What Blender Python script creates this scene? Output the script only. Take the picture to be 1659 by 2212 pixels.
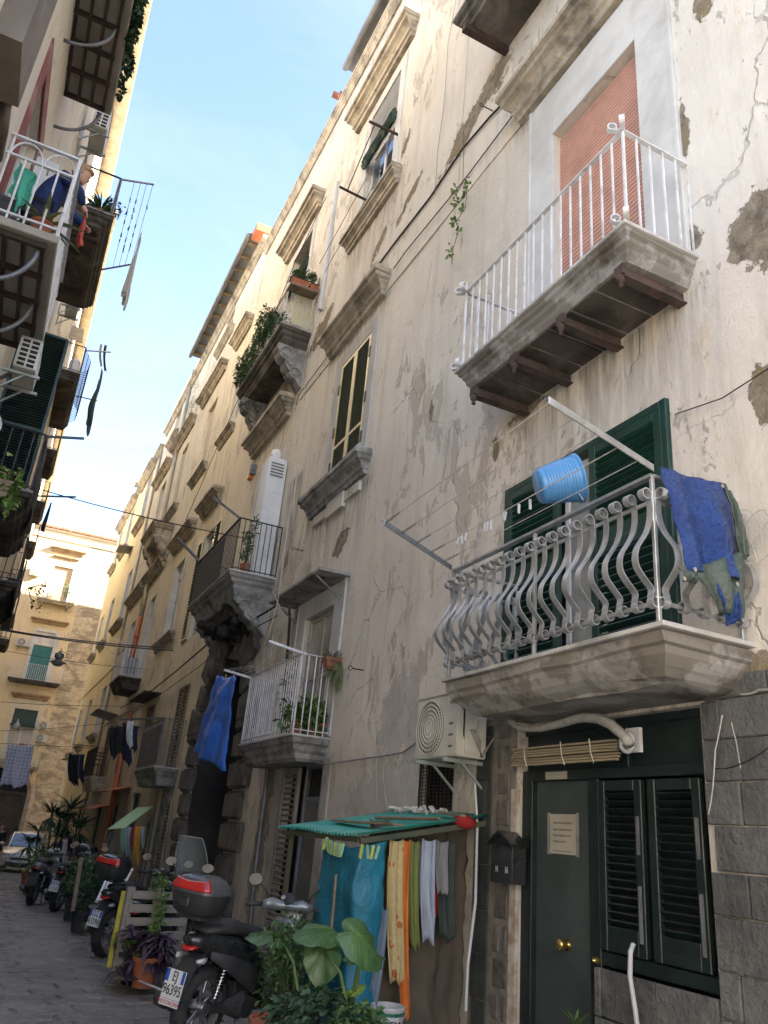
import bpy, bmesh, math, random
from mathutils import Vector, Matrix, noise
random.seed(11)
R = math.radians
sc = bpy.context.scene
for o in list(bpy.data.objects):
    bpy.data.objects.remove(o)
COL = sc.collection

EYE = Vector((0, 0, 1.55))
FOC = 1688.8                      # focal length in units of a 1659 x 2212 picture
PITCH, ROLL, YAW = 0.39504, 0.0910, 0.42205
def _axes():
    cp, sp, cy, sy = math.cos(PITCH), math.sin(PITCH), math.cos(YAW), math.sin(YAW)
    fwd = Vector((sy * cp, cy * cp, sp)); right = Vector((cy, -sy, 0)); up = right.cross(fwd)
    r2 = math.cos(ROLL) * right + math.sin(ROLL) * up
    u2 = -math.sin(ROLL) * right + math.cos(ROLL) * up
    return r2, u2, fwd
CR, CU, CF = _axes()
cam = bpy.data.cameras.new('camera')
camo = bpy.data.objects.new('camera', cam); COL.objects.link(camo)
M3 = Matrix((CR, CU, -CF)).transposed()
camo.matrix_world = Matrix.Translation(EYE) @ M3.to_4x4()
cam.sensor_fit = 'HORIZONTAL'; cam.sensor_width = 36.0
cam.lens = FOC / 1659 * 36.0
cam.clip_start = 0.05; cam.clip_end = 3000
sc.camera = camo
sc.render.resolution_x = 768; sc.render.resolution_y = 1024

def ray(u, v):
    return CR * ((u - 829.5) / FOC) - CU * ((v - 1106) / FOC) + CF
def atX(u, v, x):
    d = ray(u, v); return EYE + d * (x / d.x)
def atY(u, v, y):
    d = ray(u, v); return EYE + d * (y / d.y)
def atZ(u, v, z):
    d = ray(u, v); return EYE + d * ((z - EYE.z) / d.z)

SUN_DIR = Vector((2.0, -1.0, 1.25)).normalized()     # towards the sun
SUN_EL = math.asin(SUN_DIR.z)
world = bpy.data.worlds.new('World'); sc.world = world
world.use_nodes = True
wn = world.node_tree.nodes; wl = world.node_tree.links
for n in list(wn): wn.remove(n)
wo = wn.new('ShaderNodeOutputWorld'); bg = wn.new('ShaderNodeBackground')
sky = wn.new('ShaderNodeTexSky'); sky.sky_type = 'NISHITA'; sky.sun_disc = False
sky.sun_elevation = SUN_EL
sky.sun_rotation = math.atan2(SUN_DIR.x, SUN_DIR.y)
sky.altitude = 0; sky.air_density = 1.0; sky.dust_density = 0.7; sky.ozone_density = 2.6
bg.inputs['Strength'].default_value = 0.105
tc_ = wn.new('ShaderNodeTexCoord'); mp_ = wn.new('ShaderNodeMapping'); mp_.inputs['Scale'].default_value = (1.2, 1.2, 3.5); mp_.inputs['Rotation'].default_value = (.3, .2, .5); wl.new(tc_.outputs['Generated'], mp_.inputs[0])
cn_ = wn.new('ShaderNodeTexNoise'); cn_.inputs['Scale'].default_value = 1.6; cn_.inputs['Detail'].default_value = 8; cn_.inputs['Roughness'].default_value = .6; cn_.inputs['Distortion'].default_value = .5; wl.new(mp_.outputs[0], cn_.inputs['Vector'])
cr_ = wn.new('ShaderNodeMapRange'); cr_.inputs[1].default_value = .45; cr_.inputs[2].default_value = .75; cr_.inputs[3].default_value = 0; cr_.inputs[4].default_value = .28; wl.new(cn_.outputs[0], cr_.inputs[0])
hs_ = wn.new('ShaderNodeHueSaturation'); hs_.inputs['Saturation'].default_value = .45; hs_.inputs['Value'].default_value = 1.15; wl.new(sky.outputs[0], hs_.inputs['Color'])
mx_ = wn.new('ShaderNodeMix'); mx_.data_type = 'RGBA'; wl.new(cr_.outputs[0], mx_.inputs[0]); wl.new(sky.outputs[0], mx_.inputs[6]); wl.new(hs_.outputs[0], mx_.inputs[7])
tn_ = wn.new('ShaderNodeMix'); tn_.data_type = 'RGBA'; tn_.blend_type = 'MULTIPLY'; tn_.inputs[0].default_value = 1; tn_.inputs[7].default_value = (1.02, .905, .86, 1); wl.new(mx_.outputs[2], tn_.inputs[6])
wl.new(tn_.outputs[2], bg.inputs[0]); wl.new(bg.outputs[0], wo.inputs[0])
sl = bpy.data.lights.new('sun', 'SUN'); sl.energy = 5.0; sl.angle = R(0.53); sl.color = (1.0, 0.90, 0.76)
so = bpy.data.objects.new('sun', sl); COL.objects.link(so)
so.rotation_euler = (-SUN_DIR).to_track_quat('-Z', 'Y').to_euler()
so.location = (30, -15, 40)
sc.view_settings.view_transform = 'Standard'; sc.view_settings.look = 'None'
sc.view_settings.gamma = 1.0; sc.view_settings.use_curve_mapping = False
sc.view_settings.exposure = 2.95
sc.render.engine = 'CYCLES'
sc.cycles.max_bounces = 6; sc.cycles.diffuse_bounces = 4; sc.cycles.transparent_max_bounces = 12

MATS = {}
def newmat(name):
    m = bpy.data.materials.new(name); m.use_nodes = True
    nt = m.node_tree; nt.nodes.clear()
    out = nt.nodes.new('ShaderNodeOutputMaterial'); b = nt.nodes.new('ShaderNodeBsdfPrincipled')
    nt.links.new(b.outputs[0], out.inputs[0])
    return m, nt, b
class NG:
    """tiny wrapper for making nodes"""
    def __init__(s, nt): s.nt = nt; s.pos = nt.nodes.new('ShaderNodeNewGeometry').outputs['Position']
    def lk(s, a, b):
        if isinstance(a, (int, float)): b.default_value = a
        elif isinstance(a, (tuple, list)):
            b.default_value = tuple(a) + ((1,) if len(a) == 3 and b.type == 'RGBA' else ())
        else: s.nt.links.new(a, b)
    def mp(s, scale=(1, 1, 1), loc=(0, 0, 0), rot=(0, 0, 0), src=None):
        n = s.nt.nodes.new('ShaderNodeMapping'); s.lk(src or s.pos, n.inputs[0])
        n.inputs['Location'].default_value = loc; n.inputs['Rotation'].default_value = rot; n.inputs['Scale'].default_value = scale
        return n.outputs[0]
    def noise(s, scale, detail=4, rough=0.55, dist=0.0, vec=None):
        n = s.nt.nodes.new('ShaderNodeTexNoise'); s.lk(vec or s.pos, n.inputs['Vector'])
        n.inputs['Scale'].default_value = scale; n.inputs['Detail'].default_value = detail
        n.inputs['Roughness'].default_value = rough; n.inputs['Distortion'].default_value = dist
        return n.outputs[0]
    def vor(s, scale, feature='F1', vec=None, rnd=1.0):
        n = s.nt.nodes.new('ShaderNodeTexVoronoi'); n.feature = feature; s.lk(vec or s.pos, n.inputs['Vector'])
        n.inputs['Scale'].default_value = scale; n.inputs['Randomness'].default_value = rnd
        return n.outputs['Distance']
    def ramp(s, x, a, b, lo=0.0, hi=1.0):
        n = s.nt.nodes.new('ShaderNodeMapRange'); s.lk(x, n.inputs[0])
        n.inputs[1].default_value = a; n.inputs[2].default_value = b; n.inputs[3].default_value = lo; n.inputs[4].default_value = hi
        n.clamp = True
        return n.outputs[0]
    def m(s, op, a, b=0.0, clamp=False):
        n = s.nt.nodes.new('ShaderNodeMath'); n.operation = op; n.use_clamp = clamp
        s.lk(a, n.inputs[0]); s.lk(b, n.inputs[1]); return n.outputs[0]
    def mix(s, f, a, b, mode='MIX'):
        n = s.nt.nodes.new('ShaderNodeMix'); n.data_type = 'RGBA'; n.blend_type = mode
        s.lk(f, n.inputs[0]); s.lk(a, n.inputs[6]); s.lk(b, n.inputs[7]); return n.outputs[2]
    def sep(s, src=None):
        n = s.nt.nodes.new('ShaderNodeSeparateXYZ'); s.lk(src or s.pos, n.inputs[0]); return n.outputs
    def bump(s, h, strength=0.5, dist=0.02, prev=None):
        n = s.nt.nodes.new('ShaderNodeBump'); n.inputs['Strength'].default_value = strength; n.inputs['Distance'].default_value = dist
        s.lk(h, n.inputs['Height'])
        if prev is not None: s.lk(prev, n.inputs['Normal'])
        return n.outputs[0]

def pm(name, col, col2=None, scale=6.0, rough=0.6, metal=0.0, bump=0.15, bscale=40.0, lo=0.42, hi=0.62, dirt=None, dirt_amt=0.5, spec=None, stretch=(1, 1, 1), trans=0.0, alpha=1.0, bdist=0.01, sheen=0.0, obj=False, vary=0.0):
    """two-tone noise material with fine relief and optional dirt"""
    if name in MATS: return MATS[name]
    m, nt, b = newmat(name); g = NG(nt)
    col2 = col2 or tuple(c * 0.72 for c in col)
    if obj:
        tc = nt.nodes.new('ShaderNodeTexCoord'); g.pos = tc.outputs['Object']
    v = g.mp(scale=stretch)
    f = g.ramp(g.noise(scale, 6, 0.62, vec=v), lo, hi)
    c = g.mix(f, col, col2)
    if dirt:
        f2 = g.ramp(g.noise(scale * 0.45 + 0.3, 8, 0.68, 0.6, vec=v), 0.5, 0.66, 0, dirt_amt)
        c = g.mix(f2, c, dirt)
    if vary:
        oi = nt.nodes.new('ShaderNodeObjectInfo'); c = g.mix(g.m('MULTIPLY', oi.outputs['Random'], vary), c, tuple(min(1, x * 2.4) for x in col))
    g.lk(c, b.inputs['Base Color'])
    r = g.ramp(g.noise(scale * 1.7, 4, vec=v), 0.3, 0.7, max(0.03, rough - 0.1), min(1, rough + 0.1)); g.lk(r, b.inputs['Roughness'])
    b.inputs['Metallic'].default_value = metal
    if spec is not None: b.inputs['Specular IOR Level'].default_value = spec
    if trans: b.inputs['Transmission Weight'].default_value = trans
    if alpha < 1: b.inputs['Alpha'].default_value = alpha
    if bump:
        g.lk(g.bump(g.noise(bscale, 5, 0.6, vec=v), bump, bdist), b.inputs['Normal'])
    MATS[name] = m
    return m

def plaster(name, base, alt, under, dark, patches=(), smooth=(), flake=0.56, streak=0.5, ygrad=None, lowdirt=None, rub=(0.31, 0.265, 0.20), bstr=0.6):
    """old render: two paint tones, flaked paint, vertical stains, fallen patches showing rubble, smoother repairs"""
    m, nt, b = newmat(name); g = NG(nt)
    P = g.sep(); X, Y, Z = P[0], P[1], P[2]
    big = g.noise(0.35, 7, 0.6, 0.3)
    c = g.mix(g.ramp(big, 0.40, 0.62), base, alt)
    if ygrad:
        yy = g.m('ADD', Y, g.m('MULTIPLY', g.m('SUBTRACT', g.noise(0.5, 5, 0.7), 0.5), 5.0))
        c = g.mix(g.ramp(yy, ygrad[0], ygrad[1]), c, ygrad[2])
    sv = g.mp(scale=(2.2, 2.2, 0.22))
    st = g.noise(1.6, 6, 0.66, 0.4, vec=sv)
    c = g.mix(g.ramp(st, 0.50, 0.72, 0, streak), c, dark)
    st2 = g.noise(4.0, 6, 0.7, 0.2, vec=g.mp(scale=(1.5, 1.5, 0.5), loc=(3, 1, 7)))
    c = g.mix(g.ramp(st2, 0.55, 0.75, 0, 0.35), c, tuple(min(1, x * 1.25) for x in base))
    fl = g.noise(1.9, 7, 0.70, 0.5, vec=g.mp(scale=(1.25, 1.25, 0.62), loc=(5, 2, 1)))
    zone = g.ramp(g.noise(0.28, 3, 0.5, vec=g.mp(loc=(9, 9, 9))), 0.42, 0.60, -0.08, 0.055)
    fm = g.ramp(g.m('ADD', fl, zone), flake, flake + 0.02)
    c = g.mix(g.m('MULTIPLY', fm, 0.8), c, under)
    f3 = g.noise(5.5, 8, 0.75, 0.4, vec=g.mp(scale=(1.3, 1.3, .7), loc=(1, 7, 2))); fm3 = g.ramp(g.m('ADD', f3, g.ramp(g.noise(0.5, 4, .6, vec=g.mp(loc=(4, 1, 6))), .45, .62, -.1, .04)), flake + .02, flake + .03); c = g.mix(g.m('MULTIPLY', fm3, .6), c, tuple(x * .72 for x in under)); f4 = g.ramp(g.noise(2.6, 6, .7, .3, vec=g.mp(scale=(1.5, 1.5, .5), loc=(11, 4, 8))), .60, .63); c = g.mix(g.m('MULTIPLY', f4, .45), c, (.62, .50, .33))
    wv = nt.nodes.new('ShaderNodeVectorMath'); wv.operation = 'ADD'
    g.lk(g.pos, wv.inputs[0])
    nn = nt.nodes.new('ShaderNodeTexNoise'); nn.inputs['Scale'].default_value = 1.3; nn.inputs['Detail'].default_value = 6; g.lk(g.pos, nn.inputs['Vector'])
    g.lk(nn.outputs['Color'], wv.inputs[1])
    cr = g.vor(0.55, 'DISTANCE_TO_EDGE', vec=wv.outputs[0])
    ck = g.m('MULTIPLY', g.ramp(cr, 0.002, 0.009, 1, 0), g.ramp(g.noise(0.6, 2, vec=g.mp(loc=(2, 8, 3))), 0.5, 0.6))
    c = g.mix(g.m('MULTIPLY', ck, 0.35), c, tuple(x * 0.45 for x in under))
    height = g.m('ADD', g.m('MULTIPLY', g.noise(11, 6, 0.66), 0.6), g.m('MULTIPLY', g.noise(60, 4, 0.6), 0.16))
    height = g.m('SUBTRACT', height, g.m('MULTIPLY', g.m('ADD', fm, fm3), 0.30))
    height = g.m('SUBTRACT', height, g.m('MULTIPLY', ck, 0.5))
    edge_n = g.m('ADD', g.m('MULTIPLY', g.m('SUBTRACT', g.noise(1.7, 7, 0.6, 0.4, vec=g.mp(scale=(1, 1, .7))), 0.5), 2.6), g.m('MULTIPLY', g.m('SUBTRACT', g.noise(7, 5, 0.75), 0.5), 1.7))
    def ell(nm):
        at = nt.nodes.new('ShaderNodeAttribute'); at.attribute_name = nm
        return g.m('ADD', g.m('SUBTRACT', 3.0, at.outputs['Fac']), edge_n)
    at_s = nt.nodes.new('ShaderNodeAttribute'); at_s.attribute_name = 'stain'
    c = g.mix(g.m('MULTIPLY', at_s.outputs['Fac'], g.ramp(g.noise(3.2, 6, .7, .3, vec=g.mp(scale=(2.5, 2.5, .25), loc=(7, 3, 5))), .38, .62)), c, tuple(x * .55 for x in dark))
    if smooth:
        d = ell('smooth_d'); mk = g.ramp(d, 0.97, 1.0, 1, 0)
        c = g.mix(g.m('MULTIPLY', mk, 0.85), c, g.mix(g.ramp(g.noise(2.5, 6, 0.6), 0.4, 0.65), (0.50, 0.48, 0.45), (0.40, 0.38, 0.35)))
        height = g.m('ADD', height, g.m('MULTIPLY', mk, 0.3))
    if patches:
        d = ell('patch_d'); mk = g.ramp(d, 0.93, 0.99, 1, 0)
        rb = g.mix(g.ramp(g.noise(7, 6, 0.7), 0.4, 0.62), rub, tuple(x * 0.5 for x in rub))
        rb = g.mix(g.ramp(g.noise(1.6, 3), 0.5, 0.65), rb, (0.27, 0.215, 0.13))
        c = g.mix(mk, c, rb)
        rimm = g.m('MULTIPLY', g.ramp(d, 0.98, 1.03, 1, 0), g.ramp(d, 0.93, 0.98, 0, 1))
        c = g.mix(g.m('MULTIPLY', rimm, 0.6), c, (0.60, 0.56, 0.49))
        height = g.m('SUBTRACT', height, g.m('MULTIPLY', mk, 2.2))
        height = g.m('ADD', height, g.m('MULTIPLY', g.m('MULTIPLY', mk, g.noise(9, 5, 0.72)), 3.0))
    if lowdirt:
        zz = g.m('ADD', Z, g.m('MULTIPLY', g.m('SUBTRACT', g.noise(0.9, 6, 0.7), 0.5), 3.0))
        c = g.mix(g.ramp(zz, lowdirt[0], lowdirt[1], lowdirt[3], 0), c, lowdirt[2])
    g.lk(c, b.inputs['Base Color']); b.inputs['Roughness'].default_value = 0.93
    b.inputs['Specular IOR Level'].default_value = 0.2
    g.lk(g.bump(height, bstr, 0.03), b.inputs['Normal'])
    return m

def wloc(o):
    p = Vector((0, 0, 0))
    while o is not None:
        p = p + o.location; o = o.parent
    return p
def wall_attr(o, patches=(), smooth=(), stains=()):
    me = o.data; off = o.parent.location if o.parent else Vector((0, 0, 0))
    def dd(lst, y, z):
        m_ = 3.0
        for (cy, cz, ry, rz, ang) in lst:
            a = R(ang); dy, dz = y - cy, z - cz
            if abs(dy) > 3 * (ry + rz) or abs(dz) > 3 * (ry + rz): continue
            p, q = dy * math.cos(a) + dz * math.sin(a), -dy * math.sin(a) + dz * math.cos(a)
            m_ = min(m_, math.hypot(p / ry, q / rz))
        return 3.0 - m_
    vals = [[], [], []]
    for v in me.vertices:
        y, z = v.co.y + off.y, v.co.z + off.z
        vals[0].append(dd(patches, y, z)); vals[1].append(dd(smooth, y, z)); s_ = 0
        for (ya, yb, zt, ln_) in stains:
            if ya - .15 < y < yb + .15 and z < zt + .05: s_ = max(s_, math.exp(-(zt - z) / ln_) * min(1, (y - ya + .15) * 4, (yb + .15 - y) * 4))
        vals[2].append(s_)
    for nm, vv in zip(('patch_d', 'smooth_d', 'stain'), vals):
        at = me.attributes.new(nm, 'FLOAT', 'POINT'); at.data.foreach_set('value', vv)
class MB:
    def __init__(s): s.v = []; s.f = []
    def add(s, vs, fs):
        k = len(s.v); s.v += [tuple(p) for p in vs]; s.f += [tuple(i + k for i in f) for f in fs]; return s
    def box(s, x0, y0, z0, x1, y1, z1):
        if x0 > x1: x0, x1 = x1, x0
        if y0 > y1: y0, y1 = y1, y0
        if z0 > z1: z0, z1 = z1, z0
        return s.add([(x0, y0, z0), (x1, y0, z0), (x1, y1, z0), (x0, y1, z0), (x0, y0, z1), (x1, y0, z1), (x1, y1, z1), (x0, y1, z1)],
                     [(3, 2, 1, 0), (4, 5, 6, 7), (0, 1, 5, 4), (1, 2, 6, 5), (2, 3, 7, 6), (3, 0, 4, 7)])
    def obox(s, c, size, rot=None):
        rot = rot or Matrix.Identity(3); c = Vector(c)
        hx, hy, hz = (q / 2 for q in size)
        vs = [c + rot @ Vector((a * hx, b * hy, d * hz)) for d in (-1, 1) for a, b in ((-1, -1), (1, -1), (1, 1), (-1, 1))]
        return s.add(vs, [(3, 2, 1, 0), (4, 5, 6, 7), (0, 1, 5, 4), (1, 2, 6, 5), (2, 3, 7, 6), (3, 0, 4, 7)])
    def bar(s, p, q, w, h, up=(0, 0, 1)):
        p = Vector(p); q = Vector(q); d = (q - p); L = d.length
        if L < 1e-6: return s
        d.normalize(); up = Vector(up)
        if abs(d.dot(up.normalized())) > 0.98: up = Vector((1, 0, 0))
        sx = d.cross(up).normalized(); sz = sx.cross(d).normalized()
        rot = Matrix((sx, d, sz)).transposed()
        return s.obox((p + q) / 2, (w, L, h), rot)
    def tube(s, pts, r, n=6, caps=True, closed=False):
        pts = [Vector(p) for p in pts]; m = len(pts)
        rs = r if isinstance(r, (list, tuple)) else [r] * m
        rings = []; prev = None
        for i, p in enumerate(pts):
            a = pts[max(i - 1, 0)] if not closed else pts[i - 1]; b = pts[min(i + 1, m - 1)] if not closed else pts[(i + 1) % m]
            t = (b - a)
            t = t.normalized() if t.length > 1e-9 else Vector((0, 0, 1))
            if prev is None:
                u = t.orthogonal().normalized()
            else:
                u = prev - t * prev.dot(t)
                u = u.normalized() if u.length > 1e-6 else t.orthogonal().normalized()
            prev = u; w = t.cross(u)
            rings.append([p + (u * math.cos(2 * math.pi * k / n) + w * math.sin(2 * math.pi * k / n)) * rs[i] for k in range(n)])
        vs = [q for rg in rings for q in rg]; fs = []
        for i in range(m - 1 if not closed else m):
            j = (i + 1) % m
            for k in range(n):
                k2 = (k + 1) % n
                fs.append((i * n + k, i * n + k2, j * n + k2, j * n + k))
        if caps and not closed:
            fs.append(tuple(range(n))[::-1]); fs.append(tuple((m - 1) * n + k for k in range(n)))
        return s.add(vs, fs)
    def cyl(s, p, q, r1, r2=None, n=12): return s.tube([p, q], [r1, r1 if r2 is None else r2], n)
    def lathe(s, prof, o=(0, 0, 0), n=16, rot=None, sc=(1, 1), cap=True):
        o = Vector(o); rot = rot or Matrix.Identity(3); vs = []; fs = []; m = len(prof)
        for (r, z) in prof:
            for k in range(n):
                a = 2 * math.pi * k / n
                vs.append(o + rot @ Vector((r * math.cos(a) * sc[0], r * math.sin(a) * sc[1], z)))
        for i in range(m - 1):
            for k in range(n):
                k2 = (k + 1) % n; fs.append((i * n + k, i * n + k2, (i + 1) * n + k2, (i + 1) * n + k))
        cap = cap and prof[0] != prof[-1]
        if cap and prof[0][0] > 1e-5: fs.append(tuple(range(n))[::-1])
        if cap and prof[-1][0] > 1e-5: fs.append(tuple((m - 1) * n + k for k in range(n)))
        return s.add(vs, fs)
    def ext(s, poly, fn, w0, w1):
        """extrude a 2-D outline: fn(a, b, w) -> point"""
        n = len(poly); vs = [fn(a, b, w0) for a, b in poly] + [fn(a, b, w1) for a, b in poly]
        fs = [tuple(range(n))[::-1], tuple(range(n, 2 * n))] + [(i, (i + 1) % n, n + (i + 1) % n, n + i) for i in range(n)]
        return s.add(vs, fs)
    def loft(s, secs, caps=True, closed=True):
        n = len(secs[0]); vs = [p for q in secs for p in q]; fs = []
        for i in range(len(secs) - 1):
            for k in range(n if closed else n - 1):
                k2 = (k + 1) % n; fs.append((i * n + k, i * n + k2, (i + 1) * n + k2, (i + 1) * n + k))
        if caps and closed:
            fs.append(tuple(range(n))[::-1]); fs.append(tuple((len(secs) - 1) * n + k for k in range(n)))
        return s.add(vs, fs)
    def sweep(s, path, wdir, w, t):
        """flat bar along a path: w wide along wdir, t thick across"""
        path = [Vector(p) for p in path]; wd = Vector(wdir).normalized(); secs = []
        for i, p in enumerate(path):
            a = path[max(i - 1, 0)]; b = path[min(i + 1, len(path) - 1)]
            d = (b - a).normalized(); nrm = d.cross(wd).normalized()
            secs.append([p + wd * w / 2 + nrm * t / 2, p - wd * w / 2 + nrm * t / 2, p - wd * w / 2 - nrm * t / 2, p + wd * w / 2 - nrm * t / 2])
        return s.loft(secs)
    def grid(s, fn, nu, nv):
        vs = [fn(i / nu, j / nv) for j in range(nv + 1) for i in range(nu + 1)]
        fs = [(j * (nu + 1) + i, j * (nu + 1) + i + 1, (j + 1) * (nu + 1) + i + 1, (j + 1) * (nu + 1) + i) for j in range(nv) for i in range(nu)]
        return s.add(vs, fs)
    def pieces(s):
        par = list(range(len(s.v)))
        def fd(a):
            while par[a] != a: par[a] = par[par[a]]; a = par[a]
            return a
        for f in s.f:
            for q in f[1:]:
                a, c = fd(f[0]), fd(q)
                if a != c: par[c] = a
        gr = {}
        for f in s.f: gr.setdefault(fd(f[0]), []).append(f)
        out = []
        for k in sorted(gr):
            m = MB(); idx = {}
            for f in gr[k]:
                for q in f:
                    if q not in idx: idx[q] = len(m.v); m.v.append(s.v[q])
                m.f.append(tuple(idx[q] for q in f))
            out.append(m)
        return out
    def build(s, name, mat, parent=None, smooth=False, bevel=0, solid=0, label=None, local=False, wob=0, seg=1, split=False):
        if split:
            return [m.build(name, mat, parent, smooth, bevel, solid, label, local, wob, seg) for m in s.pieces()]
        me = bpy.data.meshes.new(name)
        off = Vector((0, 0, 0)) if (parent is None or local) else wloc(parent)
        vs = s.v
        if wob:
            vs = [tuple(Vector(p) + noise.noise_vector(Vector(p) * 3.1) * wob + noise.noise_vector(Vector(p) * 11) * wob * .5) for p in vs]
        me.from_pydata([(p[0] - off.x, p[1] - off.y, p[2] - off.z) for p in vs], [], s.f)
        if bevel or True:
            bm = bmesh.new(); bm.from_mesh(me)
            if bevel:
                bmesh.ops.remove_doubles(bm, verts=bm.verts, dist=1e-5)
                try: bmesh.ops.bevel(bm, geom=[e for e in bm.edges if len(e.link_faces) == 2 and e.calc_face_angle(0) > 0.6], offset=bevel, segments=seg, affect='EDGES', clamp_overlap=True)
                except Exception: pass
            bmesh.ops.recalc_face_normals(bm, faces=bm.faces)
            bm.to_mesh(me); bm.free()
        me.update()
        if smooth:
            me.polygons.foreach_set('use_smooth', [True] * len(me.polygons))
        for mm in (mat if isinstance(mat, (list, tuple)) else [mat]): me.materials.append(mm)
        o = bpy.data.objects.new(name, me); COL.objects.link(o)
        if parent is not None: o.parent = parent
        if solid:
            md = o.modifiers.new('thickness', 'SOLIDIFY'); md.thickness = solid; md.offset = 0
        if label: o['label'] = label
        return o
def smooth_by_angle(o, ang=0.6):
    me = o.data; bm = bmesh.new(); bm.from_mesh(me)
    for f in bm.faces: f.smooth = True
    for e in bm.edges:
        if len(e.link_faces) == 2 and e.calc_face_angle(0) > ang: e.smooth = False
    bm.to_mesh(me); bm.free(); return o
def tag(o, label, cat, group=None):
    o['label'] = label; o['category'] = cat
    if group: o['group'] = group
    return o
def struct(o): o['kind'] = 'structure'; return o
def stuff(o): o['kind'] = 'stuff'; return o
def thing(name, label, cat, loc=(0, 0, 0), group=None, rotz=0, rot=None):
    o = bpy.data.objects.new(name, None); COL.objects.link(o); o.empty_display_size = 0.1
    o.location = loc; o.rotation_euler = rot or (0, 0, rotz)
    return tag(o, label, cat, group)
def inst(o, parent=None, loc=None, name=None):
    c = o.copy(); COL.objects.link(c); c.parent = parent if parent is not None else o.parent
    if loc is not None: c.location = loc
    return c
def clone(root, loc, rot=None, label=None, scale=None):
    kids = {}
    for o in list(bpy.data.objects):
        if o.parent: kids.setdefault(o.parent.name, []).append(o)
    def rec(o, par):
        c = o.copy(); COL.objects.link(c); c.parent = par
        for ch in kids.get(o.name, []): rec(ch, c)
        return c
    c = rec(root, None); c.location = loc
    if rot is not None: c.rotation_euler = rot
    if scale is not None: c.scale = scale
    if label: c['label'] = label
    return c
def txt(s, name, mat, parent, loc, size, rot, depth=0.002, align='CENTER', label=None, sx=1.0):
    """flat print: the letters as thin geometry"""
    cu = bpy.data.curves.new(name, 'FONT'); cu.body = s; cu.size = size; cu.extrude = depth; cu.align_x = align; cu.align_y = 'CENTER'
    cu.resolution_u = 3
    tmp = bpy.data.objects.new(name, cu); me = bpy.data.meshes.new_from_object(tmp)
    bpy.data.objects.remove(tmp); bpy.data.curves.remove(cu)
    me.materials.clear(); me.materials.append(mat)
    me.transform((Matrix(rot).to_4x4() @ Matrix.Diagonal((sx, 1, 1, 1))))
    o = bpy.data.objects.new(name, me); COL.objects.link(o); o.parent = parent
    off = wloc(parent) if parent is not None else Vector((0, 0, 0))
    o.location = Vector(loc) - off
    if label: o['label'] = label
    return o
XW = 4.2                                  # right-hand wall plane
M = {}
M['stone_trim'] = pm('weathered stone trim', (0.50, 0.435, 0.34), (0.33, 0.285, 0.22), 3.2, 0.9, bump=0.5, bscale=14, dirt=(0.10, 0.088, 0.07), dirt_amt=0.8, lo=0.4, hi=0.6)
M['stone_grey'] = pm('grey moulded stone', (0.32, 0.315, 0.30), (0.17, 0.165, 0.155), 4.0, 0.9, bump=0.6, bscale=16, dirt=(0.05, 0.05, 0.047), dirt_amt=0.9)
M['stone_edge'] = pm('grey peeling balcony render', (0.33, 0.32, 0.30), (0.20, 0.185, 0.16), 2.6, 0.9, bump=0.6, bscale=14, dirt=(0.07, 0.055, 0.04), dirt_amt=0.95, lo=0.46, hi=0.52)
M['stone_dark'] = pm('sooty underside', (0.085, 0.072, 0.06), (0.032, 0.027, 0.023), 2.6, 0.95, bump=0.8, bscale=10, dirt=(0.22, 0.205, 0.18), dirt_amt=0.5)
M['piperno'] = pm('dark volcanic stone', (0.115, 0.105, 0.095), (0.055, 0.05, 0.047), 2.4, 0.92, bump=0.7, bscale=18, dirt=(0.21, 0.19, 0.16), dirt_amt=0.5)
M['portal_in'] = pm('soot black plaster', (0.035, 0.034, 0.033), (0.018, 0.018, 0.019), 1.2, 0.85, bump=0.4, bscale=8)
M['white_plaster'] = pm('whitewashed surround', (0.61, 0.60, 0.575), (0.50, 0.49, 0.465), 1.5, 0.85, bump=0.2, bscale=9, dirt=(0.36, 0.34, 0.31), dirt_amt=0.5)
M['white_frame'] = pm('white painted frame', (0.68, 0.69, 0.70), (0.58, 0.59, 0.60), 3, 0.45, bump=0.05)
M['white_metal'] = pm('white painted iron', (0.72, 0.73, 0.75), (0.60, 0.60, 0.60), 7, 0.42, bump=0.1, dirt=(0.22, 0.13, 0.08), dirt_amt=0.45)
M['silver_iron'] = pm('aluminium painted iron', (0.50, 0.52, 0.54), (0.38, 0.40, 0.42), 6, 0.38, 0.65, bump=0.08, dirt=(0.16, 0.13, 0.11), dirt_amt=0.3)
M['black_iron'] = pm('black painted iron', (0.028, 0.027, 0.028), (0.055, 0.045, 0.04), 8, 0.5, 0.2, bump=0.15)
M['rust_iron'] = pm('rusty iron', (0.060, 0.036, 0.028), (0.035, 0.024, 0.020), 9, 0.85, bump=0.4, bscale=60)
M['grey_iron'] = pm('grey weathered metal', (0.20, 0.21, 0.23), (0.13, 0.13, 0.14), 6, 0.5, 0.3, bump=0.1)
M['marble'] = pm('marble step slab', (0.52, 0.51, 0.49), (0.38, 0.37, 0.35), 3, 0.6, bump=0.15, dirt=(0.14, 0.13, 0.12), dirt_amt=0.6)
M['green_wood'] = pm('dark green shutter paint', (0.010, 0.046, 0.035), (0.007, 0.032, 0.025), 5, 0.42, bump=0.12, dirt=(0.05, 0.09, 0.08), dirt_amt=0.25)
M['green_black'] = pm('almost black green paint', (0.010, 0.020, 0.020), (0.006, 0.012, 0.013), 5, 0.45, bump=0.15)
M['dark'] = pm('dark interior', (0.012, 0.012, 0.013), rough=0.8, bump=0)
M['door_grey'] = pm('dark grey green steel door', (0.052, 0.068, 0.068), (0.040, 0.052, 0.052), 2.0, 0.55, bump=0.05, dirt=(0.08, 0.09, 0.09), dirt_amt=0.3)
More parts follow.
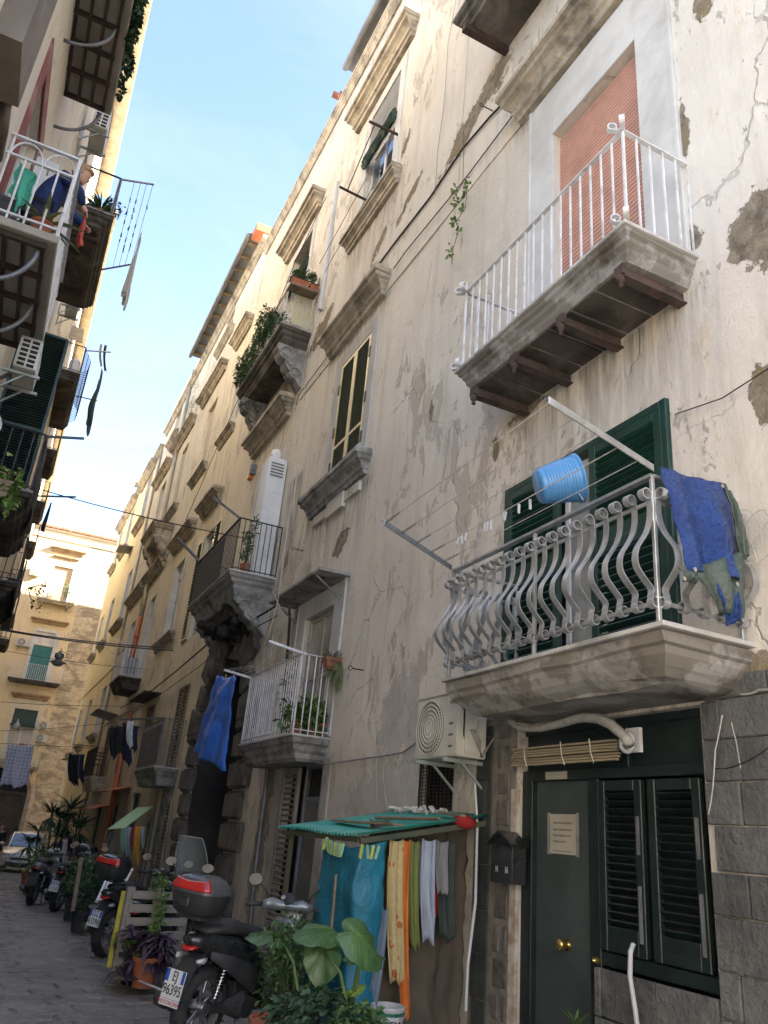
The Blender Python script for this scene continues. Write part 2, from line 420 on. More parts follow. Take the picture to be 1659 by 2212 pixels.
M['cream_frame'] = pm('cream aluminium', (0.62, 0.50, 0.27), (0.54, 0.44, 0.25), 3, 0.35, 0.1, bump=0.03)
M['brown_slat'] = pm('brown timber louvre', (0.22, 0.165, 0.11), (0.14, 0.105, 0.07), 6, 0.7, bump=0.2, stretch=(1, 1, 5))
M['grey_slat'] = pm('grey timber louvre', (0.30, 0.28, 0.245), (0.20, 0.185, 0.165), 6, 0.75, bump=0.2)
M['pink_slat'] = pm('salmon roller slat', (0.56, 0.31, 0.245), (0.48, 0.265, 0.21), 4, 0.5, bump=0.03, dirt=(0.42, 0.24, 0.18), dirt_amt=0.3)
M['white_slat'] = pm('white roller slat', (0.66, 0.67, 0.69), (0.56, 0.57, 0.58), 4, 0.5, bump=0.02)
M['grn_slat'] = pm('sea green roller slat', (0.035, 0.21, 0.23), (0.03, 0.16, 0.18), 4, 0.5, bump=0.02)
M['curtain'] = pm('net curtain', (0.60, 0.58, 0.53), (0.45, 0.43, 0.39), 14, 0.9, bump=0.2, stretch=(1, 4, 0.4))
M['terracotta'] = pm('terracotta', (0.40, 0.125, 0.055), (0.30, 0.10, 0.05), 5, 0.75, bump=0.15, dirt=(0.30, 0.22, 0.17), dirt_amt=0.4)
M['beam'] = pm('sooty iron beam', (.075, .055, .048), (.04, .032, .03), 7, .9, bump=.5, bscale=40, dirt=(.16, .07, .045), dirt_amt=.35)
M['orange_pipe'] = pm('orange plastic pipe', (0.50, 0.15, 0.06), (0.40, 0.115, 0.05), 2, 0.5, bump=0.05)
M['cable'] = pm('black cable', (0.03, 0.028, 0.027), rough=0.6, bump=0)
M['cable_grey'] = pm('grey cable', (0.33, 0.32, 0.30), rough=0.6, bump=0)
M['rope'] = pm('pale cord', (0.55, 0.53, 0.48), rough=0.9, bump=0)
M['tuff'] = pm('bare tuff', (0.27, 0.215, 0.135), (0.16, 0.13, 0.09), 3, 0.95, bump=0.9, bscale=12, bdist=0.03)
M['pipe_white'] = pm('grey white pipe', (0.55, 0.56, 0.57), (0.45, 0.46, 0.47), 2, 0.5, bump=0.05)
M['pipe_beige'] = pm('beige zinc pipe', (0.40, 0.36, 0.27), (0.32, 0.29, 0.22), 2, 0.5, bump=0.05)
M['zinc'] = pm('zinc gutter', (0.22, 0.225, 0.235), (0.16, 0.16, 0.165), 2, 0.55, 0.2, bump=0.1)
def glassmat(name, col, rough=0.06):
    m, nt, b = newmat(name); g = NG(nt)
    g.lk(g.mix(g.ramp(g.noise(2.0, 3), 0.4, 0.6), col, tuple(c * 0.7 for c in col)), b.inputs['Base Color'])
    b.inputs['Roughness'].default_value = rough; b.inputs['Specular IOR Level'].default_value = 0.9
    b.inputs['Coat Weight'].default_value = 0.6; b.inputs['Coat Roughness'].default_value = 0.03
    g.lk(g.bump(g.noise(1.2, 2), 0.08, 0.02), b.inputs['Normal'])
    return m
M['glass'] = glassmat('window pane', (0.05, 0.06, 0.07))
M['glass_pale'] = glassmat('window pane over curtain', (0.34, 0.35, 0.34), 0.12)

def gz(y):
    return 0.0 if y < 6 else (-0.027 * (y - 6) if y < 45 else -1.053)

gm = pm('packed joint dirt', (0.055, 0.052, 0.05), (0.035, 0.033, 0.032), 6, 0.95, bump=0.4, bscale=30)
b = MB()
ys = [-60, -20, 0, 6, 12, 20, 30, 45, 60, 300]
xs = [-300, -40, -10, 0, 2.7, 5, 14, 60, 300]
vs = [(x, y, gz(y) - 0.06) for y in ys for x in xs]
n = len(xs)
b.add(vs, [(j * n + i, j * n + i + 1, (j + 1) * n + i + 1, (j + 1) * n + i) for j in range(len(ys) - 1) for i in range(n - 1)])
struct(b.build('ground', gm))
m, nt, bs = newmat('basalt paving'); g = NG(nt)
oi = nt.nodes.new('ShaderNodeObjectInfo')
c = g.mix(g.ramp(g.noise(1.1, 6, 0.6), 0.38, 0.64), (0.33, 0.312, 0.285), (0.19, 0.18, 0.166))
c = g.mix(g.ramp(g.noise(22, 5, 0.7), 0.5, 0.66), c, (0.42, 0.41, 0.39))
c = g.mix(g.m('MULTIPLY', oi.outputs['Random'], 0.35), c, (0.16, 0.155, 0.15))
g.lk(c, bs.inputs['Base Color']); g.lk(g.ramp(g.noise(3, 4), 0.35, 0.65, 0.28, 0.52), bs.inputs['Roughness'])
g.lk(g.bump(g.m('ADD', g.noise(16, 6, 0.7), g.m('MULTIPLY', g.noise(3.0, 3), 2.2)), 1.0, 0.06), bs.inputs['Normal'])
M['basalt'] = m
road = thing('road', 'dark basalt slab paved lane running away down the street', 'road'); del road['category']; road['kind'] = 'structure'
def slabverts(w, l, seed):
    rnd = random.Random(seed); j = lambda s: (rnd.random() - 0.5) * s
    hw, hl = w / 2 - 0.009, l / 2 - 0.011
    base = [(-hw + j(.05), -hl + j(.03)), (j(.2), -hl + j(.025)), (hw + j(.03), -hl + j(.03)), (hw + j(.02), j(.1)), (hw + j(.03), hl + j(.03)), (j(.2), hl + j(.025)), (-hw + j(.03), hl + j(.03)), (-hw + j(.02), j(.1))]
    base = [(max(-w / 2 + .003, min(w / 2 - .003, a)), max(-l / 2 + .003, min(l / 2 - .003, q))) for a, q in base]
    hts = [0.0 + j(.012) for _ in base]
    vs = [(a, q, -0.06) for a, q in base] + [(a, q, -0.016) for a, q in base] + [(a * 0.93, q * 0.88, h) for (a, q), h in zip(base, hts)] + [(0, 0, j(.006) + .004)]
    k = 8; fs = []
    for r_ in range(2):
        for i in range(k):
            i2 = (i + 1) % k; fs.append((r_ * k + i, r_ * k + i2, (r_ + 1) * k + i2, (r_ + 1) * k + i))
    fs += [(16 + i, 16 + (i + 1) % k, 24) for i in range(k)]
    return vs, fs
def slabmesh(w, l, seed):
    vs, fs = slabverts(w, l, seed)
    me = bpy.data.meshes.new('paving_stone'); me.from_pydata(vs, [], fs); me.materials.append(M['basalt']); return me
SW, SL = 0.52, 0.32
vars_ = [slabmesh(SW, SL, 100 + i) for i in range(8)]
XR0, XR1 = -0.85, 2.75
cells = []
row = 0; y = 3.0
skew = 0.16
while y < 56:
    off = (row % 2) * SW * 0.5 + random.uniform(-0.08, 0.08)
    x = XR0 - SW + off
    while x < XR1 + 0.3:
        cells.append((x, y + skew * (x - 1.0) + random.uniform(-.012, .012), row)); x += SW
    y += SL; row += 1
def invis(x, y):
    d = Vector((x, y, gz(y))) - EYE
    zc = d.dot(CF)
    if zc < 0.2: return False
    u = 829.5 + FOC * d.dot(CR) / zc; v = 1106 - FOC * d.dot(CU) / zc
    return -60 < u < 1700 and v < 2270
vis = [c_ for c_ in cells if invis(c_[0], c_[1])]
vis.sort(key=lambda c_: c_[1])
near = set(vis[:300]); rest = MB()
for i, c_ in enumerate(cells):
    x, y = c_[0], c_[1]; z = gz(y); tilt = math.atan(-0.027) if 6 < y < 45 else 0
    rz = random.uniform(-0.03, 0.03) + math.atan(skew); dz = random.uniform(-0.007, 0.004)
    if c_ in near:
        o = bpy.data.objects.new('paving_stone', vars_[i % 8]); COL.objects.link(o); o.parent = road
        o.location = (x, y, z + dz); o.rotation_euler = (tilt + random.uniform(-.012, .012), random.uniform(-.012, .012), rz)
    elif y > 2.9:
        vs, fs = slabverts(SW, SL, i)
        mt = Matrix.Translation((x, y, z + dz)) @ Matrix.Rotation(rz, 4, 'Z') @ Matrix.Rotation(tilt, 4, 'X')
        rest.add([mt @ Vector(p) for p in vs], fs)
stuff(rest.build('paving_stone', M['basalt'], road))
cm = pm('worn concrete pavement', (0.30, 0.29, 0.275), (0.20, 0.195, 0.185), 2.4, 0.9, bump=0.5, bscale=25, dirt=(0.05, 0.05, 0.05), dirt_amt=0.6)
b = MB(); prof = [-3, 6, 12, 20, 30, 45, 51]
for i in range(len(prof) - 1):
    y0, y1 = prof[i], prof[i + 1]
    b.add([(2.72, y0, gz(y0) - .1), (4.3, y0, gz(y0) - .1), (4.3, y1, gz(y1) - .1), (2.72, y1, gz(y1) - .1), (2.72, y0, gz(y0) + .05), (4.3, y0, gz(y0) + .05), (4.3, y1, gz(y1) + .05), (2.72, y1, gz(y1) + .05)],
          [(4, 5, 6, 7), (0, 1, 5, 4), (3, 0, 4, 7)])
struct(b.build('pavement', cm))

def holes(mb, x, out, y0, y1, z0, z1, ops, depth_default=0.2, step=0):
    """wall face in the plane X=x (street side is 'out'), cut by openings (ya,yb,za,zb,depth)"""
    Y = sorted({y0, y1, *[o[0] for o in ops], *[o[1] for o in ops]}); Z = sorted({z0, z1, *[o[2] for o in ops], *[o[3] for o in ops]})
    Y = [q for q in Y if y0 <= q <= y1]; Z = [q for q in Z if z0 <= q <= z1]
    if step:
        def cut(A):
            out_ = []
            for a, c in zip(A, A[1:]): n_ = max(1, round((c - a) / step)); out_ += [a + (c - a) * k / n_ for k in range(n_)]
            return out_ + [A[-1]]
        Y, Z = cut(Y), cut(Z); ny, nz = len(Y), len(Z); fs_ = []
        for i in range(ny - 1):
            for j in range(nz - 1):
                cy, cz = (Y[i] + Y[i + 1]) / 2, (Z[j] + Z[j + 1]) / 2
                if not any(o[0] < cy < o[1] and o[2] < cz < o[3] for o in ops): fs_.append((i * nz + j, (i + 1) * nz + j, (i + 1) * nz + j + 1, i * nz + j + 1))
        mb.add([(x + noise.noise((y_ * .5, z_ * .5, 0)) * .018, y_, z_) for y_ in Y for z_ in Z], fs_); Y = []
    for i in range(len(Y) - 1):
        for j in range(len(Z) - 1):
            cy, cz = (Y[i] + Y[i + 1]) / 2, (Z[j] + Z[j + 1]) / 2
            if any(o[0] < cy < o[1] and o[2] < cz < o[3] for o in ops): continue
            mb.add([(x, Y[i], Z[j]), (x, Y[i + 1], Z[j]), (x, Y[i + 1], Z[j + 1]), (x, Y[i], Z[j + 1])], [(0, 1, 2, 3)])
    for o in ops:
        d = -out * (o[4] if len(o) > 4 else depth_default); a, b_, c_, e = o[:4]; xb = x + d
        mb.add([(x, a, c_), (x, b_, c_), (x, b_, e), (x, a, e), (xb, a, c_), (xb, b_, c_), (xb, b_, e), (xb, a, e)],
               [(0, 1, 5, 4), (1, 2, 6, 5), (2, 3, 7, 6), (3, 0, 4, 7)])
def slats(par, mat, x, y0, y1, z0, z1, pitch, th=0.012, w=0.045, tilt=0.6, out=-1, name='slat'):
    """louvre slats across an opening, shared mesh"""
    n = max(1, int((z1 - z0) / pitch)); yc = (y0 + y1) / 2
    b = MB(); b.obox((0, 0, 0), (w, y1 - y0, th), Matrix.Rotation(tilt * -out, 3, 'Y'))
    first = None; off = wloc(par)
    for i in range(n):
        z = z0 + (i + 0.5) * (z1 - z0) / n
        if first is None:
            first = b.build(name, mat, None); first.parent = par
            o = first
        else: o = inst(first, par)
        o.location = Vector((x, yc, z)) - off
def frame_rect(mb, x, y0, y1, z0, z1, w, t):
    mb.box(x - t / 2, y0, z0, x + t / 2, y0 + w, z1); mb.box(x - t / 2, y1 - w, z0, x + t / 2, y1, z1)
    mb.box(x - t / 2 + .001, y0 + w, z0, x + t / 2 - .001, y1 - w, z0 + w); mb.box(x - t / 2 + .001, y0 + w, z1 - w, x + t / 2 - .001, y1 - w, z1)
def louvre_leaf(bld, mat, smat, x, y0, y1, z0, z1, pitch=0.05, w=0.055, t=0.04, mid=None, name='shutter', out=-1, real=True, label=None):
    b = MB(); frame_rect(b, x, y0, y1, z0, z1, w, t)
    zs = [z0 + w] + ([mid] if mid else []) + [z1 - w]
    if mid: b.box(x - t / 2 + .001, y0 + w, mid - w / 2, x + t / 2 - .001, y1 - w, mid + w / 2)
    sh = b.build(name, mat, bld, bevel=0.004, label=label)
    for i in range(len(zs) - 1):
        a = zs[i] + (w / 2 if i > 0 else 0); c_ = zs[i + 1] - (w / 2 if i < len(zs) - 2 else 0)
        if real: slats(sh, smat, x, y0 + w, y1 - w, a, c_, pitch, w=min(0.045, t * 1.2), out=out)
    return sh
def glazed(bld, x, y0, y1, z0, z1, fm, gmat, cols=2, rows=2, w=0.055, t=0.05, name='window', out=-1):
    b = MB(); frame_rect(b, x, y0, y1, z0, z1, w, t)
    dy = (y1 - y0) / cols
    for i in range(1, cols): b.box(x - t / 2 + .002, y0 + i * dy - w * .6, z0 + w, x + t / 2 - .002, y0 + i * dy + w * .6, z1 - w)
    zr = [z0 + (z1 - z0) * k / rows for k in range(rows + 1)]
    for k in range(1, rows):
        for i in range(cols): b.box(x - t / 2 + .004, y0 + i * dy + w, zr[k] - w * .4, x + t / 2 - .004, y0 + (i + 1) * dy - w, zr[k] + w * .4)
    f = b.build(name, fm, bld, bevel=0.004)
    p = MB(); p.box(x - 0.004 - out * 0.0, y0 + w * .8, z0 + w * .8, x + 0.004, y1 - w * .8, z1 - w * .8)
    p.build('pane', gmat, f)
    return f
def roller(bld, mat, x, y0, y1, z0, z1, pitch=0.055, name='roller_shutter', label=None):
    b = MB(); b.box(x + .02, y0, z0, x + .03, y1, z1); sh = b.build(name, mat, bld, label=label)
    s = MB(); h = pitch * 0.43
    prof = [(0.0, -h), (-0.012, -h * .7), (-0.017, 0), (-0.012, h * .7), (0.0, h), (0.012, h), (0.012, -h)]
    s.ext(prof, lambda a, c_, w_: (a, w_, c_), -(y1 - y0) / 2 + .01, (y1 - y0) / 2 - .01)
    n = int((z1 - z0) / pitch); first = None
    for i in range(n):
        loc = Vector((x, (y0 + y1) / 2, z0 + (i + .5) * pitch)) - wloc(sh)
        if first is None: first = s.build('slat', mat, None); first.parent = sh; o = first
        else: o = inst(first, sh)
        o.location = loc
    return sh
CPROF = [(0, 0), (.25, 0), (.30, .16), (.42, .20), (.45, .38), (.62, .50), (.80, .56), (.84, .70), (1, .74), (1, .92), (.9, 1), (0, 1)]
def cornice(bld, x, y0, y1, z0, h=0.42, d=0.32, mat=None, name='cornice', out=-1, wob=0.012, prof=None, ret=0.55):
    """moulded ledge with mitred ends, built as stacked rings"""
    b = MB(); secs = []
    for (a, c_) in (prof or CPROF):
        dd = a * d; e = (1 - a) * d * ret
        z = z0 + c_ * h; xo = x + out * (dd + 0.001)
        secs.append([(x + 0.05 * -out, y0 + e, z), (xo, y0 + e, z), (xo, y0 + (y1 - y0) * .33, z), (xo, y0 + (y1 - y0) * .66, z), (xo, y1 - e, z), (x + 0.05 * -out, y1 - e, z)])
    b.loft(secs)
    return b.build(name, mat or M['stone_trim'], bld, wob=wob)
def surround(bld, x, y0, y1, z0, z1, w=0.25, t=0.03, mat=None, out=-1, w_top=None):
    b = MB(); wt = w_top or w; xo = x + out * t
    b.box(x + .01, y0 - w, z0, xo, y0 + .002, z1 + wt); b.box(x + .01, y1 - .002, z0, xo, y1 + w, z1 + wt)
    b.box(x + .01, y0 + .002, z1, xo, y1 - .002, z1 + wt)
    b.box(x + .01, y0 - w - .02, z0 + .0, xo + out * .012, y0 - w + .03, z1 + wt + .02)
    b.box(x + .01, y1 + w - .03, z0 + .0, xo + out * .012, y1 + w + .02, z1 + wt + .02)
    return b.build('window_surround', mat or M['white_plaster'], bld, bevel=.006)
def railing(bld, mat, pts, z0, h, n_per=0.12, r=0.011, name='railing', rail=(0.05, 0.012), bottom=0.06, low=True, posts=True):
    """flat top rail and square bars between the points (a plan polyline)"""
    b = MB()
    for a, c_ in zip(pts, pts[1:]):
        b.bar((a[0], a[1], z0 + h), (c_[0], c_[1], z0 + h), rail[0], rail[1])
        if low: b.bar((a[0], a[1], z0 + bottom), (c_[0], c_[1], z0 + bottom), rail[0] * .7, rail[1])
    if posts:
        for a in pts: b.tube([(a[0], a[1], z0 - .02), (a[0], a[1], z0 + h + .01)], r * 1.5, 4)
    rl = b.build(name, mat, bld, bevel=0.002)
    s = MB(); s.tube([(0, 0, 0), (0, 0, h)], r, 4)
    first = None
    for a, c_ in zip(pts, pts[1:]):
        L = math.hypot(c_[0] - a[0], c_[1] - a[1]); n = max(2, round(L / n_per))
        for i in range(1, n):
            t = i / n; loc = Vector((a[0] + (c_[0] - a[0]) * t, a[1] + (c_[1] - a[1]) * t, z0)) - wloc(rl)
            if first is None: first = s.build('baluster', mat, None); first.parent = rl; o = first
            else: o = inst(first, rl)
            o.location = loc
    return rl
def slab(bld, x, y0, y1, z, proj, th=0.32, mat=None, top=None, out=-1, name='balcony_slab', prof=None, wob=0.012):
    """balcony floor: thin marble lip over a stepped moulded stone"""
    prof = prof or [(1.0, -0.035), (.985, -.10), (.93, -.13), (.91, -.19), (.84, -.24), (.82, -.30), (.74, -th)]
    b = MB(); secs = []
    for a, dz in prof[::-1]:
        e = (1 - a) * proj
        xo = x + out * proj * a; ym = [y0 + e + (y1 - y0 - 2 * e) * k / 6 for k in range(7)]
        secs.append([(x + .03 * -out, ym[0], z + dz)] + [(xo, yy, z + dz) for yy in ym] + [(x + .03 * -out, ym[-1], z + dz)])
    b.loft(secs); sb = b.build(name, mat or M['stone_grey'], bld, wob=wob)
    t = MB(); t.box(x + .02 * -out, y0 - .025, z - .033, x + out * (proj + .025), y1 + .025, z)
    t.build('floor_slab', top or M['marble'], sb, bevel=.005)
    return sb
def console(mb, x, yc, z, proj, h, w=0.28, out=-1):
    """scrolled stone bracket"""
    pts = []
    n = 26
    for i in range(n + 1):
        t = i / n
        a = proj * (1 - t ** 1.4) * (1 + 0.10 * math.sin(t * 14)); pts.append((a + .02, -h * t))
    pts += [(-.04, -h), (-.04, 0)]
    mb.ext(pts, lambda a, c_, w_: (x + out * a, yc + w_, z + c_), -w / 2, w / 2)
    for cx, cz, rr in ((proj * .72, -h * .22, h * .17), (proj * .30, -h * .66, h * .14), (proj * .5, -h * .45, h * .09)):
        for s_ in (-1, 1):
            sp = [(x + out * (cx + rr * (1 - k / 26) * math.cos(k * .55)), yc + s_ * (w / 2 + .012), z + cz + rr * (1 - k / 26) * math.sin(k * .55)) for k in range(24)]
            mb.tube(sp, [0.028 * (1 - k / 34) for k in range(24)], 5)
        mb.cyl((x + out * cx, yc - w / 2 - .02, z + cz), (x + out * cx, yc + w / 2 + .02, z + cz), rr * .45, n=10)
        mb.cyl((x + out * cx, yc - w / 2 + .005, z + cz), (x + out * cx, yc + w / 2 - .005, z + cz), rr, n=12)
near_b = thing('apartment_building', 'tall flaking beige house filling the right side above the dark green street door', 'building', (4.2, 9, 0))
TOPN = 19.0
PATCH = [(7.35, 11.62, .95, .30, -20), (9.43, 11.8, .48, .13, -29), (10.6, 11.7, .42, .15, -38), (9.9, 13.4, .30, .12, -60), (13.5, 11.5, .65, .28, -25), (10.9, 5.83, .50, .16, -30), (2.95, 5.95, .32, .34, 0), (3.62, 7.5, .07, .34, 0),
    (3.62, 6.35, .10, .14, 0), (8.1, 6.85, .08, .17, 0), (6.5, 5.6, .07, .17, 0), (3.1, 4.6, .12, .3, 0), (3.42, 2.75, .14, .12, 0), (5.85, 5.84, .45, .09, 0), (13.0, 1.3, .4, .9, 0), (12.85, 2.3, .2, .35, 0), (13.7, 6.3, .12, .3, 0), (3.3, 8.9, .10, .3, 0)]
SMOOTH = [(8.35, 2.9, .55, .50, 0), (8.3, 1.9, 1.2, .55, 0)]
wm = plaster('near house render', (0.70, 0.65, 0.575), (0.61, 0.555, 0.48), (0.44, 0.39, 0.325), (0.38, 0.345, 0.30),
    patches=PATCH,
    smooth=SMOOTH,
    ygrad=(13.5, 21.0, (0.66, 0.575, 0.43)), lowdirt=(0.0, 2.8, (0.30, 0.285, 0.25), 0.6), flake=0.575, streak=0.45, bstr=0.7)
OPS = [(4.11, 5.47, 6.16, 9.32, .16), (10.5, 11.83, 7.2, 9.62, .10), (10.45, 11.85, 13.05, 16.05, .2), (15.3, 16.75, 12.2, 15.7, .2),
       (15.05, 16.6, 6.1, 9.0, .14), (4.0, 6.25, 2.92, 5.0, .10), (10.85, 12.1, 2.8, 4.8, .2), (10.55, 12.25, -.4, 2.5, .16), (7.08, 7.84, 1.86, 2.4, .12), (3.9, 5.98, 0, 2.56, .14),
       (15.05, 18.35, -.6, 5.0, 1.1)]
b = MB(); holes(b, XW, -1, -1.8, 20.6, -.7, TOPN, OPS, step=.14)
b.box(XW + .001, -1.8, TOPN - .01, 15, 20.6, TOPN); b.box(15, -1.8, -.7, 15.1, 20.6, TOPN)
b.box(XW + .002, -1.85, -.7, 15, -1.8, TOPN); b.box(XW + .002, 20.59, TOPN - 1.2, 15, 20.62, TOPN)
wo_ = b.build('wall', wm, near_b); wall_attr(wo_, PATCH, SMOOTH, [(10.0, 12.6, 6.6, .8), (3.6, 6.1, 5.85, .7), (3.5, 6.0, 2.6, .5), (9.9, 12.4, 12.6, .7), (14.2, 17.7, 11.4, 1.0), (10.4, 12.8, 5.1, .4), (10.5, 13, 2.45, .6), (9.9, 12.6, 10.1, .35), (14.8, 17.7, 10.0, .5), (-2.4, 20.5, 18.8, .5), (3.4, 6.3, 10.1, .3), (7.0, 7.9, 1.85, .6), (13.4, 14.2, 8, 2)])
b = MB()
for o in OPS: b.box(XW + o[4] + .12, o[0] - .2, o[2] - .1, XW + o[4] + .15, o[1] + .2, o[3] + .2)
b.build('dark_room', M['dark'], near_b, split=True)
cornice(near_b, XW, -1.7, 20.6, TOPN - .28, .34, .16, M['stone_trim'], 'eaves', wob=.02)
b = MB(); b.box(XW - .022, 5.98, 10.15, XW + .01, 14.3, 10.21); b.build('string_course', wm, near_b, wob=.01)
b = MB(); b.box(4.35, 9.8, TOPN + .06, 7, 14.0, 20.2); b.build('attic_wall', M['stone_trim'], near_b)
b = MB(); b.box(4.1, 9.6, 20.2, 7.2, 14.2, 20.28); b.tube([(4.08, 9.6, 20.2), (4.08, 14.2, 20.2)], .09, 8); b.build('attic_roof', M['zinc'], near_b)
b = MB(); b.bar((4.05, 14.3, 19.3), (4.3, 14.3, 19.3), .14, .2); b.bar((3.95, 14.55, 19.55), (4.3, 14.5, 19.5), .12, .12); b.build('roof_block', M['terracotta'], near_b, split=True)

roller(near_b, M['pink_slat'], XW + .09, 4.11, 5.47, 6.16, 9.31, .052, label='salmon pink slatted roller shutter, closed')
surround(near_b, XW, 4.11, 5.47, 6.16, 9.32, .44, .035, w_top=.75)
cornice(near_b, XW, 3.55, 6.25, 10.12, .42, .36, M['stone_trim'])
s1 = slab(near_b, XW, 3.6, 6.12, 6.14, .76, .26, M['stone_edge'], prof=[(1.0, -.03), (.99, -.08), (.95, -.10), (.94, -.14), (.90, -.17), (.89, -.21), (.85, -.25)], wob=.02)
s1['label'] = 'blackened balcony slab with peeling underside'
for yy in (3.78, 4.52, 5.22, 5.92):
    b = MB(); b.box(XW - .66, yy - .045, 5.76, XW, yy + .045, 5.775); b.box(XW - .66, yy - .012, 5.76, XW, yy + .012, 5.87); b.box(XW - .68, yy - .05, 5.775, XW - .64, yy + .05, 5.87)
    b.lathe([(0.0, 5.66), (.025, 5.68), (.012, 5.70), (.035, 5.73), (.03, 5.78)], (XW - .66, yy, 0), 8)
    b.build('iron_beam', M['beam'], s1, wob=.004)
b = MB()
for i in range(7): b.box(XW - .62, 3.82 + i * .31, 5.872 + (i % 2) * .004, XW, 3.82 + i * .31 + .28, 5.885 + (i % 2) * .003)
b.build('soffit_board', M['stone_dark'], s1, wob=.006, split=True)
xr = XW - .72
r1 = railing(near_b, M['white_metal'], [(XW, 3.62), (xr, 3.62), (xr, 6.08), (XW, 6.08)], 6.14, 1.0, .137, .0105, rail=(.045, .012), low=False)
r1['label'] = 'white iron railing with curled corner scrolls'
def curl(mb, c, dirv, r=.055, w=.03, t=.008, start=0):
    c = Vector(c); d = Vector(dirv).normalized(); up = Vector((0, 0, 1))
    pts = [c]
    for k in range(15):
        a = -math.pi / 2 + k * 0.38; rr = r * (1 - .035 * k)
        pts.append(c + d * (.08 + rr * math.cos(a)) + up * (rr + .0 + rr * math.sin(a)))
    mb.sweep(pts, d.cross(up), w, t)
b = MB()
for (cx, cy) in ((xr, 3.62), (xr, 6.08)):
    for zz in (6.155, 7.14):
        for dv in ((-1, -1 if cy < 5 else 1, 0), (-.9, .55 if cy < 5 else -.55, 0)):
            curl(b, (cx, cy, zz), dv, .05, .045, .009)
    b.cyl((cx, cy, 7.14), (cx, cy, 7.30), .012, .002, 6)
b.build('scroll', M['white_metal'], r1, split=True)
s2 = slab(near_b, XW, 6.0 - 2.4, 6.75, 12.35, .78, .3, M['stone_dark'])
b = MB()
for yy in (4.2, 5.4, 6.55): b.box(XW - .72, yy - .05, 11.95, XW, yy + .05, 12.06)
b.build('iron_beam', M['rust_iron'], s2, wob=.006, split=True)

M['olive_slat'] = pm('weathered green louvre', (.11, .13, .09), (.07, .09, .065), 5, .5, bump=.05)
for (a, c_) in ((10.52, 11.15), (11.17, 11.81)):
    louvre_leaf(near_b, M['cream_frame'], M['olive_slat'], XW + .0, a, c_, 7.22, 9.6, .05, .06, .04, mid=7.85)
b = MB()
for yy, zz in ((10.50, 9.1), (10.50, 8.2), (10.50, 7.45), (11.83, 9.0), (11.83, 8.1), (11.83, 7.4)): b.box(XW - .035, yy - .03, zz, XW + .02, yy + .03, zz + .2)
b.build('hinge', M['green_black'], near_b, bevel=.003, split=True)
surround(near_b, XW, 10.5, 11.83, 7.15, 9.62, .24, .02, pm('pale surround', (.46, .45, .43), (.38, .37, .35), 2, .9, dirt=(.28, .26, .23), dirt_amt=.5))
cornice(near_b, XW, 9.95, 12.6, 10.12, .48, .34, wob=.03)
cornice(near_b, XW, 10.0, 12.62, 6.72, .40, .28, M['stone_grey'], 'sill', wob=.02)
b = MB(); b.box(XW - .05, 10.3, 6.52, XW + .01, 12.25, 6.68); b.box(XW - .07, 10.9, 6.45, XW + .01, 11.6, 6.72); b.build('apron', wm, near_b, wob=.012, split=True)
glazed(near_b, XW + .14, 10.47, 11.83, 13.07, 14.9, M['white_frame'], M['glass'], 2, 1)
b = MB(); b.box(XW + .15, 10.47, 14.9, XW + .19, 11.83, 16.04); sh = b.build('blind_back', M['grey_slat'], near_b)
slats(near_b, M['white_slat'], XW + .02, 10.5, 11.82, 14.95, 16.02, .12, .012, .07, .5, name='blind_slat')
b = MB()
for k in range(7): b.tube([(XW - .08 - .02 * math.sin(k * 2.1), 10.42 + j * .12, 14.55 + k * .045 + .02 * math.sin(j * 1.7 + k)) for j in range(13)], .045, 5)
b.build('rolled_blind', M['green_wood'], near_b, label='rolled green slatted blind, ragged at the edge')
surround(near_b, XW, 10.45, 11.85, 13.05, 16.05, .24, .02, M['white_plaster'])
cornice(near_b, XW, 9.8, 12.85, 16.42, .5, .36)
cornice(near_b, XW, 9.95, 12.4, 12.62, .36, .22, M['stone_trim'], 'sill')
b = MB(); b.tube([(XW + .03, 10.25, 14.0), (XW - .62, 10.3, 14.05)], .03, 6); b.tube([(XW + .03, 11.6, 13.5), (XW - .62, 11.6, 13.55)], .03, 6); b.tube([(XW - .5, 10.32, 14.03), (XW - .45, 11.6, 13.53)], .012, 4)
b.build('clothes_arm', M['rust_iron'], near_b, split=True)
glazed(near_b, XW + .14, 15.32, 16.73, 12.2, 14.6, M['white_frame'], M['glass'], 2, 1)
b = MB()
for k in range(6): b.tube([(XW - .05, 15.25 + j * .13, 14.5 + k * .05 + .02 * math.sin(j + k)) for j in range(13)], .045, 5)
b.build('rolled_blind', M['green_wood'], near_b)
surround(near_b, XW, 15.3, 16.75, 12.2, 15.7, .22, .02, M['white_plaster'])
cornice(near_b, XW, 14.75, 17.6, 16.1, .48, .36)
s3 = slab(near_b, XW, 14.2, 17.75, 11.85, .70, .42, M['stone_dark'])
for yy in (14.55, 17.3): b = MB(); console(b, XW, yy, 11.45, .62, .95, .34); b.build('console', M['stone_grey'], s3, wob=.01)
xr3 = XW - .66
r3 = railing(near_b, pm('chalky white iron', (.55, .54, .50), (.35, .30, .24), 8, .6), [(XW, 14.24), (xr3, 14.24), (xr3, 17.7), (XW, 17.7)], 11.85, .95, .115, .012)
b = MB(); b.box(XW - .5, 14.26, 11.9, XW - .05, 14.275, 12.75); b.build('wind_screen', pm('yellowed plastic sheet', (.52, .48, .30), (.42, .39, .27), 2, .4), r3)
b = MB(); b.box(XW - .08, 13.62, 12.1, XW, 13.72, 15.8); b.build('downpipe', M['pipe_white'], near_b, bevel=.01)
for (a, c_) in ((15.07, 15.82), (15.84, 16.58)): louvre_leaf(near_b, M['cream_frame'], M['green_black'], XW + .04, a, c_, 6.1, 8.98, .06, .07, .035)
cornice(near_b, XW, 14.75, 17.75, 10.05, .48, .36)
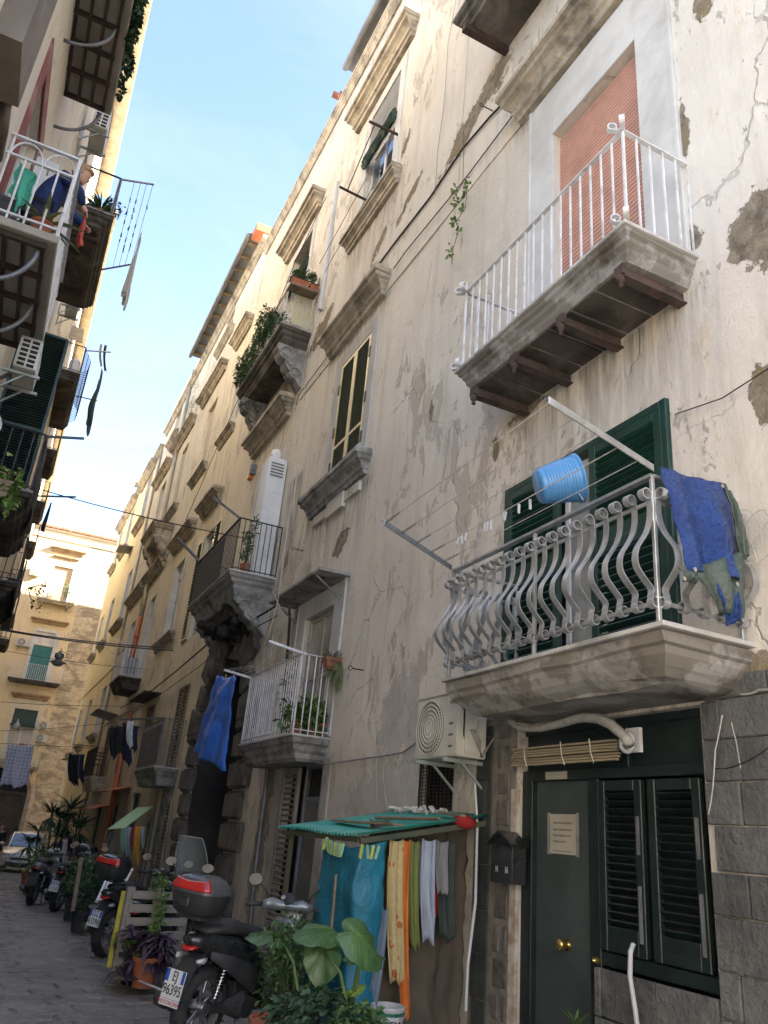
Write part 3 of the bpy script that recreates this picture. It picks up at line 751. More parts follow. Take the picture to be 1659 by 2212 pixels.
surround(near_b, XW, 15.05, 16.6, 6.1, 9.0, .2, .02, M['white_plaster'])
s4 = slab(near_b, XW, 14.2, 17.7, 6.06, .92, .46, M['stone_grey'], wob=.02)
for yy in (14.6, 17.35): b = MB(); console(b, XW, yy, 5.62, .66, .66, .36); b.build('console', M['stone_grey'], s4, wob=.02)
b = MB()
for k in range(46):
    rr = random.uniform(.05, .15); cy = random.uniform(14.9, 17.1); z = random.uniform(5.05, 5.6); x = XW - random.uniform(.05, .75) * (z - 4.6)
    b.lathe([(0, -rr), (rr * .7, -rr * .7), (rr, 0), (rr * .7, rr * .7), (0, rr)], (x, cy, z), 7, rot=Matrix.Rotation(random.random() * 3, 3, 'X'))
b.box(XW - .6, 14.9, 5.35, XW, 17.1, 5.62)
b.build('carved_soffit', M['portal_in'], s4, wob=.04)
xr4 = XW - .87
r4 = railing(near_b, M['black_iron'], [(XW, 14.25), (xr4, 14.25), (xr4, 17.66), (XW, 17.66)], 6.06, 1.08, .115, .0105)
r4['label'] = 'black iron railing'
b = MB(); b.bar((xr4, 14.3, 7.14), (xr4 - .5, 14.75, 7.62), .05, .05); b.bar((xr4, 17.6, 7.14), (xr4 - .62, 17.5, 7.55), .05, .05); b.build('clothes_arm', M['grey_iron'], r4, split=True)
b = MB(); b.box(xr4 - .012, 15.3, 6.12, xr4 + .012, 17.62, 7.05)
me_ = b.build('mesh_screen', pm('dark netting', (.03, .032, .03), rough=.8), r4)
cab = thing('storage_cabinet', 'tall white metal cabinet with a louvred top standing on the black railed balcony', 'cabinet', (3.95, 14.75, 6.08))
b = MB(); b.box(3.78, 14.5, 6.08, 4.18, 15.0, 8.75); b.build('body', M['white_frame'], cab, bevel=.008)
b = MB()
for k in range(5): b.box(3.84, 14.488, 8.32 + k * .07, 4.12, 14.502, 8.35 + k * .07)
b.build('vent', M['grey_iron'], cab)
b = MB(); b.lathe([(.11, 8.75), (.12, 8.9), (.10, 9.02), (.05, 9.05)], (3.98, 14.75, 0), 12); b.build('flue', M['white_metal'], cab, smooth=True)
b = MB(); frame_rect(b, XW + .02, 4.0, 6.25, 2.9, 5.0, .07, .12); gd = b.build('door_frame', M['green_wood'], near_b, bevel=.006)
for (a, c_) in ((4.06, 4.93), (5.36, 6.20)):
    b = MB(); frame_rect(b, XW - .02, a, c_, 2.93, 4.93, .085, .045)
    b.box(XW - .042, a + .085, 3.88, XW + .002, c_ - .085, 3.98); b.box(XW - .03, a + .085, 3.98, XW - .005, c_ - .085, 4.10)
    sh = b.build('shutter', M['green_wood'], near_b, bevel=.005, label='green louvred shutter leaf')
    slats(sh, M['green_wood'], XW - .02, a + .085, c_ - .085, 3.02, 3.88, .062, .012, .055)
    slats(sh, M['green_wood'], XW - .02, a + .085, c_ - .085, 4.10, 4.85, .062, .012, .055)
glazed(near_b, XW + .09, 4.90, 5.40, 2.93, 4.93, M['white_frame'], M['glass_pale'], 1, 1, .06, .04, name='balcony_door')
s5 = slab(near_b, XW, 3.43, 6.03, 2.90, .76, .36, M['stone_edge'], prof=[(.98, -.035), (.975, -.11), (.94, -.13), (.93, -.17), (.87, -.23), (.80, -.27), (.70, -.31)], wob=.026)
s5['label'] = 'grey balcony slab with flaking moulded edge'
xr5 = XW - .74
def belly(xo, yo, ax):
    """outline of one bellied bar; ax is the outward direction"""
    pts = []
    def arc(cx, cz, r, a0, a1, n=9):
        return [(cx + r * math.cos(a0 + (a1 - a0) * k / n), cz + r * math.sin(a0 + (a1 - a0) * k / n)) for k in range(n + 1)]
    low = arc(.045, .035, .035, R(-300), R(0) - R(0), 12)
    low = arc(.012, .075, .033, R(70), R(430), 12)
    pts = low[:]
    prof = [(.035, .12), (.03, .16), (.08, .21), (.135, .27), (.15, .33), (.135, .40), (.09, .47), (.045, .54), (.015, .62), (.005, .70), (.01, .76)]
    pts = low[:-1] + prof
    pf = []
    for a, c in zip(range(len(prof) - 1), range(1, len(prof))):
        p0, p1, p2, p3 = prof[max(a - 1, 0)], prof[a], prof[c], prof[min(c + 1, len(prof) - 1)]
        for t_ in (0, .33, .66): pf.append(tuple(.5 * (2 * p1[q] + (p2[q] - p0[q]) * t_ + (2 * p0[q] - 5 * p1[q] + 4 * p2[q] - p3[q]) * t_ * t_ + (3 * p1[q] - p0[q] - 3 * p2[q] + p3[q]) * t_ ** 3) for q in (0, 1)))
    prof = pf + [prof[-1]]; pts = low[:-1] + prof
    top = arc(.045, .80, .036, R(200), R(-170), 12)
    pts += top
    return pts
BP = belly(0, 0, 1)
def belly_obj(par, mat, outv):
    o3 = Vector(outv); b = MB()
    b.sweep([o3 * a + Vector((0, 0, c_)) for a, c_ in BP], o3.cross(Vector((0, 0, 1))), .050, .009)
    o = b.build('baluster', mat, None); o.parent = par; return o
b = MB()
b.box(xr5 - .025, 3.47, 3.88, xr5 + .025, 6.0, 3.905); b.box(xr5, 3.46, 3.88, XW, 3.50, 3.905); b.box(xr5, 5.98, 3.88, XW, 6.02, 3.905)
for zz in (3.02, 3.70):
    b.box(xr5 - .008, 3.47, zz, xr5 + .008, 6.0, zz + .028); b.box(xr5, 3.47, zz, XW, 3.485, zz + .028); b.box(xr5, 5.99, zz, XW, 6.005, zz + .028)
for (px_, py_) in ((xr5, 3.48), (xr5, 6.0), (XW - .03, 3.48), (XW - .03, 6.0), (xr5, 4.75)):
    b.box(px_ - .014, py_ - .014, 2.90, px_ + .014, py_ + .014, 3.885)
r5 = b.build('railing', M['silver_iron'], near_b, bevel=.003, label='silver painted railing with bellied scroll bars')
first = belly_obj(r5, M['silver_iron'], (-1, 0, 0)); k = 0
for i in range(19):
    yy = 3.50 + i * (6.0 - 3.50) / 18
    o = first if k == 0 else inst(first, r5); k += 1
    o.location = Vector((xr5 - .005, yy, 2.955)) - wloc(r5)
for side, yy in ((-1, 3.475), (1, 6.005)):
    f2 = belly_obj(r5, M['silver_iron'], (0, side, 0))
    for i in range(5):
        o = f2 if i == 0 else inst(f2, r5)
        o.location = Vector((xr5 + .03 + i * .165, yy, 2.955)) - wloc(r5)
glazed(near_b, XW + .1, 10.87, 12.08, 2.8, 4.78, pm('old cream frame', (.42, .40, .34), (.33, .31, .26), 5, .6), M['glass_pale'], 2, 2)
b = MB(); b.box(XW - .5, 10.35, 5.12, XW + .01, 12.75, 5.16); b.bar((XW - .45, 10.6, 5.1), (XW, 10.6, 4.8), .02, .02); b.bar((XW - .45, 12.5, 5.1), (XW, 12.5, 4.8), .02, .02)
b.build('door_hood', M['stone_grey'], near_b, wob=.006)
surround(near_b, XW, 10.85, 12.1, 2.8, 4.8, .38, .02, M['white_plaster'])
s6 = slab(near_b, XW, 10.45, 13.0, 2.78, .56, .34, M['stone_grey'])
xr6 = XW - .55
r6 = railing(near_b, M['white_metal'], [(XW, 10.5), (xr6, 10.5), (xr6, 12.95), (XW, 12.95)], 2.78, 1.1, .10, .0105)
r6['label'] = 'white iron railing of the low balcony'
b = MB(); b.bar((xr6 + .05, 10.5, 3.88), (xr6 - .50, 10.55, 3.98), .035, .035); b.bar((xr6, 12.95, 3.86), (xr6 - .5, 12.85, 3.9), .035, .035); b.build('clothes_arm', M['white_metal'], r6, split=True)
louvre_leaf(near_b, pm('putty shutter paint', (.24, .22, .185), (.18, .165, .14), 5, .7), M['grey_slat'], XW - .03, 11.42, 12.15, .25, 2.42, .075, .09, .05)
b = MB(); frame_rect(b, XW + .08, 10.58, 11.42, -.2, 2.46, .06, .06); b.box(XW + .06, 10.64, 1.95, XW + .10, 11.36, 2.02); gf = b.build('door_frame', pm('blue grey paint', (.18, .20, .22), (.13, .145, .16), 4, .6), near_b, bevel=.004)
b = MB(); b.box(XW + .08, 10.64, -.15, XW + .11, 11.36, 1.95); b.build('door', pm('grey door paint', (.155, .155, .15), (.11, .11, .105), 2, .6, dirt=(.07, .065, .06)), gf)
b = MB()
for k in range(7): b.tube([(XW + .06, 10.70 + k * .1, 2.02), (XW + .06, 10.70 + k * .1, 2.42)], .008, 5)
b.build('transom_bar', M['black_iron'], gf, split=True)
b = MB(); b.box(XW - .03, 10.30, -.3, XW + .01, 10.55, 2.5); b.box(XW - .03, 12.25, -.3, XW + .01, 12.5, 2.5); b.build('door_jamb', pm('pale jamb', (.42, .39, .34), (.30, .28, .24), 3, .9, dirt=(.2, .18, .15)), near_b, wob=.01, split=True)
txt('9', 'house_number', pm('faded number paint', (.20, .17, .14), rough=.9), near_b, (XW - .034, 10.42, 2.2), .17, Matrix(((0, 0, -1), (-1, 0, 0), (0, 1, 0))), .001)
b = MB(); frame_rect(b, XW + .03, 7.08, 7.84, 1.86, 2.40, .02, .02)
for k in range(9): b.box(XW + .026, 7.13 + k * .08, 1.88, XW + .034, 7.138 + k * .08, 2.38)
for k in range(14): b.box(XW + .02, 7.1, 1.89 + k * .036, XW + .026, 7.82, 1.896 + k * .036)
b.build('window_grille', M['black_iron'], near_b)

DB = XW + .10
b = MB()
for (a0, a1, z0, z1) in ((3.9, 5.98, 2.12, 2.20), (5.84, 5.98, .0, 2.12), (5.00, 5.12, .0, 2.12), (3.9, 5.00, .86, .95)): b.box(DB - .05, a0, z0, DB + .03, a1, z1)
b.box(DB, 3.9, 2.2, DB + .02, 5.98, 2.56); b.box(DB - .03, 3.9, 2.50, DB + .02, 5.98, 2.56); b.box(DB - .03, 4.68, 2.20, DB + .02, 4.73, 2.50)
df = b.build('door_frame', M['green_black'], near_b, bevel=.005)
b = MB(); b.box(DB + .0, 4.98 + .14, .03, DB + .035, 5.84, 2.12); dr = b.build('street_door', M['door_grey'], near_b, bevel=.004, label='dark grey green steel street door with a brass knob')
b = MB(); b.lathe([(.028, 0), (.045, .01), (.02, .02), (.02, .05), (.042, .065), (.045, .09), (.03, .11), (0, .115)], (DB, 5.42, .93), 14, rot=Matrix.Rotation(-math.pi / 2, 3, 'Y')); b.lathe([(.02, 0), (.035, .01), (.02, .03), (.03, .04), (0, .06)], (DB - .03, 5.05, .88), 10, rot=Matrix.Rotation(-math.pi / 2, 3, 'Y'))
brass = pm('brass', (.55, .40, .14), (.42, .30, .10), 10, .28, .9, bump=0); b.build('door_knob', brass, dr, smooth=True, split=True)
b = MB(); b.lathe([(.010, 0), (.012, .006), (0, .01)], (DB, 5.42, 1.50), 8, rot=Matrix.Rotation(-math.pi / 2, 3, 'Y')); b.build('peephole', M['black_iron'], dr)
b = MB(); b.box(DB + .004, 4.75, 2.24, DB + .012, 5.75, 2.48); b.build('transom_pane', glassmat('grey transom', (.16, .16, .155), .3), df)
for (a, c_) in ((3.98, 4.46), (4.52, 4.98)):
    b = MB(); frame_rect(b, DB - .05, a, c_, .96, 2.10, .075, .045); b.box(DB - .07, a + .075, 1.03, DB - .03, c_ - .075, 1.12)
    sh = b.build('shutter', M['green_black'], near_b, bevel=.005, label='black green louvred shutter')
    slats(sh, M['green_black'], DB - .05, a + .075, c_ - .075, 1.12, 2.02, .05, .01, .05, .65)
    b = MB(); b.bar((DB - .085, a + .03, 1.05), (DB - .085, a + .03, 1.40), .018, .018); b.bar((DB - .085, a + .03, 1.6), (DB - .085, a + .03, 1.85), .018, .018); b.build('hinge', M['grey_iron'], sh, split=True)
b = MB(); b.box(XW - .012, 5.96, 0, XW + .02, 6.05, 2.05); b.build('door_jamb', pm('chipped white jamb', (.50, .47, .42), (.30, .22, .16), 6, .9, bump=.5), near_b, wob=.012)
cl = pm('split faced grey stone', (.10, .102, .10), (.06, .061, .062), 5, .9, bump=1.0, bscale=22, dirt=(.21, .205, .19), dirt_amt=.45, bdist=.03, vary=.28)
rnd = random.Random(5)
def blocks(y0, y1, z0, z1, bw, bh, mat, off=0.0, gap=.008, t=.035, name='stone_block', skip=0, jx=.006):
    z = z0; r_ = 0
    while z < z1 - .05:
        h = min(bh * rnd.uniform(.9, 1.12), z1 - z); y = y0 - (bw * .5 if r_ % 2 else 0)
        while y < y1:
            a = max(y, y0); bq = bw * rnd.uniform(.85, 1.15); e = min(y + bq, y1); y += bq
            if e - a < .05 or rnd.random() < skip: continue
            b = MB(); tt = t + rnd.uniform(-jx, jx)
            b.box(XW - tt, a + gap / 2, z + gap / 2, XW + .02, e - gap / 2, z + h - gap / 2)
            b.build(name, mat, near_b, bevel=.008, wob=.004)
        z += h; r_ += 1
blocks(2.6, 3.88, .2, 2.72, .52, .262, cl)
blocks(3.90, 5.00, 0, .86, .52, .27, cl, t=.02)
cl2 = pm('old dark stone block', (.11, .10, .088), (.055, .05, .046), 5, .92, bump=1.0, bscale=20, dirt=(.22, .20, .16), dirt_amt=.5, bdist=.03, vary=.25)
blocks(6.06, 6.30, .0, 2.62, .24, .24, cl2, gap=.05, t=.022)
blocks(6.36, 6.62, .0, 2.62, .26, .36, pm('greenish dark stone', (.045, .055, .050), (.03, .034, .033), 5, .92, bump=.8, bscale=20), gap=.006, t=.03)
b = MB(); b.box(XW - .012, 6.0, 0, XW + .01, 6.64, 2.68); b.build('mortar_backing', pm('smeared mortar', (.20, .185, .155), (.12, .11, .095), 6, .95, bump=.8, bscale=14), near_b, wob=.008)

pr = MB(); pr.box(XW + .9, 14.9, -.6, XW + .95, 18.6, 5.4); pr.build('portal_door', M['portal_in'], near_b, label='soot black timber carriage door')
b = MB()
for k in range(5):
    for j in range(2): b.box(XW + .86, 15.2 + j * 1.6, -.3 + k * 1.0, XW + .91, 16.6 + j * 1.6, .55 + k * 1.0)
b.build('door_panel', M['portal_in'], near_b, bevel=.02, split=True)
z = -.45; i = 0
while z < 3.3:
    h = .52
    for (ya, yb) in ((13.95 if i % 2 else 14.2, 15.12), (18.3, 19.2 if i % 2 else 18.95)):
        b = MB(); b.box(XW - .12, ya, z + .02, XW + (.9 if ya < 16 else .10), yb, z + h - .02)
        b.build('rusticated_block', M['piperno'], near_b, bevel=.045, wob=.015, seg=2)
    z += h; i += 1
ac_y, ac_z, ri, ro = 16.7, 3.35, 1.62, 2.25
nv_ = 11
for k in range(nv_):
    a0 = math.pi * k / nv_ + .012; a1 = math.pi * (k + 1) / nv_ - .012
    rr = ro + (.32 if k % 2 == 0 else 0)
    sq = 1.12
    pts = [(math.cos(a0) * ri, math.sin(a0) * ri * sq), (math.cos(a0) * rr, math.sin(a0) * rr * .98), (math.cos(a1) * rr, math.sin(a1) * rr * .98), (math.cos(a1) * ri, math.sin(a1) * ri * sq)]
    b = MB(); b.ext(pts, lambda p, q, w_: (XW + w_, ac_y + p, ac_z + q), -.13, .5)
    b.build('arch_block', M['piperno'], near_b, bevel=.035, wob=.012)
b = MB(); pts = [(math.cos(math.pi * k / 20) * ri, math.sin(math.pi * k / 20) * ri * 1.12) for k in range(21)]
poly = pts + [(-1.66, 0), (-1.66, 1.68), (1.66, 1.68), (1.66, 0)]
for k in range(20):
    p, q = pts[k], pts[k + 1]
    b.add([(XW + .3, ac_y + p[0], ac_z + p[1]), (XW + .3, ac_y + q[0], ac_z + q[1]), (XW + .3, ac_y + q[0], 5.05), (XW + .3, ac_y + p[0], 5.05)], [(0, 1, 2, 3)])
b.build('spandrel', M['portal_in'], near_b)
b = MB(); b.box(XW + .08, 18.28, -.6, XW + .92, 18.6, 5.0); b.box(XW + .02, 18.30, -.6, XW + .10, 18.34, 5.0); b.build('portal_reveal', M['portal_in'], near_b, split=True)
b = MB()
b.lathe([(.0, 0), (.16, .05), (.22, .25), (.17, .48), (.24, .62), (.20, .80), (.08, .92)], (XW - .28, 16.7, 4.35), 12)
for k in range(14):
    a = k / 14 * 2 * math.pi; b.tube([(XW - .30 + .05 * math.sin(a), 16.7 + .22 * math.cos(a), 4.85 + .2 * math.sin(a)), (XW - .38, 16.7 + .30 * math.cos(a), 4.75 + .28 * math.sin(a)), (XW - .30, 16.7 + .36 * math.cos(a + .4), 4.7 + .34 * math.sin(a + .4))], [.06, .05, .02], 6)
b.build('carved_keystone', M['piperno'], near_b, wob=.03, smooth=True)
mid_b = thing('apartment_building', 'pale yellow beige house between the soot black portal and the orange yellow corner house', 'building', (4.2, 29, -.6))
far_b = thing('apartment_building', 'smooth orange yellow house at the far right end of the street', 'building', (4.2, 44, -1))
mp = plaster('middle house render', (0.70, 0.63, 0.49), (0.63, 0.56, 0.43), (0.44, 0.37, 0.26), (0.26, 0.215, 0.15),
 flake=.60, streak=.6, lowdirt=(.5, 4.6, (.22, .185, .14), .75))
fp = plaster('yellow house render', (0.74, 0.64, 0.42), (0.70, 0.60, 0.38), (0.38, 0.29, 0.15), (0.36, 0.27, 0.13), flake=.68, streak=.35, lowdirt=(-.5, 2.5, (.30, .24, .15), .6), bstr=.3)
mid_w = [ # y0,y1,z0,z1,kind
 (20.3, 21.6, 12.75, 15.4, 'glazed'), (24.45, 25.75, 12.75, 15.4, 'roller'), (29.0, 30.3, 12.9, 15.6, 'roller'), (33.4, 34.6, 12.9, 15.6, 'glazed'),
 (20.5, 22.0, 6.2, 9.3, 'shutter'), (24.7, 26.1, 7.05, 9.45, 'white'), (29.3, 30.6, 6.1, 9.3, 'white'), (33.6, 34.8, 6.6, 9.2, 'white'),
 (20.4, 21.5, 2.74, 4.8, 'louvre'), (24.9, 26.0, 2.9, 4.75, 'louvreopen'), (29.4, 30.5, 2.9, 4.7, 'louvre'), (33.7, 34.9, 2.9, 4.8, 'louvre'),
 (20.6, 21.9, -.7, 2.25, 'door'), (24.6, 25.9, -.7, 2.2, 'dark'), (28.3, 29.5, -.8, 1.9, 'dark'), (32.2, 33.4, -.9, 1.9, 'dark'),
 (24.3, 25.6, 18.2, 19.2, 'glazed'), (33.2, 34.4, 18.0, 19.3, 'glazed')]
far_w = [(38.9, 40.3, 10.2, 12.9, 'white'), (41.9 + 2.6, 45.9, 10.2, 12.7, 'white'), (48.6, 49.8, 10.1, 12.5, 'white'), (38.9, 40.3, 4.95, 7.1, 'white'), (44.4, 45.8, 4.8, 7.1, 'white'), (48.7, 50.0, 4.6, 7.0, 'white'),
 (39.2, 40.6, 15.7, 18.3, 'white'), (44.6, 45.9, 15.8, 18.2, 'white'), (48.8, 50.0, 15.7, 18.1, 'white'), (38.4, 39.7, -1.1, 1.8, 'dark'), (42.5, 44.2, -1.1, 2.0, 'dark')]
def window_kit(bld, w, X=XW, trim=True, plain=False):
    y0, y1, z0, z1, k = w
    if k == 'glazed': glazed(bld, X + .14, y0, y1, z0, z1, M['white_frame'], M['glass'], 2, 2)
    elif k == 'roller':
        roller(bld, M['cream_slat'], X + .10, y0, y1, z0 + (z1 - z0) * .12, z1, .09); b = MB(); b.box(X + .14, y0, z0, X + .16, y1, z1); b.build('pane', M['glass'], bld)
    elif k == 'white':
        glazed(bld, X + .16, y0, y1, z0, z1, M['white_frame'], M['glass'], 2, 2)
        b = MB(); b.box(X + .13, y0 + .02, z1 - (z1 - z0) * .2, X + .145, y1 - .02, z1); b.build('roller_box', M['white_slat'], bld)
        b = MB(); b.box(X - .004, y1 - .001, z0, X + .16, y1 + .004, z1); b.box(X - .012, y1, z0, X + .004, y1 + .22, z1); b.box(X - .012, y0 - .16, z0, X + .004, y0, z1); b.build('white_reveal', M['white_plaster'], bld, split=True)
    elif k == 'shutter':
        m_ = (y0 + y1) / 2
        glazed(bld, X + .12, y0, y1, z0, z1, M['white_frame'], M['glass'], 2, 2)
        louvre_leaf(bld, M['cream_frame'], M['green_wood'], X - .04, y0 - .62, y0 + .02, z0 + .05, z1 - .05, .09, .06, .04)
        louvre_leaf(bld, M['cream_frame'], M['green_wood'], X - .04, y1 - .02, y1 + .62, z0 + .05, z1 - .05, .09, .06, .04)
    elif k in ('louvre', 'louvreopen'):
        m_ = (y0 + y1) / 2
        for a, c_ in ((y0, m_ - .01), (m_ + .01, y1)): louvre_leaf(bld, M['brown_slat'], M['brown_slat'], X - .02, a, c_, z0, z1, .085, .055, .045)
    elif k == 'door':
        glazed(bld, X + .10, y0, y1, z0, z1, M['grey_slat'], M['glass'], 2, 3, .09)
        louvre_leaf(bld, M['grey_slat'], M['grey_slat'], X - .05, y0 - .7, y0 - .02, z0 + .6, z1 - .3, .085, .06, .04)
        louvre_leaf(bld, M['grey_slat'], M['grey_slat'], X - .05, y1 + .02, y1 + .6, z0 + .6, z1 - .8, .085, .06, .04)
    else:
        b = MB(); frame_rect(b, X + .1, y0, y1, z0, z1, .08, .06); f = b.build('door_frame', M['green_wood'], bld)
        b = MB(); b.box(X + .13, y0 + .05, z0, X + .15, y1 - .05, z1 - .05); b.build('door_leaf', M['green_black'], f)
M['cream_slat'] = pm('cream roller slat', (.56, .50, .38), (.50, .44, .34), 3, .5, bump=.02)
for bld, wins, (y0, y1), top, mt in ((mid_b, mid_w, (20.6, 37.0), 19.55, mp), (far_b, far_w, (37.0, 51.3), 18.9, fp)):
    b = MB(); holes(b, XW, -1, y0, y1, -1.6, top, [(w[0], w[1], w[2], w[3], .2) for w in wins])
    b.box(XW + .001, y0 + .001, top - .02, 15, y1, top); b.box(XW + .003, y1 - .01, -1.6, 15, y1, top); b.box(15, y0, -1.6, 15.1, y1, top)
    b.build('wall', mt, bld)
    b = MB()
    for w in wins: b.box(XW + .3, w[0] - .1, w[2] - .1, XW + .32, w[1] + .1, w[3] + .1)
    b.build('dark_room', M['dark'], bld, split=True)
    for w in wins: window_kit(bld, w)
for y0, y1, z in ((19.3 + 1.35, 22.9, 10.0), (23.8, 27.2, 10.05), (28.6, 32.5, 10.1), (32.9, 36.8, 10.1)): cornice(mid_b, XW, y0, y1, z + .08, .40, .32, wob=.03)
for y0, y1, z in ((20.7, 22.7, 16.1), (23.7, 27.3, 16.1), (28.3, 32.3, 16.1), (32.8, 36.4, 16.0)): cornice(mid_b, XW, y0, y1, z + .05, .38, .30, wob=.02)
for y0, y1, z in ((20.65, 22.4, 12.25), (23.9, 26.2, 12.3), (28.5, 30.9, 12.4), (33.0, 35.2, 12.4), (23.9, 27.0, 6.55), (33.2, 35.4, 6.1), (23.8, 26.2, 17.75), (32.8, 35.0, 17.6)): cornice(mid_b, XW, y0, y1, z + .06, .28, .20, M['stone_trim'], 'sill', wob=.02)
for y0, y1, z in ((38.3, 41.6, 9.85), (44.0, 46.6, 9.85), (48.2, 50.6, 9.8), (38.6, 41.4, 15.2), (44.0, 46.8, 15.3), (48.3, 50.6, 15.3), (38.4, 41.0, 4.55), (43.9, 46.4, 4.4), (48.2, 50.5, 4.2)): cornice(far_b, XW, y0, y1, z, .34, .26, M['stone_trim'], 'sill')
for y0, y1, z in ((38.6, 43.0, 18.35), (44.3, 47.8, 18.35), (48.2, 51.0, 18.3)): cornice(far_b, XW, y0, y1, z, .45, .36)
cornice(mid_b, XW, 20.6, 37, 19.3, .3, .2, M['stone_trim'], 'eaves', wob=.02)
cornice(far_b, XW, 37, 51.3, 18.7, .25, .22, M['stone_trim'], 'eaves', wob=.02)
b = MB(); b.box(XW - .04, 37.1, 7.75, XW + .01, 51.2, 7.87); b.build('string_course', fp, far_b)
b = MB(); b.box(XW - .04, 26.5, 5.05, XW + .01, 37.0, 5.15); b.build('string_course', mp, mid_b)
b = MB(); b.box(XW + .25, 22.0, 19.5, 9, 30.5, 20.4); b.build('attic_wall', mp, mid_b)
b = MB(); b.box(3.72, 21.8, 20.42, 9, 30.6, 20.50); b.box(3.66, 21.8, 20.30, 3.80, 30.6, 20.44); b.build('gutter_roof', M['zinc'], mid_b, bevel=.02)
b = MB()
for k in range(11): b.bar((3.8, 22.2 + k * .8, 20.36), (4.5, 22.2 + k * .8, 20.36), .1, .1)
b.build('rafter', M['brown_slat'], mid_b, split=True)
b = MB(); b.box(3.85, 21.2, 20.2, 4.6, 21.8, 20.5); b.build('roof_tile_edge', M['terracotta'], mid_b, wob=.02)
b = MB(); b.box(4.21, 30.7, 19.5, 6, 36.8, 20.9); b.build('parapet', mp, mid_b, bevel=.05, wob=.04)
b = MB(); b.tube([(XW - .05, 31.5, 20.3), (XW - .07, 31.5, 12), (XW - .07, 31.7, 10.2)], .075, 8); b.build('drainpipe', M['pipe_beige'], mid_b, smooth=True)
b = MB(); b.tube([(XW - .09, 31.75, 10.2), (XW - .09, 31.8, 8.9)], .085, 8); b.build('drainpipe', M['pipe_beige'], mid_b, smooth=True)
b = MB(); b.tube([(XW - .09, 31.8, 8.9), (XW - .09, 31.9, 6.4)], .09, 8); b.tube([(XW - .09, 31.82, 8.2), (XW - .09, 31.83, 8.05)], .11, 8); b.build('drainpipe', M['orange_pipe'], mid_b, smooth=True, label='orange plastic drainpipe')
b = MB(); b.tube([(XW - .09, 29.2, 4.9), (XW - .09, 29.2, -.6)], .085, 8); b.build('drainpipe', M['orange_pipe'], mid_b, smooth=True, label='rust orange drainpipe')
b = MB(); b.tube([(XW - .06, 37.1, 18.6), (XW - .06, 37.1, -.8)], .06, 8); b.build('drainpipe', M['pipe_beige'], far_b, smooth=True)
s7 = slab(mid_b, XW, 28.35, 31.1, 11.78, .78, .5, M['stone_trim'], M['stone_grey'])
for yy in (28.65, 30.7): b = MB(); console(b, XW, yy, 11.3, .62, .95, .36); b.build('console', M['stone_trim'], s7, wob=.015)
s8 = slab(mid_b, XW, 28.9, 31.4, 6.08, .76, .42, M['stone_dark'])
r8 = railing(mid_b, M['white_metal'], [(XW, 28.95), (3.48, 28.95), (3.48, 31.35), (XW, 31.35)], 6.08, 1.0, .13, .013)
b = MB(); b.box(3.46, 29.0, 6.15, 3.475, 31.3, 7.0); b.build('privacy_panel', M['white_slat'], r8)
b = MB(); b.box(3.55, 28.97, 6.12, 4.0, 28.99, 6.75); b.build('grey_panel', pm('grey plastic', (.24, .25, .28), rough=.5), r8)
s9 = slab(mid_b, XW, 20.0, 22.9, 2.71, .58, .42, M['stone_grey'])
r9 = railing(mid_b, M['grey_iron'], [(XW, 20.05), (3.66, 20.05), (3.66, 22.85), (XW, 22.85)], 2.71, 1.12, .14, .012)
b = MB(); b.box(3.645, 20.15, 2.78, 3.655, 22.8, 3.7); b.build('privacy_panel', pm('slate blue sheet', (.085, .10, .125), (.06, .07, .09), 3, .6, dirt=(.16, .14, .11)), r9)
b = MB(); b.bar((3.66, 20.1, 3.83), (2.95, 22.6, 3.92), .06, .05); b.bar((3.66, 22.85, 3.8), (3.0, 23.1, 3.85), .04, .04); b.build('clothes_arm', M['grey_iron'], r9, split=True)
s10 = slab(mid_b, XW, 32.8, 36.0, 2.82, .55, .5, M['stone_trim'])
r10 = railing(mid_b, M['rust_iron'], [(XW, 32.85), (3.68, 32.85), (3.68, 35.95), (XW, 35.95)], 2.82, 1.05, .16, .014)
b = MB(); b.bar((3.68, 33.0, 3.9), (3.0, 35.5, 4.05), .04, .04); b.build('clothes_arm', M['grey_iron'], r10)
b = MB(); b.box(3.7, 24.4, 5.0, XW, 27.2, 5.04); b.build('door_hood', M['stone_dark'], mid_b, wob=.01)
b = MB(); b.obox((3.8, 34.0, 5.2), (.9, 2.6, .03), Matrix.Rotation(.15, 3, 'Y')); b.build('door_hood', M['grey_iron'], mid_b, wob=.02)
b = MB()
for (y0, y1, z) in ((26.4, 29.9, 2.3), (29.6, 33.4, 1.75)):
    for k in range(int((y1 - y0) / .22)):
        b.obox((3.85, y0 + k * .22 + .1, z), (.75, .2, .04), Matrix.Rotation(-.28, 3, 'Y'))
b.build('roof_tile', M['terracotta'], mid_b, split=True, wob=.01)
b = MB(); b.obox((3.85, 41.8, 14.2 + .4), (.7, 1.4, .05), Matrix.Rotation(-.1, 3, 'Y')); b.build('door_hood', M['grey_iron'], far_b)
b = MB(); b.box(3.85, 47.2, 4.2, XW, 50.9, 4.26); b.build('door_hood', M['stone_trim'], far_b)

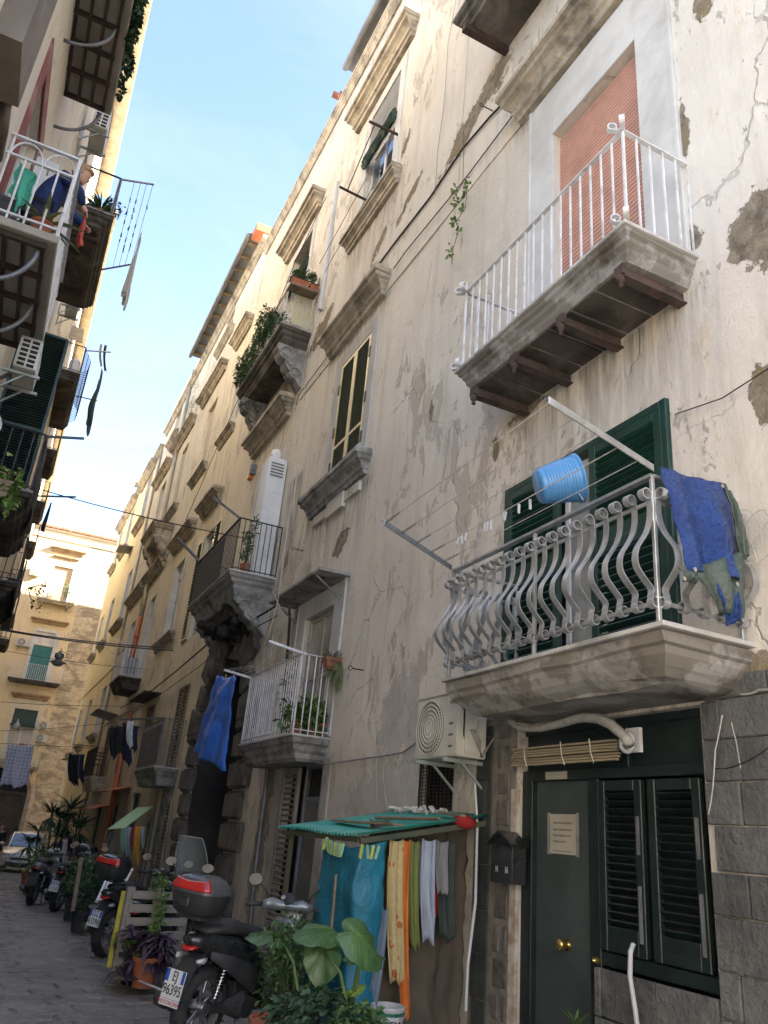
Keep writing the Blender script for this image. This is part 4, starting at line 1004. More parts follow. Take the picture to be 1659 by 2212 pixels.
YF = 55.0
end_b = thing('apartment_building', 'sunlit ochre house with balconies and a round arched gateway closing the end of the street', 'building', (2, YF, -1))
ep = plaster('end house render', (0.68, 0.56, 0.36), (0.62, 0.50, 0.32), (0.40, 0.34, 0.25), (0.34, 0.26, 0.16), patches=[], flake=.60, streak=.3, bstr=.5)
m_, nt_, b_ = newmat('end house bare tuff band'); g_ = NG(nt_)
bb = g_.noise(1.3, 9, .72, .6, vec=g_.mp(scale=(.9, .9, 2.2)))
c_ = g_.mix(g_.ramp(bb, .46, .56), (.56, .47, .33), (.29, .245, .18)); c_ = g_.mix(g_.ramp(g_.noise(6, 6, .7), .45, .6, 0, .5), c_, (.30, .24, .16))
g_.lk(c_, b_.inputs['Base Color']); b_.inputs['Roughness'].default_value = .95; g_.lk(g_.bump(g_.noise(4, 9, .7), 1.0, .06), b_.inputs['Normal'])
tuffband = m_
FO = [(.95, 2.15, 14.2, 16.6), (.92, 2.08, 8.95, 12.1), (.80, 2.17, 3.9, 7.16)]
def fwall(mb, x0, x1, z0, z1, ops, y=YF, depth=.28):
    X = sorted({x0, x1, *[o[0] for o in ops], *[o[1] for o in ops]}); Z = sorted({z0, z1, *[o[2] for o in ops], *[o[3] for o in ops]})
    X = [q for q in X if x0 <= q <= x1]; Z = [q for q in Z if z0 <= q <= z1]
    for i in range(len(X) - 1):
        for j in range(len(Z) - 1):
            cx, cz = (X[i] + X[i + 1]) / 2, (Z[j] + Z[j + 1]) / 2
            if any(o[0] < cx < o[1] and o[2] < cz < o[3] for o in ops): continue
            mb.add([(X[i], y, Z[j]), (X[i + 1], y, Z[j]), (X[i + 1], y, Z[j + 1]), (X[i], y, Z[j + 1])], [(0, 1, 2, 3)])
    for a, c, e, f in ops:
        if a < x0 or c > x1: continue
        mb.add([(a, y, e), (c, y, e), (c, y, f), (a, y, f), (a, y + depth, e), (c, y + depth, e), (c, y + depth, f), (a, y + depth, f)], [(0, 1, 5, 4), (1, 2, 6, 5), (2, 3, 7, 6), (3, 0, 4, 7)])
GX0, GX1, GZ = -.55, 2.70, 2.1
b = MB(); fwall(b, -9, 2.95, -1.6, 18.9, FO + [(GX0, GX1, -1.3, 3.75)]); b.box(-9, YF + 8, -1.6, 14, YF + 8.1, 18.8); b.box(-9, YF + .01, 18.88, 14, YF + 8, 18.9); b.build('wall', ep, end_b)
b = MB(); fwall(b, 2.95, 14, -1.6, 18.9, []); b.build('bare_wall_band', tuffband, end_b)
b = MB(); b.box(-9, YF - .10, 18.35, 14, YF, 18.95); b.box(-9, YF - .28, 18.9, 14, YF + .1, 19.05); b.build('eaves', pm('cream cornice', (.62, .55, .42), (.55, .48, .36), 2, .9), end_b, bevel=.04)
tl = MB(); tl.tube([(0, -.35, 0), (0, .3, .06)], .10, 8); tf = None
for k in range(60):
    loc = Vector((-2 + k * .2, YF - .05, 19.12 + random.uniform(-.015, .015))) - wloc(end_b)
    if tf is None: tf = tl.build('roof_tile', M['terracotta'], None); tf.parent = end_b; o = tf
    else: o = inst(tf, end_b)
    o.location = loc
def fledge(x0, x1, z, d=.32, h=.38, name='cornice', mat=None):
    b = MB(); secs = []
    for a, c in CPROF:
        e = (1 - a) * d * .6; yy = YF - a * d
        secs.append([(x0 + e, YF + .03, z + c * h), (x0 + e, yy, z + c * h), (x1 - e, yy, z + c * h), (x1 - e, YF + .03, z + c * h)])
    b.loft(secs); return b.build(name, mat or M['ochre_trim'], end_b, wob=.006)
M['ochre_trim'] = pm('ochre moulding', (.40, .28, .16), (.28, .20, .12), 3, .9, bump=.3)
fledge(.42, 2.70, 17.50, .38, .36); fledge(.70, 2.38, 17.12, .2, .16); fledge(.33, 2.70, 12.62, .34, .30); fledge(.34, 2.68, 7.78, .34, .34)
b = MB(); b.box(.58, YF - .03, 3.7, .80, YF + .01, 7.75); b.box(2.17, YF - .03, 3.7, 2.47, YF + .01, 7.75); b.box(.80, YF - .03, 7.16, 2.17, YF + .01, 7.75); b.build('window_surround', pm('cream surround', (.60, .54, .42), (.54, .48, .37), 2, .9), end_b, split=True)
b = MB(); b.box(.72, YF - .03, 8.92, .92, YF + .01, 12.2); b.box(2.08, YF - .03, 8.92, 2.35, YF + .01, 12.2); b.box(.92, YF - .03, 12.1, 2.08, YF + .01, 12.3); b.build('window_surround', M['white_plaster'], end_b, split=True)
b = MB(); b.box(.72, YF - .03, 14.15, .95, YF + .01, 16.9); b.box(2.15, YF - .03, 14.15, 2.45, YF + .01, 16.9); b.box(.95, YF - .03, 16.6, 2.15, YF + .01, 16.9); b.build('window_surround', M['white_plaster'], end_b, split=True)
def fslats(par, mat, x0, x1, z0, z1, pitch):
    b = MB(); b.box(-(x1 - x0) / 2, -.012, -pitch * .42, (x1 - x0) / 2, .012, pitch * .42); f = None
    n = int((z1 - z0) / pitch)
    for k in range(n):
        loc = Vector(((x0 + x1) / 2, YF + .16, z0 + (k + .5) * pitch)) - wloc(par)
        if f is None: f = b.build('slat', mat, None); f.parent = par; o = f
        else: o = inst(f, par)
        o.location = loc
def fpanel(name, mat, x0, x1, z0, z1, dy=.2, par=end_b): b = MB(); b.box(x0, YF + dy, z0, x1, YF + dy + .02, z1); return b.build(name, mat, par)
w1 = fpanel('roller_shutter', M['cream_slat'], .95, 2.15, 14.2, 16.6); fslats(w1, pm('straw roller slat', (.60, .46, .27), (.54, .40, .23), 3, .6, bump=0), 1.0, 2.1, 14.2, 16.55, .10)
w2 = fpanel('roller_shutter', M['grn_slat'], .92, 2.08, 8.95, 11.25); fslats(w2, M['grn_slat'], .95, 2.05, 8.95, 11.25, .10); fpanel('lintel_panel', M['white_plaster'], .92, 2.08, 11.25, 12.1, .05)
w3 = fpanel('window', M['white_frame'], .80, 2.17, 3.9, 7.16, .24)
b = MB()
for (x0, x1) in ((.86, 1.42), (1.52, 2.10)): b.box(x0, YF + .22, 4.0, x1, YF + .235, 7.1)
b.build('pane', M['curtain'], w3, split=True)
gb = fpanel('blind', M['green_wood'], .80, 2.17, 6.15, 7.16, .1); fslats(gb, M['green_black'], .86, 2.10, 6.28, 7.12, .08)
b = MB(); b.box(.74, YF - .12, 6.12, 2.2, YF + .1, 6.22); b.box(1.45, YF + .09, 6.2, 1.50, YF + .15, 7.16); b.build('blind_rail', M['green_wood'], gb)
b = MB()
for k, cc in enumerate(range(3)): b.box(1.55 + k * .14, YF + .10, 4.3, 1.66 + k * .14, YF + .12, 5.15)
b.build('striped_cloth', pm('red striped cloth', (.45, .06, .05), (.55, .5, .45), 9, .8, stretch=(3, 1, .1)), w3, split=True)
def fbalc(x0, x1, z, proj, mat_s, mat_r, h=.98, th=.22):
    prof = [(.8, -th), (.86, -th * .6), (.93, -th * .5), (.97, -.04), (1, -.035), (1, 0)]
    b = MB(); secs = []
    for a, dz in prof:
        e = (1 - a) * proj; secs.append([(x0 + e, YF + .03, z + dz), (x0 + e, YF - proj * a, z + dz), (x1 - e, YF - proj * a, z + dz), (x1 - e, YF + .03, z + dz)])
    b.loft(secs); sl = b.build('balcony_slab', mat_s, end_b, wob=.01)
    rl = railing(end_b, mat_r, [(x0 + .05, YF), (x0 + .05, YF - proj + .04), (x1 - .05, YF - proj + .04), (x1 - .05, YF)], z, h, .125, .016)
    return sl, rl
fbalc(.38, 2.67, 14.15, .7, M['stone_trim'], M['white_metal']); fbalc(-.08, 3.02, 8.90, .7, M['stone_dark'], M['white_metal'])
fbalc(-1.2, 3.0, 3.83, .6, M['stone_trim'], pm('pale green iron', (.30, .42, .38), rough=.5), .9)
for p, q in (((.75, 14.0), (.75, 14.0)), ((2.3, 14.0), (2.3, 14.0))):
    b = MB(); b.bar((p[0], YF - .6, 13.85), (p[0], YF, 13.7), .08, .1); b.build('balcony_bracket', M['stone_trim'], end_b)
b = MB(); gx, gr = (GX0 + GX1) / 2, (GX1 - GX0) / 2
for k in range(18):
    a0, a1 = math.pi * k / 18, math.pi * (k + 1) / 18
    b.add([(gx + gr * math.cos(a0), YF + .02, GZ + gr * math.sin(a0)), (gx + gr * math.cos(a1), YF + .02, GZ + gr * math.sin(a1)), (gx + gr * math.cos(a1), YF + .02, 3.80), (gx + gr * math.cos(a0), YF + .02, 3.80)], [(0, 1, 2, 3)])
b.build('spandrel', tuffband, end_b)
b = MB(); secs = []
pts = [(GX1, -1.1), (GX1, 0), (GX1, 1)] + [(gx + gr * math.cos(math.pi * k / 20), GZ + gr * math.sin(math.pi * k / 20)) for k in range(21)] + [(GX0, 1), (GX0, -1.1)]
for i, (px_, pz_) in enumerate(pts):
    d_ = Vector((px_ - gx, 0, max(0, pz_ - GZ))); d_ = d_.normalized()
    o_ = Vector((px_, 0, pz_)) + d_ * .42
    secs.append([(px_, YF - .22, pz_), (px_ + d_.x * .2, YF - .30, pz_ + d_.z * .2), (o_.x, YF - .2, o_.z), (o_.x, YF + .02, o_.z), (px_, YF + .2, pz_)])
b.loft(secs); b.build('gate_arch', pm('worn arch stone', (.34, .25, .16), (.22, .17, .12), 2.5, .9, bump=.6, bscale=8, dirt=(.42, .38, .30), dirt_amt=.6), end_b, wob=.02)
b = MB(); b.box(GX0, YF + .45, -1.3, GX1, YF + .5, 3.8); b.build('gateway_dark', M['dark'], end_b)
b = MB(); b.box(GX0, YF + .1, 2.2, GX1, YF + .2, 2.34); b.box(GX0 + .0, YF + .1, -1.05, GX0 + .1, YF + .2, 2.2); b.box(GX1 - .12, YF + .1, -1.05, GX1, YF + .2, 2.2); b.box(1.05, YF + .1, -1.05, 1.2, YF + .2, 2.2); b.box(GX0, YF + .1, .2, GX1, YF + .18, .3)
gt = b.build('gate', pm('dark gate iron', (.06, .055, .05), (.04, .037, .035), 4, .7), end_b, split=False)
gbr = MB(); gbr.box(-.012, -.012, 0, .012, .012, 3.2); f = None
for k in range(24):
    loc = Vector((GX0 + .13 * (k + 1), YF + .14, -1.05)) - wloc(gt)
    if f is None: f = gbr.build('gate_bar', pm('gate bar', (.12, .10, .08), rough=.7), None); f.parent = gt; o = f
    else: o = inst(f, gt)
    o.location = loc
b = MB(); b.box(GX0, YF + .3, -1.05, GX1, YF + .33, 2.2); b.build('gate_board', pm('brown gate boards', (.10, .07, .05), (.06, .045, .035), 4, .8), gt)

M['eave_cream'] = pm('cream eaves', (.56, .50, .40), (.42, .36, .27), 3, .9, bump=.3, dirt=(.2, .15, .1))
def left_house(X, y0, y1, top, wins, mat, label, eave=.4):
    t = thing('apartment_building', label, 'building', (X, (y0 + y1) / 2, 0))
    b = MB(); holes(b, X, 1, y0, y1, -1.6, top, [(w[0], w[1], w[2], w[3], .2) for w in wins]); b.box(X - 9, y0, top - .02, X - .001, y1, top)
    b.box(X - 9, y0 - .01, -1.6, X - .002, y0, top); b.box(X - 9, y1, -1.6, X - .002, y1 + .01, top); b.box(X - 9.1, y0, -1.6, X - 9, y1, top)
    b.build('wall', mat, t)
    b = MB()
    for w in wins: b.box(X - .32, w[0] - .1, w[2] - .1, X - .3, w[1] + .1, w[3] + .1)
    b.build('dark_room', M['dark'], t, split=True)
    b = MB(); b.box(X, y0, top - .02, X + eave, y1, top + .08); b.build('eaves', M['eave_cream'], t)
    return t
lp1 = plaster('left house render', (0.68, 0.63, 0.54), (0.62, 0.57, 0.48), (.33, .29, .23), (.25, .23, .19), flake=.66, streak=.3, bstr=.35)
lp2 = plaster('left cream render', (0.70, 0.63, 0.50), (0.64, 0.57, 0.44), (.40, .33, .23), (.32, .26, .18), flake=.66, streak=.35, bstr=.35)
lp3 = plaster('left golden render', (0.72, 0.62, 0.44), (0.66, 0.57, 0.40), (.42, .33, .20), (.34, .26, .16), flake=.62, streak=.4, bstr=.4)
XL1, XL2, XL3 = -1.35, -1.22, -.86
L1 = left_house(XL1, 4.75, 11.6, 19.4, [(8.0, 9.3, 7.05, 9.6), (8.0, 9.2, 11.5, 14.0), (9.8, 11.0, 2.4, 5.0)], lp1, 'greyish cream house on the near left with red brown window bands and iron balconies')
L2 = left_house(XL2, 11.6, 21.5, 19.4, [(14.5, 15.7, 12.7, 15.0), (13.3, 14.6, 6.2, 8.8), (18.0, 19.2, 12.7, 15.2), (18.0, 19.2, 5.8, 8.4)], lp2, 'cream house on the left whose balcony carries spiky plants and a clothes frame')
L3 = left_house(XL3, 21.5, 51.0, 19.0, [(24.6, 25.9, 14.1, 16.5), (30, 31.2, 14, 16.4), (36, 37.2, 14, 16.4), (42, 43.2, 14, 16.4), (30, 31.2, 9, 11.4), (36, 37.2, 9, 11.4), (42, 43.2, 9, 11.4)], lp3, 'golden house in the distance on the left, its top storeys in the sun')
for t_, X_, ws in ((L1, XL1, [(8.0, 9.3, 7.05, 9.6), (8.0, 9.2, 11.5, 14.0), (9.8, 11.0, 2.4, 5.0)]), (L2, XL2, [(14.5, 15.7, 12.7, 15.0), (13.3, 14.6, 6.2, 8.8), (18.0, 19.2, 12.7, 15.2)]), (L3, XL3, [(24.6, 25.9, 14.1, 16.5), (30, 31.2, 14, 16.4), (36, 37.2, 14, 16.4), (30, 31.2, 9, 11.4)])):
    for w in ws: glazed(t_, X_ - .14, w[0], w[1], w[2], w[3], M['white_frame'], M['glass_pale'], 2, 2, out=1)
L0 = left_house(-1.35, -16, 4.7, 7.0, [], pm('cream bounce wall', (.46, .44, .41), (.42, .40, .37), 1, .9), 'added low cream house beside the camera, outside the frame, bouncing sunlight onto the near wall')  # added unseen house, height and tone set to bounce sunlight across the lane
redb = pm('red brown painted band', (.24, .075, .06), (.20, .065, .055), 2, .85, dirt=(.40, .37, .30), dirt_amt=.5)
b = MB()
for (a, c, e, f) in ((8.0, 9.3, 7.05, 9.6), (8.0, 9.2, 11.5, 14.0)):
    b.box(XL1 - .01, a - .28, e, XL1 + .025, a, f + .3); b.box(XL1 - .01, c, e, XL1 + .025, c + .28, f + .3); b.box(XL1 - .01, a, f, XL1 + .025, c, f + .3)
b.build('window_surround', redb, L1, split=True)
b = MB(); b.box(XL1 - .05, 9.34, 7.2, XL1 + .30, 9.42, 9.55); b.build('folded_shutter', M['white_frame'], L1)
b = MB(); b.box(XL1, 5.4, 7.2, XL1 + .22, 6.1, 19); b.build('chimney_flue', pm('brown stained flue', (.20, .17, .13), (.15, .125, .10), 2, .9), L1)
b = MB(); b.tube([(XL1 + .07, 6.35, 7.4), (XL1 + .07, 6.35, 18)], .05, 8); b.tube([(XL1 + .07, 6.35, 7.42), (XL1 + .09, 6.5, 7.25), (XL1 + .05, 6.9, 7.25)], .05, 8); b.build('drainpipe', pm('brown pipe', (.10, .075, .055), rough=.6), L1, smooth=True)
und = pm('dusty underside render', (.34, .315, .27), (.26, .24, .20), 1.5, .95, bump=.3, dirt=(.14, .11, .08))
def frame_balcony(t, X, y0, y1, z, proj, grid_x=3, grid_y=5, arcs=True, edge=M['stone_dark']):
    b = MB(); b.box(X - .02, y0, z - .10, X + proj, y1, z); s_ = b.build('balcony_slab', und, t, bevel=.01)
    b = MB()
    for i in range(grid_y + 1):
        yy = y0 + .10 + (y1 - y0 - .2) * i / grid_y; b.box(X, yy - .025, z - .16, X + proj - .09, yy + .025, z - .101)
    for i in range(grid_x + 1):
        xx = X + .03 + (proj - .15) * i / grid_x; b.box(xx - .02, y0 + .07, z - .15, xx + .02, y1 - .07, z - .102)
    b.build('frame_bar', M['rust_iron'], s_, split=True)
    if arcs:
        for yy in (y0 + .15, y0 + (y1 - y0) * .5, y1 - .02):
            pts = [(X + (proj * .78) * math.sin(k / 12 * math.pi / 2), yy, z - .72 + .56 * (1 - math.cos(k / 12 * math.pi / 2))) for k in range(13)]
            b = MB(); b.tube(pts, .026, 6); b.build('curved_strut', M['grey_iron'], s_, smooth=True)
    return s_
Ay0, Ay1, Az, Ap = 7.45, 9.85, 7.05, .71
sA = frame_balcony(L1, XL1, Ay0, Ay1, Az, Ap, 3, 4)
b = MB()
xo = XL1 + Ap - .02
for (p, q) in (((XL1, Ay0 + .02), (xo, Ay0 + .02)), ((xo, Ay0 + .02), (xo, Ay1 - .02))):
    for zz, ww in ((1.05, .05), (.80, .03), (.07, .03)): b.bar((p[0], p[1], Az + zz), (q[0], q[1], Az + zz), ww, .022)
b.tube([(xo, Ay0 + .02, Az - .02), (xo, Ay0 + .02, Az + 1.05)], .022, 6); b.tube([(XL1 + .03, Ay0 + .02, Az), (XL1 + .03, Ay0 + .02, Az + 1.05)], .015, 6)
for k in range(2):
    cx = XL1 + .03 + (Ap - .05) * (k + .5) / 2; b.tube([(cx + .155 * math.cos(math.pi * j / 10), Ay0 + .02, Az + .80 + .22 * math.sin(math.pi * j / 10)) for j in range(11)], .011, 5)
rA = b.build('railing', M['white_metal'], L1, label='white railing with round arches along its top')
bm_ = MB(); bm_.tube([(0, 0, 0), (0, 0, .8)], .012, 6); f = None
for k in range(5):
    loc = Vector((XL1 + .03 + (Ap - .05) * (k + .0) / 4.0, Ay0 + .02, Az)) - wloc(rA)
    if f is None: f = bm_.build('baluster', M['white_metal'], None); f.parent = rA; o = f
    else: o = inst(f, rA)
    o.location = loc
for k in range(18): o = inst(f, rA); o.location = Vector((xo, Ay0 + .15 + k * .125, Az)) - wloc(rA)
sT = frame_balcony(L1, XL1, 6.9, 10.0, 11.45, .68, 3, 6)
rT = railing(L1, M['black_iron'], [(XL1, 6.95), (XL1 + .64, 6.95), (XL1 + .64, 9.95), (XL1, 9.95)], 11.45, 1.0, .14, .012)
sB = slab(L2, XL2, 13.8, 17.15, 12.65, .86, .34, M['stone_dark'], out=1, top=M['stone_grey'])
b = MB(); b.bar((XL2 + .1, 14.3, 12.28), (XL2 + .7, 14.3, 12.28), .12, .1); b.build('iron_beam', M['rust_iron'], sB)
rB = railing(L2, M['black_iron'], [(XL2, 13.85), (XL2 + .82, 13.85), (XL2 + .82, 17.1), (XL2, 17.1)], 12.65, 1.0, .45, .012)
b = MB(); b.box(XL2 + .79, 13.86, 12.7, XL2 + .85, 13.95, 13.65); b.bar((XL2 + .82, 13.87, 13.65), (.24, 13.75, 13.74), .03, .03); b.bar((XL2 + .82, 17.0, 13.55), (.26, 16.45, 13.62), .03, .03); b.build('clothes_arm', M['grey_iron'], rB, split=True)
sC = slab(L3, XL3, 23.2, 27.2, 14.05, .56, .3, M['stone_dark'], out=1)
rC = railing(L3, M['black_iron'], [(XL3, 23.25), (XL3 + .54, 23.25), (XL3 + .54, 27.15), (XL3, 27.15)], 14.05, .95, .25, .014)
b = MB()
for k in range(28):
    yy = 23.3 + k * .14; b.tube([(XL3 + .54, yy, 14.08), (XL3 + .75, yy, 14.25), (XL3 + .78, yy, 14.6), (XL3 + .54, yy, 14.95)], .012, 4)
for zz, xx in ((14.25, .75), (14.45, .775), (14.6, .78), (14.8, .67)): b.tube([(XL3 + xx, 23.3, zz), (XL3 + xx, 27.1, zz)], .012, 4)
b.build('bulging_grille', M['black_iron'], rC)
b = MB(); b.bar((XL3 + .54, 23.4, 14.98), (.42, 23.2, 15.08), .035, .035); b.bar((XL3 + .54, 26.6, 14.95), (.45, 26.6, 15.0), .035, .035); b.build('clothes_arm', M['grey_iron'], rC, split=True)
sD = slab(L2, XL2, 12.5, 15.6, 6.05, .84, .34, M['stone_dark'], out=1, top=M['stone_grey'])
rD = railing(L2, M['black_iron'], [(XL2, 12.55), (XL2 + .82, 12.55), (XL2 + .82, 15.55), (XL2, 15.55)], 6.05, 1.0, .16, .013)
b = MB(); b.bar((XL2 + .82, 12.6, 7.05), (.16, 12.45, 7.12), .035, .035); b.bar((XL2 + .82, 15.5, 7.05), (.32, 15.3, 7.15), .03, .03); b.build('clothes_arm', M['grey_iron'], rD, split=True)
sF = slab(L2, XL2, 17.6, 21.0, 5.85, .90, .34, M['stone_dark'], out=1, top=M['stone_grey'])
rF = railing(L2, M['black_iron'], [(XL2, 17.65), (XL2 + .88, 17.65), (XL2 + .88, 20.95), (XL2, 20.95)], 5.85, 1.0, .16, .013)
for k, (yy, zz) in enumerate(((29.5, 14.0), (35.5, 14.0), (41.5, 13.9), (29.5, 8.9), (35.5, 8.9), (41.5, 8.9))):
    s_ = slab(L3, XL3, yy, yy + 2.6, zz, .45, .26, M['stone_dark'], out=1)
    railing(L3, M['black_iron'], [(XL3, yy + .05), (XL3 + .42, yy + .05), (XL3 + .42, yy + 2.55), (XL3, yy + 2.55)], zz, .95, .3, .014)
for (xa, xb, xc, xd, yy) in ((-1.20, -.49, -1.20, -.49, 12.95),):
    b = MB(); TL, TR, BR, BL = Vector((xa, yy, 9.08)), Vector((xb, yy, 9.06)), Vector((xd, yy + .0, 6.25)), Vector((xc, yy, 6.25))
    fr = [(TL, TR), (TR, BR), (BR, BL), (BL, TL)]
    for p, q in fr: b.bar(p, q, .05, .05, up=(0, 1, 0))
    mA = TL.lerp(BL, .64); mB = TR.lerp(BR, .64); b.bar(mA, mB, .05, .06, up=(0, 1, 0))
    gl = b.build('shutter', M['green_wood'], L2, bevel=.005, label='tall green louvred shutter leaf opened square to the wall')
    b = MB(); bk_ = Vector((0, .03, 0)); b.add([TL + bk_, TR + bk_, BR + bk_, BL + bk_], [(0, 1, 2, 3)]); b.build('backing', M['green_black'], gl)
    n = 56; f = None; Ls = (TR - TL).length
    sb = MB(); sb.obox((0, 0, 0), (Ls - .03, .045, .010), Matrix.Rotation(.6, 3, 'X'))
    for k in range(1, n):
        p = TL.lerp(BL, k / n); q = TR.lerp(BR, k / n)
        if f is None: f = sb.build('slat', M['green_wood'], None); f.parent = gl; o = f
        else: o = inst(f, gl)
        o.location = (p + q) / 2 - wloc(gl)
M['tyre'] = pm('tyre rubber', (.018, .018, .019), (.03, .029, .028), 8, .8, bump=.3, bscale=60)
M['rim'] = pm('dull silver rim', (.32, .33, .34), (.22, .22, .23), 6, .32, .8, bump=.05)
M['rim_black'] = pm('black rim', (.03, .03, .032), rough=.35, metal=.3, bump=.03)
M['gloss_black'] = pm('dusty gloss black paint', (.014, .015, .016), (.024, .025, .026), 5, .24, bump=.05, dirt=(.07, .068, .062), dirt_amt=.25, spec=.6)
M['matt_black'] = pm('matt black plastic', (.022, .022, .024), (.034, .034, .035), 6, .62, bump=.2, bscale=90)
M['grey_paint'] = pm('silver grey scooter paint', (.23, .24, .25), (.19, .20, .21), 4, .28, .4, bump=.03)
M['dkgrey_plastic'] = pm('dark grey box lid', (.07, .073, .077), (.055, .058, .062), 4, .26, bump=.06)
M['red_lens'] = pm('red reflector lens', (.42, .012, .010), (.30, .010, .008), 8, .14, bump=.05, spec=.8)
M['orange_lens'] = pm('orange lens', (.55, .16, .02), rough=.2, bump=0)
M['clear_lens'] = pm('clear lens', (.45, .46, .46), (.35, .36, .37), 9, .12, .3, bump=.08)
M['chrome'] = pm('chrome', (.62, .63, .64), rough=.12, metal=1.0, bump=0)
M['mirror'] = pm('mirror glass', (.75, .78, .80), rough=.03, metal=1.0, bump=0)
M['plate_white'] = pm('plate white', (.62, .63, .63), (.56, .57, .57), 6, .4, bump=0, dirt=(.4, .38, .34), dirt_amt=.3)
M['plate_blue'] = pm('plate blue', (.02, .09, .42), rough=.4, bump=0)
M['ink'] = pm('black lettering', (.015, .015, .016), rough=.5, bump=0)
M['ink_red'] = pm('red lettering', (.45, .02, .02), rough=.5, bump=0)
m, nt, bs = newmat('clear windscreen'); bs.inputs['Base Color'].default_value = (.55, .60, .60, 1); bs.inputs['Roughness'].default_value = .08; bs.inputs['Alpha'].default_value = .16
M['screen'] = m

def ell_sec(x, yc, zc, hw, hh, n=14, p=2.6, tilt=0.0):
    out = []
    for k in range(n):
        a = 2 * math.pi * k / n; c, s = math.cos(a), math.sin(a)
        yy = hw * math.copysign(abs(c) ** (2 / p), c); zz = hh * math.copysign(abs(s) ** (2 / p), s)
        out.append((x + tilt * zz, yc + yy, zc + zz))
    return out
def wheel(par, x, r, w, rim, y=0.0, spokes=5, disc=True):
    t = MB(); prof = []
    for k in range(11):
        a = -math.pi / 2 * 1.25 + k / 10 * math.pi * 1.25; prof.append((r - w * .52 + w * .52 * math.cos(a), w * .5 * math.sin(a)))
    rot = Matrix.Rotation(-math.pi / 2, 3, 'X')
    t.lathe(prof, (x, y, r), 32, rot=rot, cap=False)
    for k in range(30):
        a = 2 * math.pi * k / 30; c, s = math.cos(a), math.sin(a)
        t.obox((x + c * (r - .002), y + (.02 if k % 2 else -.02), r + s * (r - .002)), (.012, w * .5, .008), Matrix(((c, 0, -s), (0, 1, 0), (s, 0, c))).transposed() @ Matrix.Rotation(.0, 3, 'X'))
    ty = t.build('tyre', M['tyre'], par, smooth=False, local=True); smooth_by_angle(ty, .9)
    b = MB(); ri = r - w * .72
    b.lathe([(ri, -w * .34), (ri + .015, -w * .36), (ri + .012, -w * .2), (ri + .012, w * .2), (ri + .015, w * .36), (ri, w * .34), (ri - .012, w * .1), (ri - .012, -w * .1), (ri, -w * .34)], (x, y, r), 32, rot=rot)
    b.cyl((x, y - .06, r), (x, y + .06, r), .042, n=14)
    for k in range(spokes):
        a = 2 * math.pi * k / spokes + .3
        for da in (-.16, .16):
            b.bar((x + .03 * math.cos(a), y, r + .03 * math.sin(a)), (x + ri * math.cos(a + da), y, r + ri * math.sin(a + da)), .030, .018, up=(0, 1, 0))
    rm = b.build('rim', rim, ty, local=True, bevel=.003)
    if disc:
        b = MB(); b.lathe([(.055, .05), (.11, .05), (.11, .054), (.055, .054), (.055, .05)], (x, y, r), 24, rot=rot); b.build('brake_disc', M['chrome'], ty, local=True)
    return ty
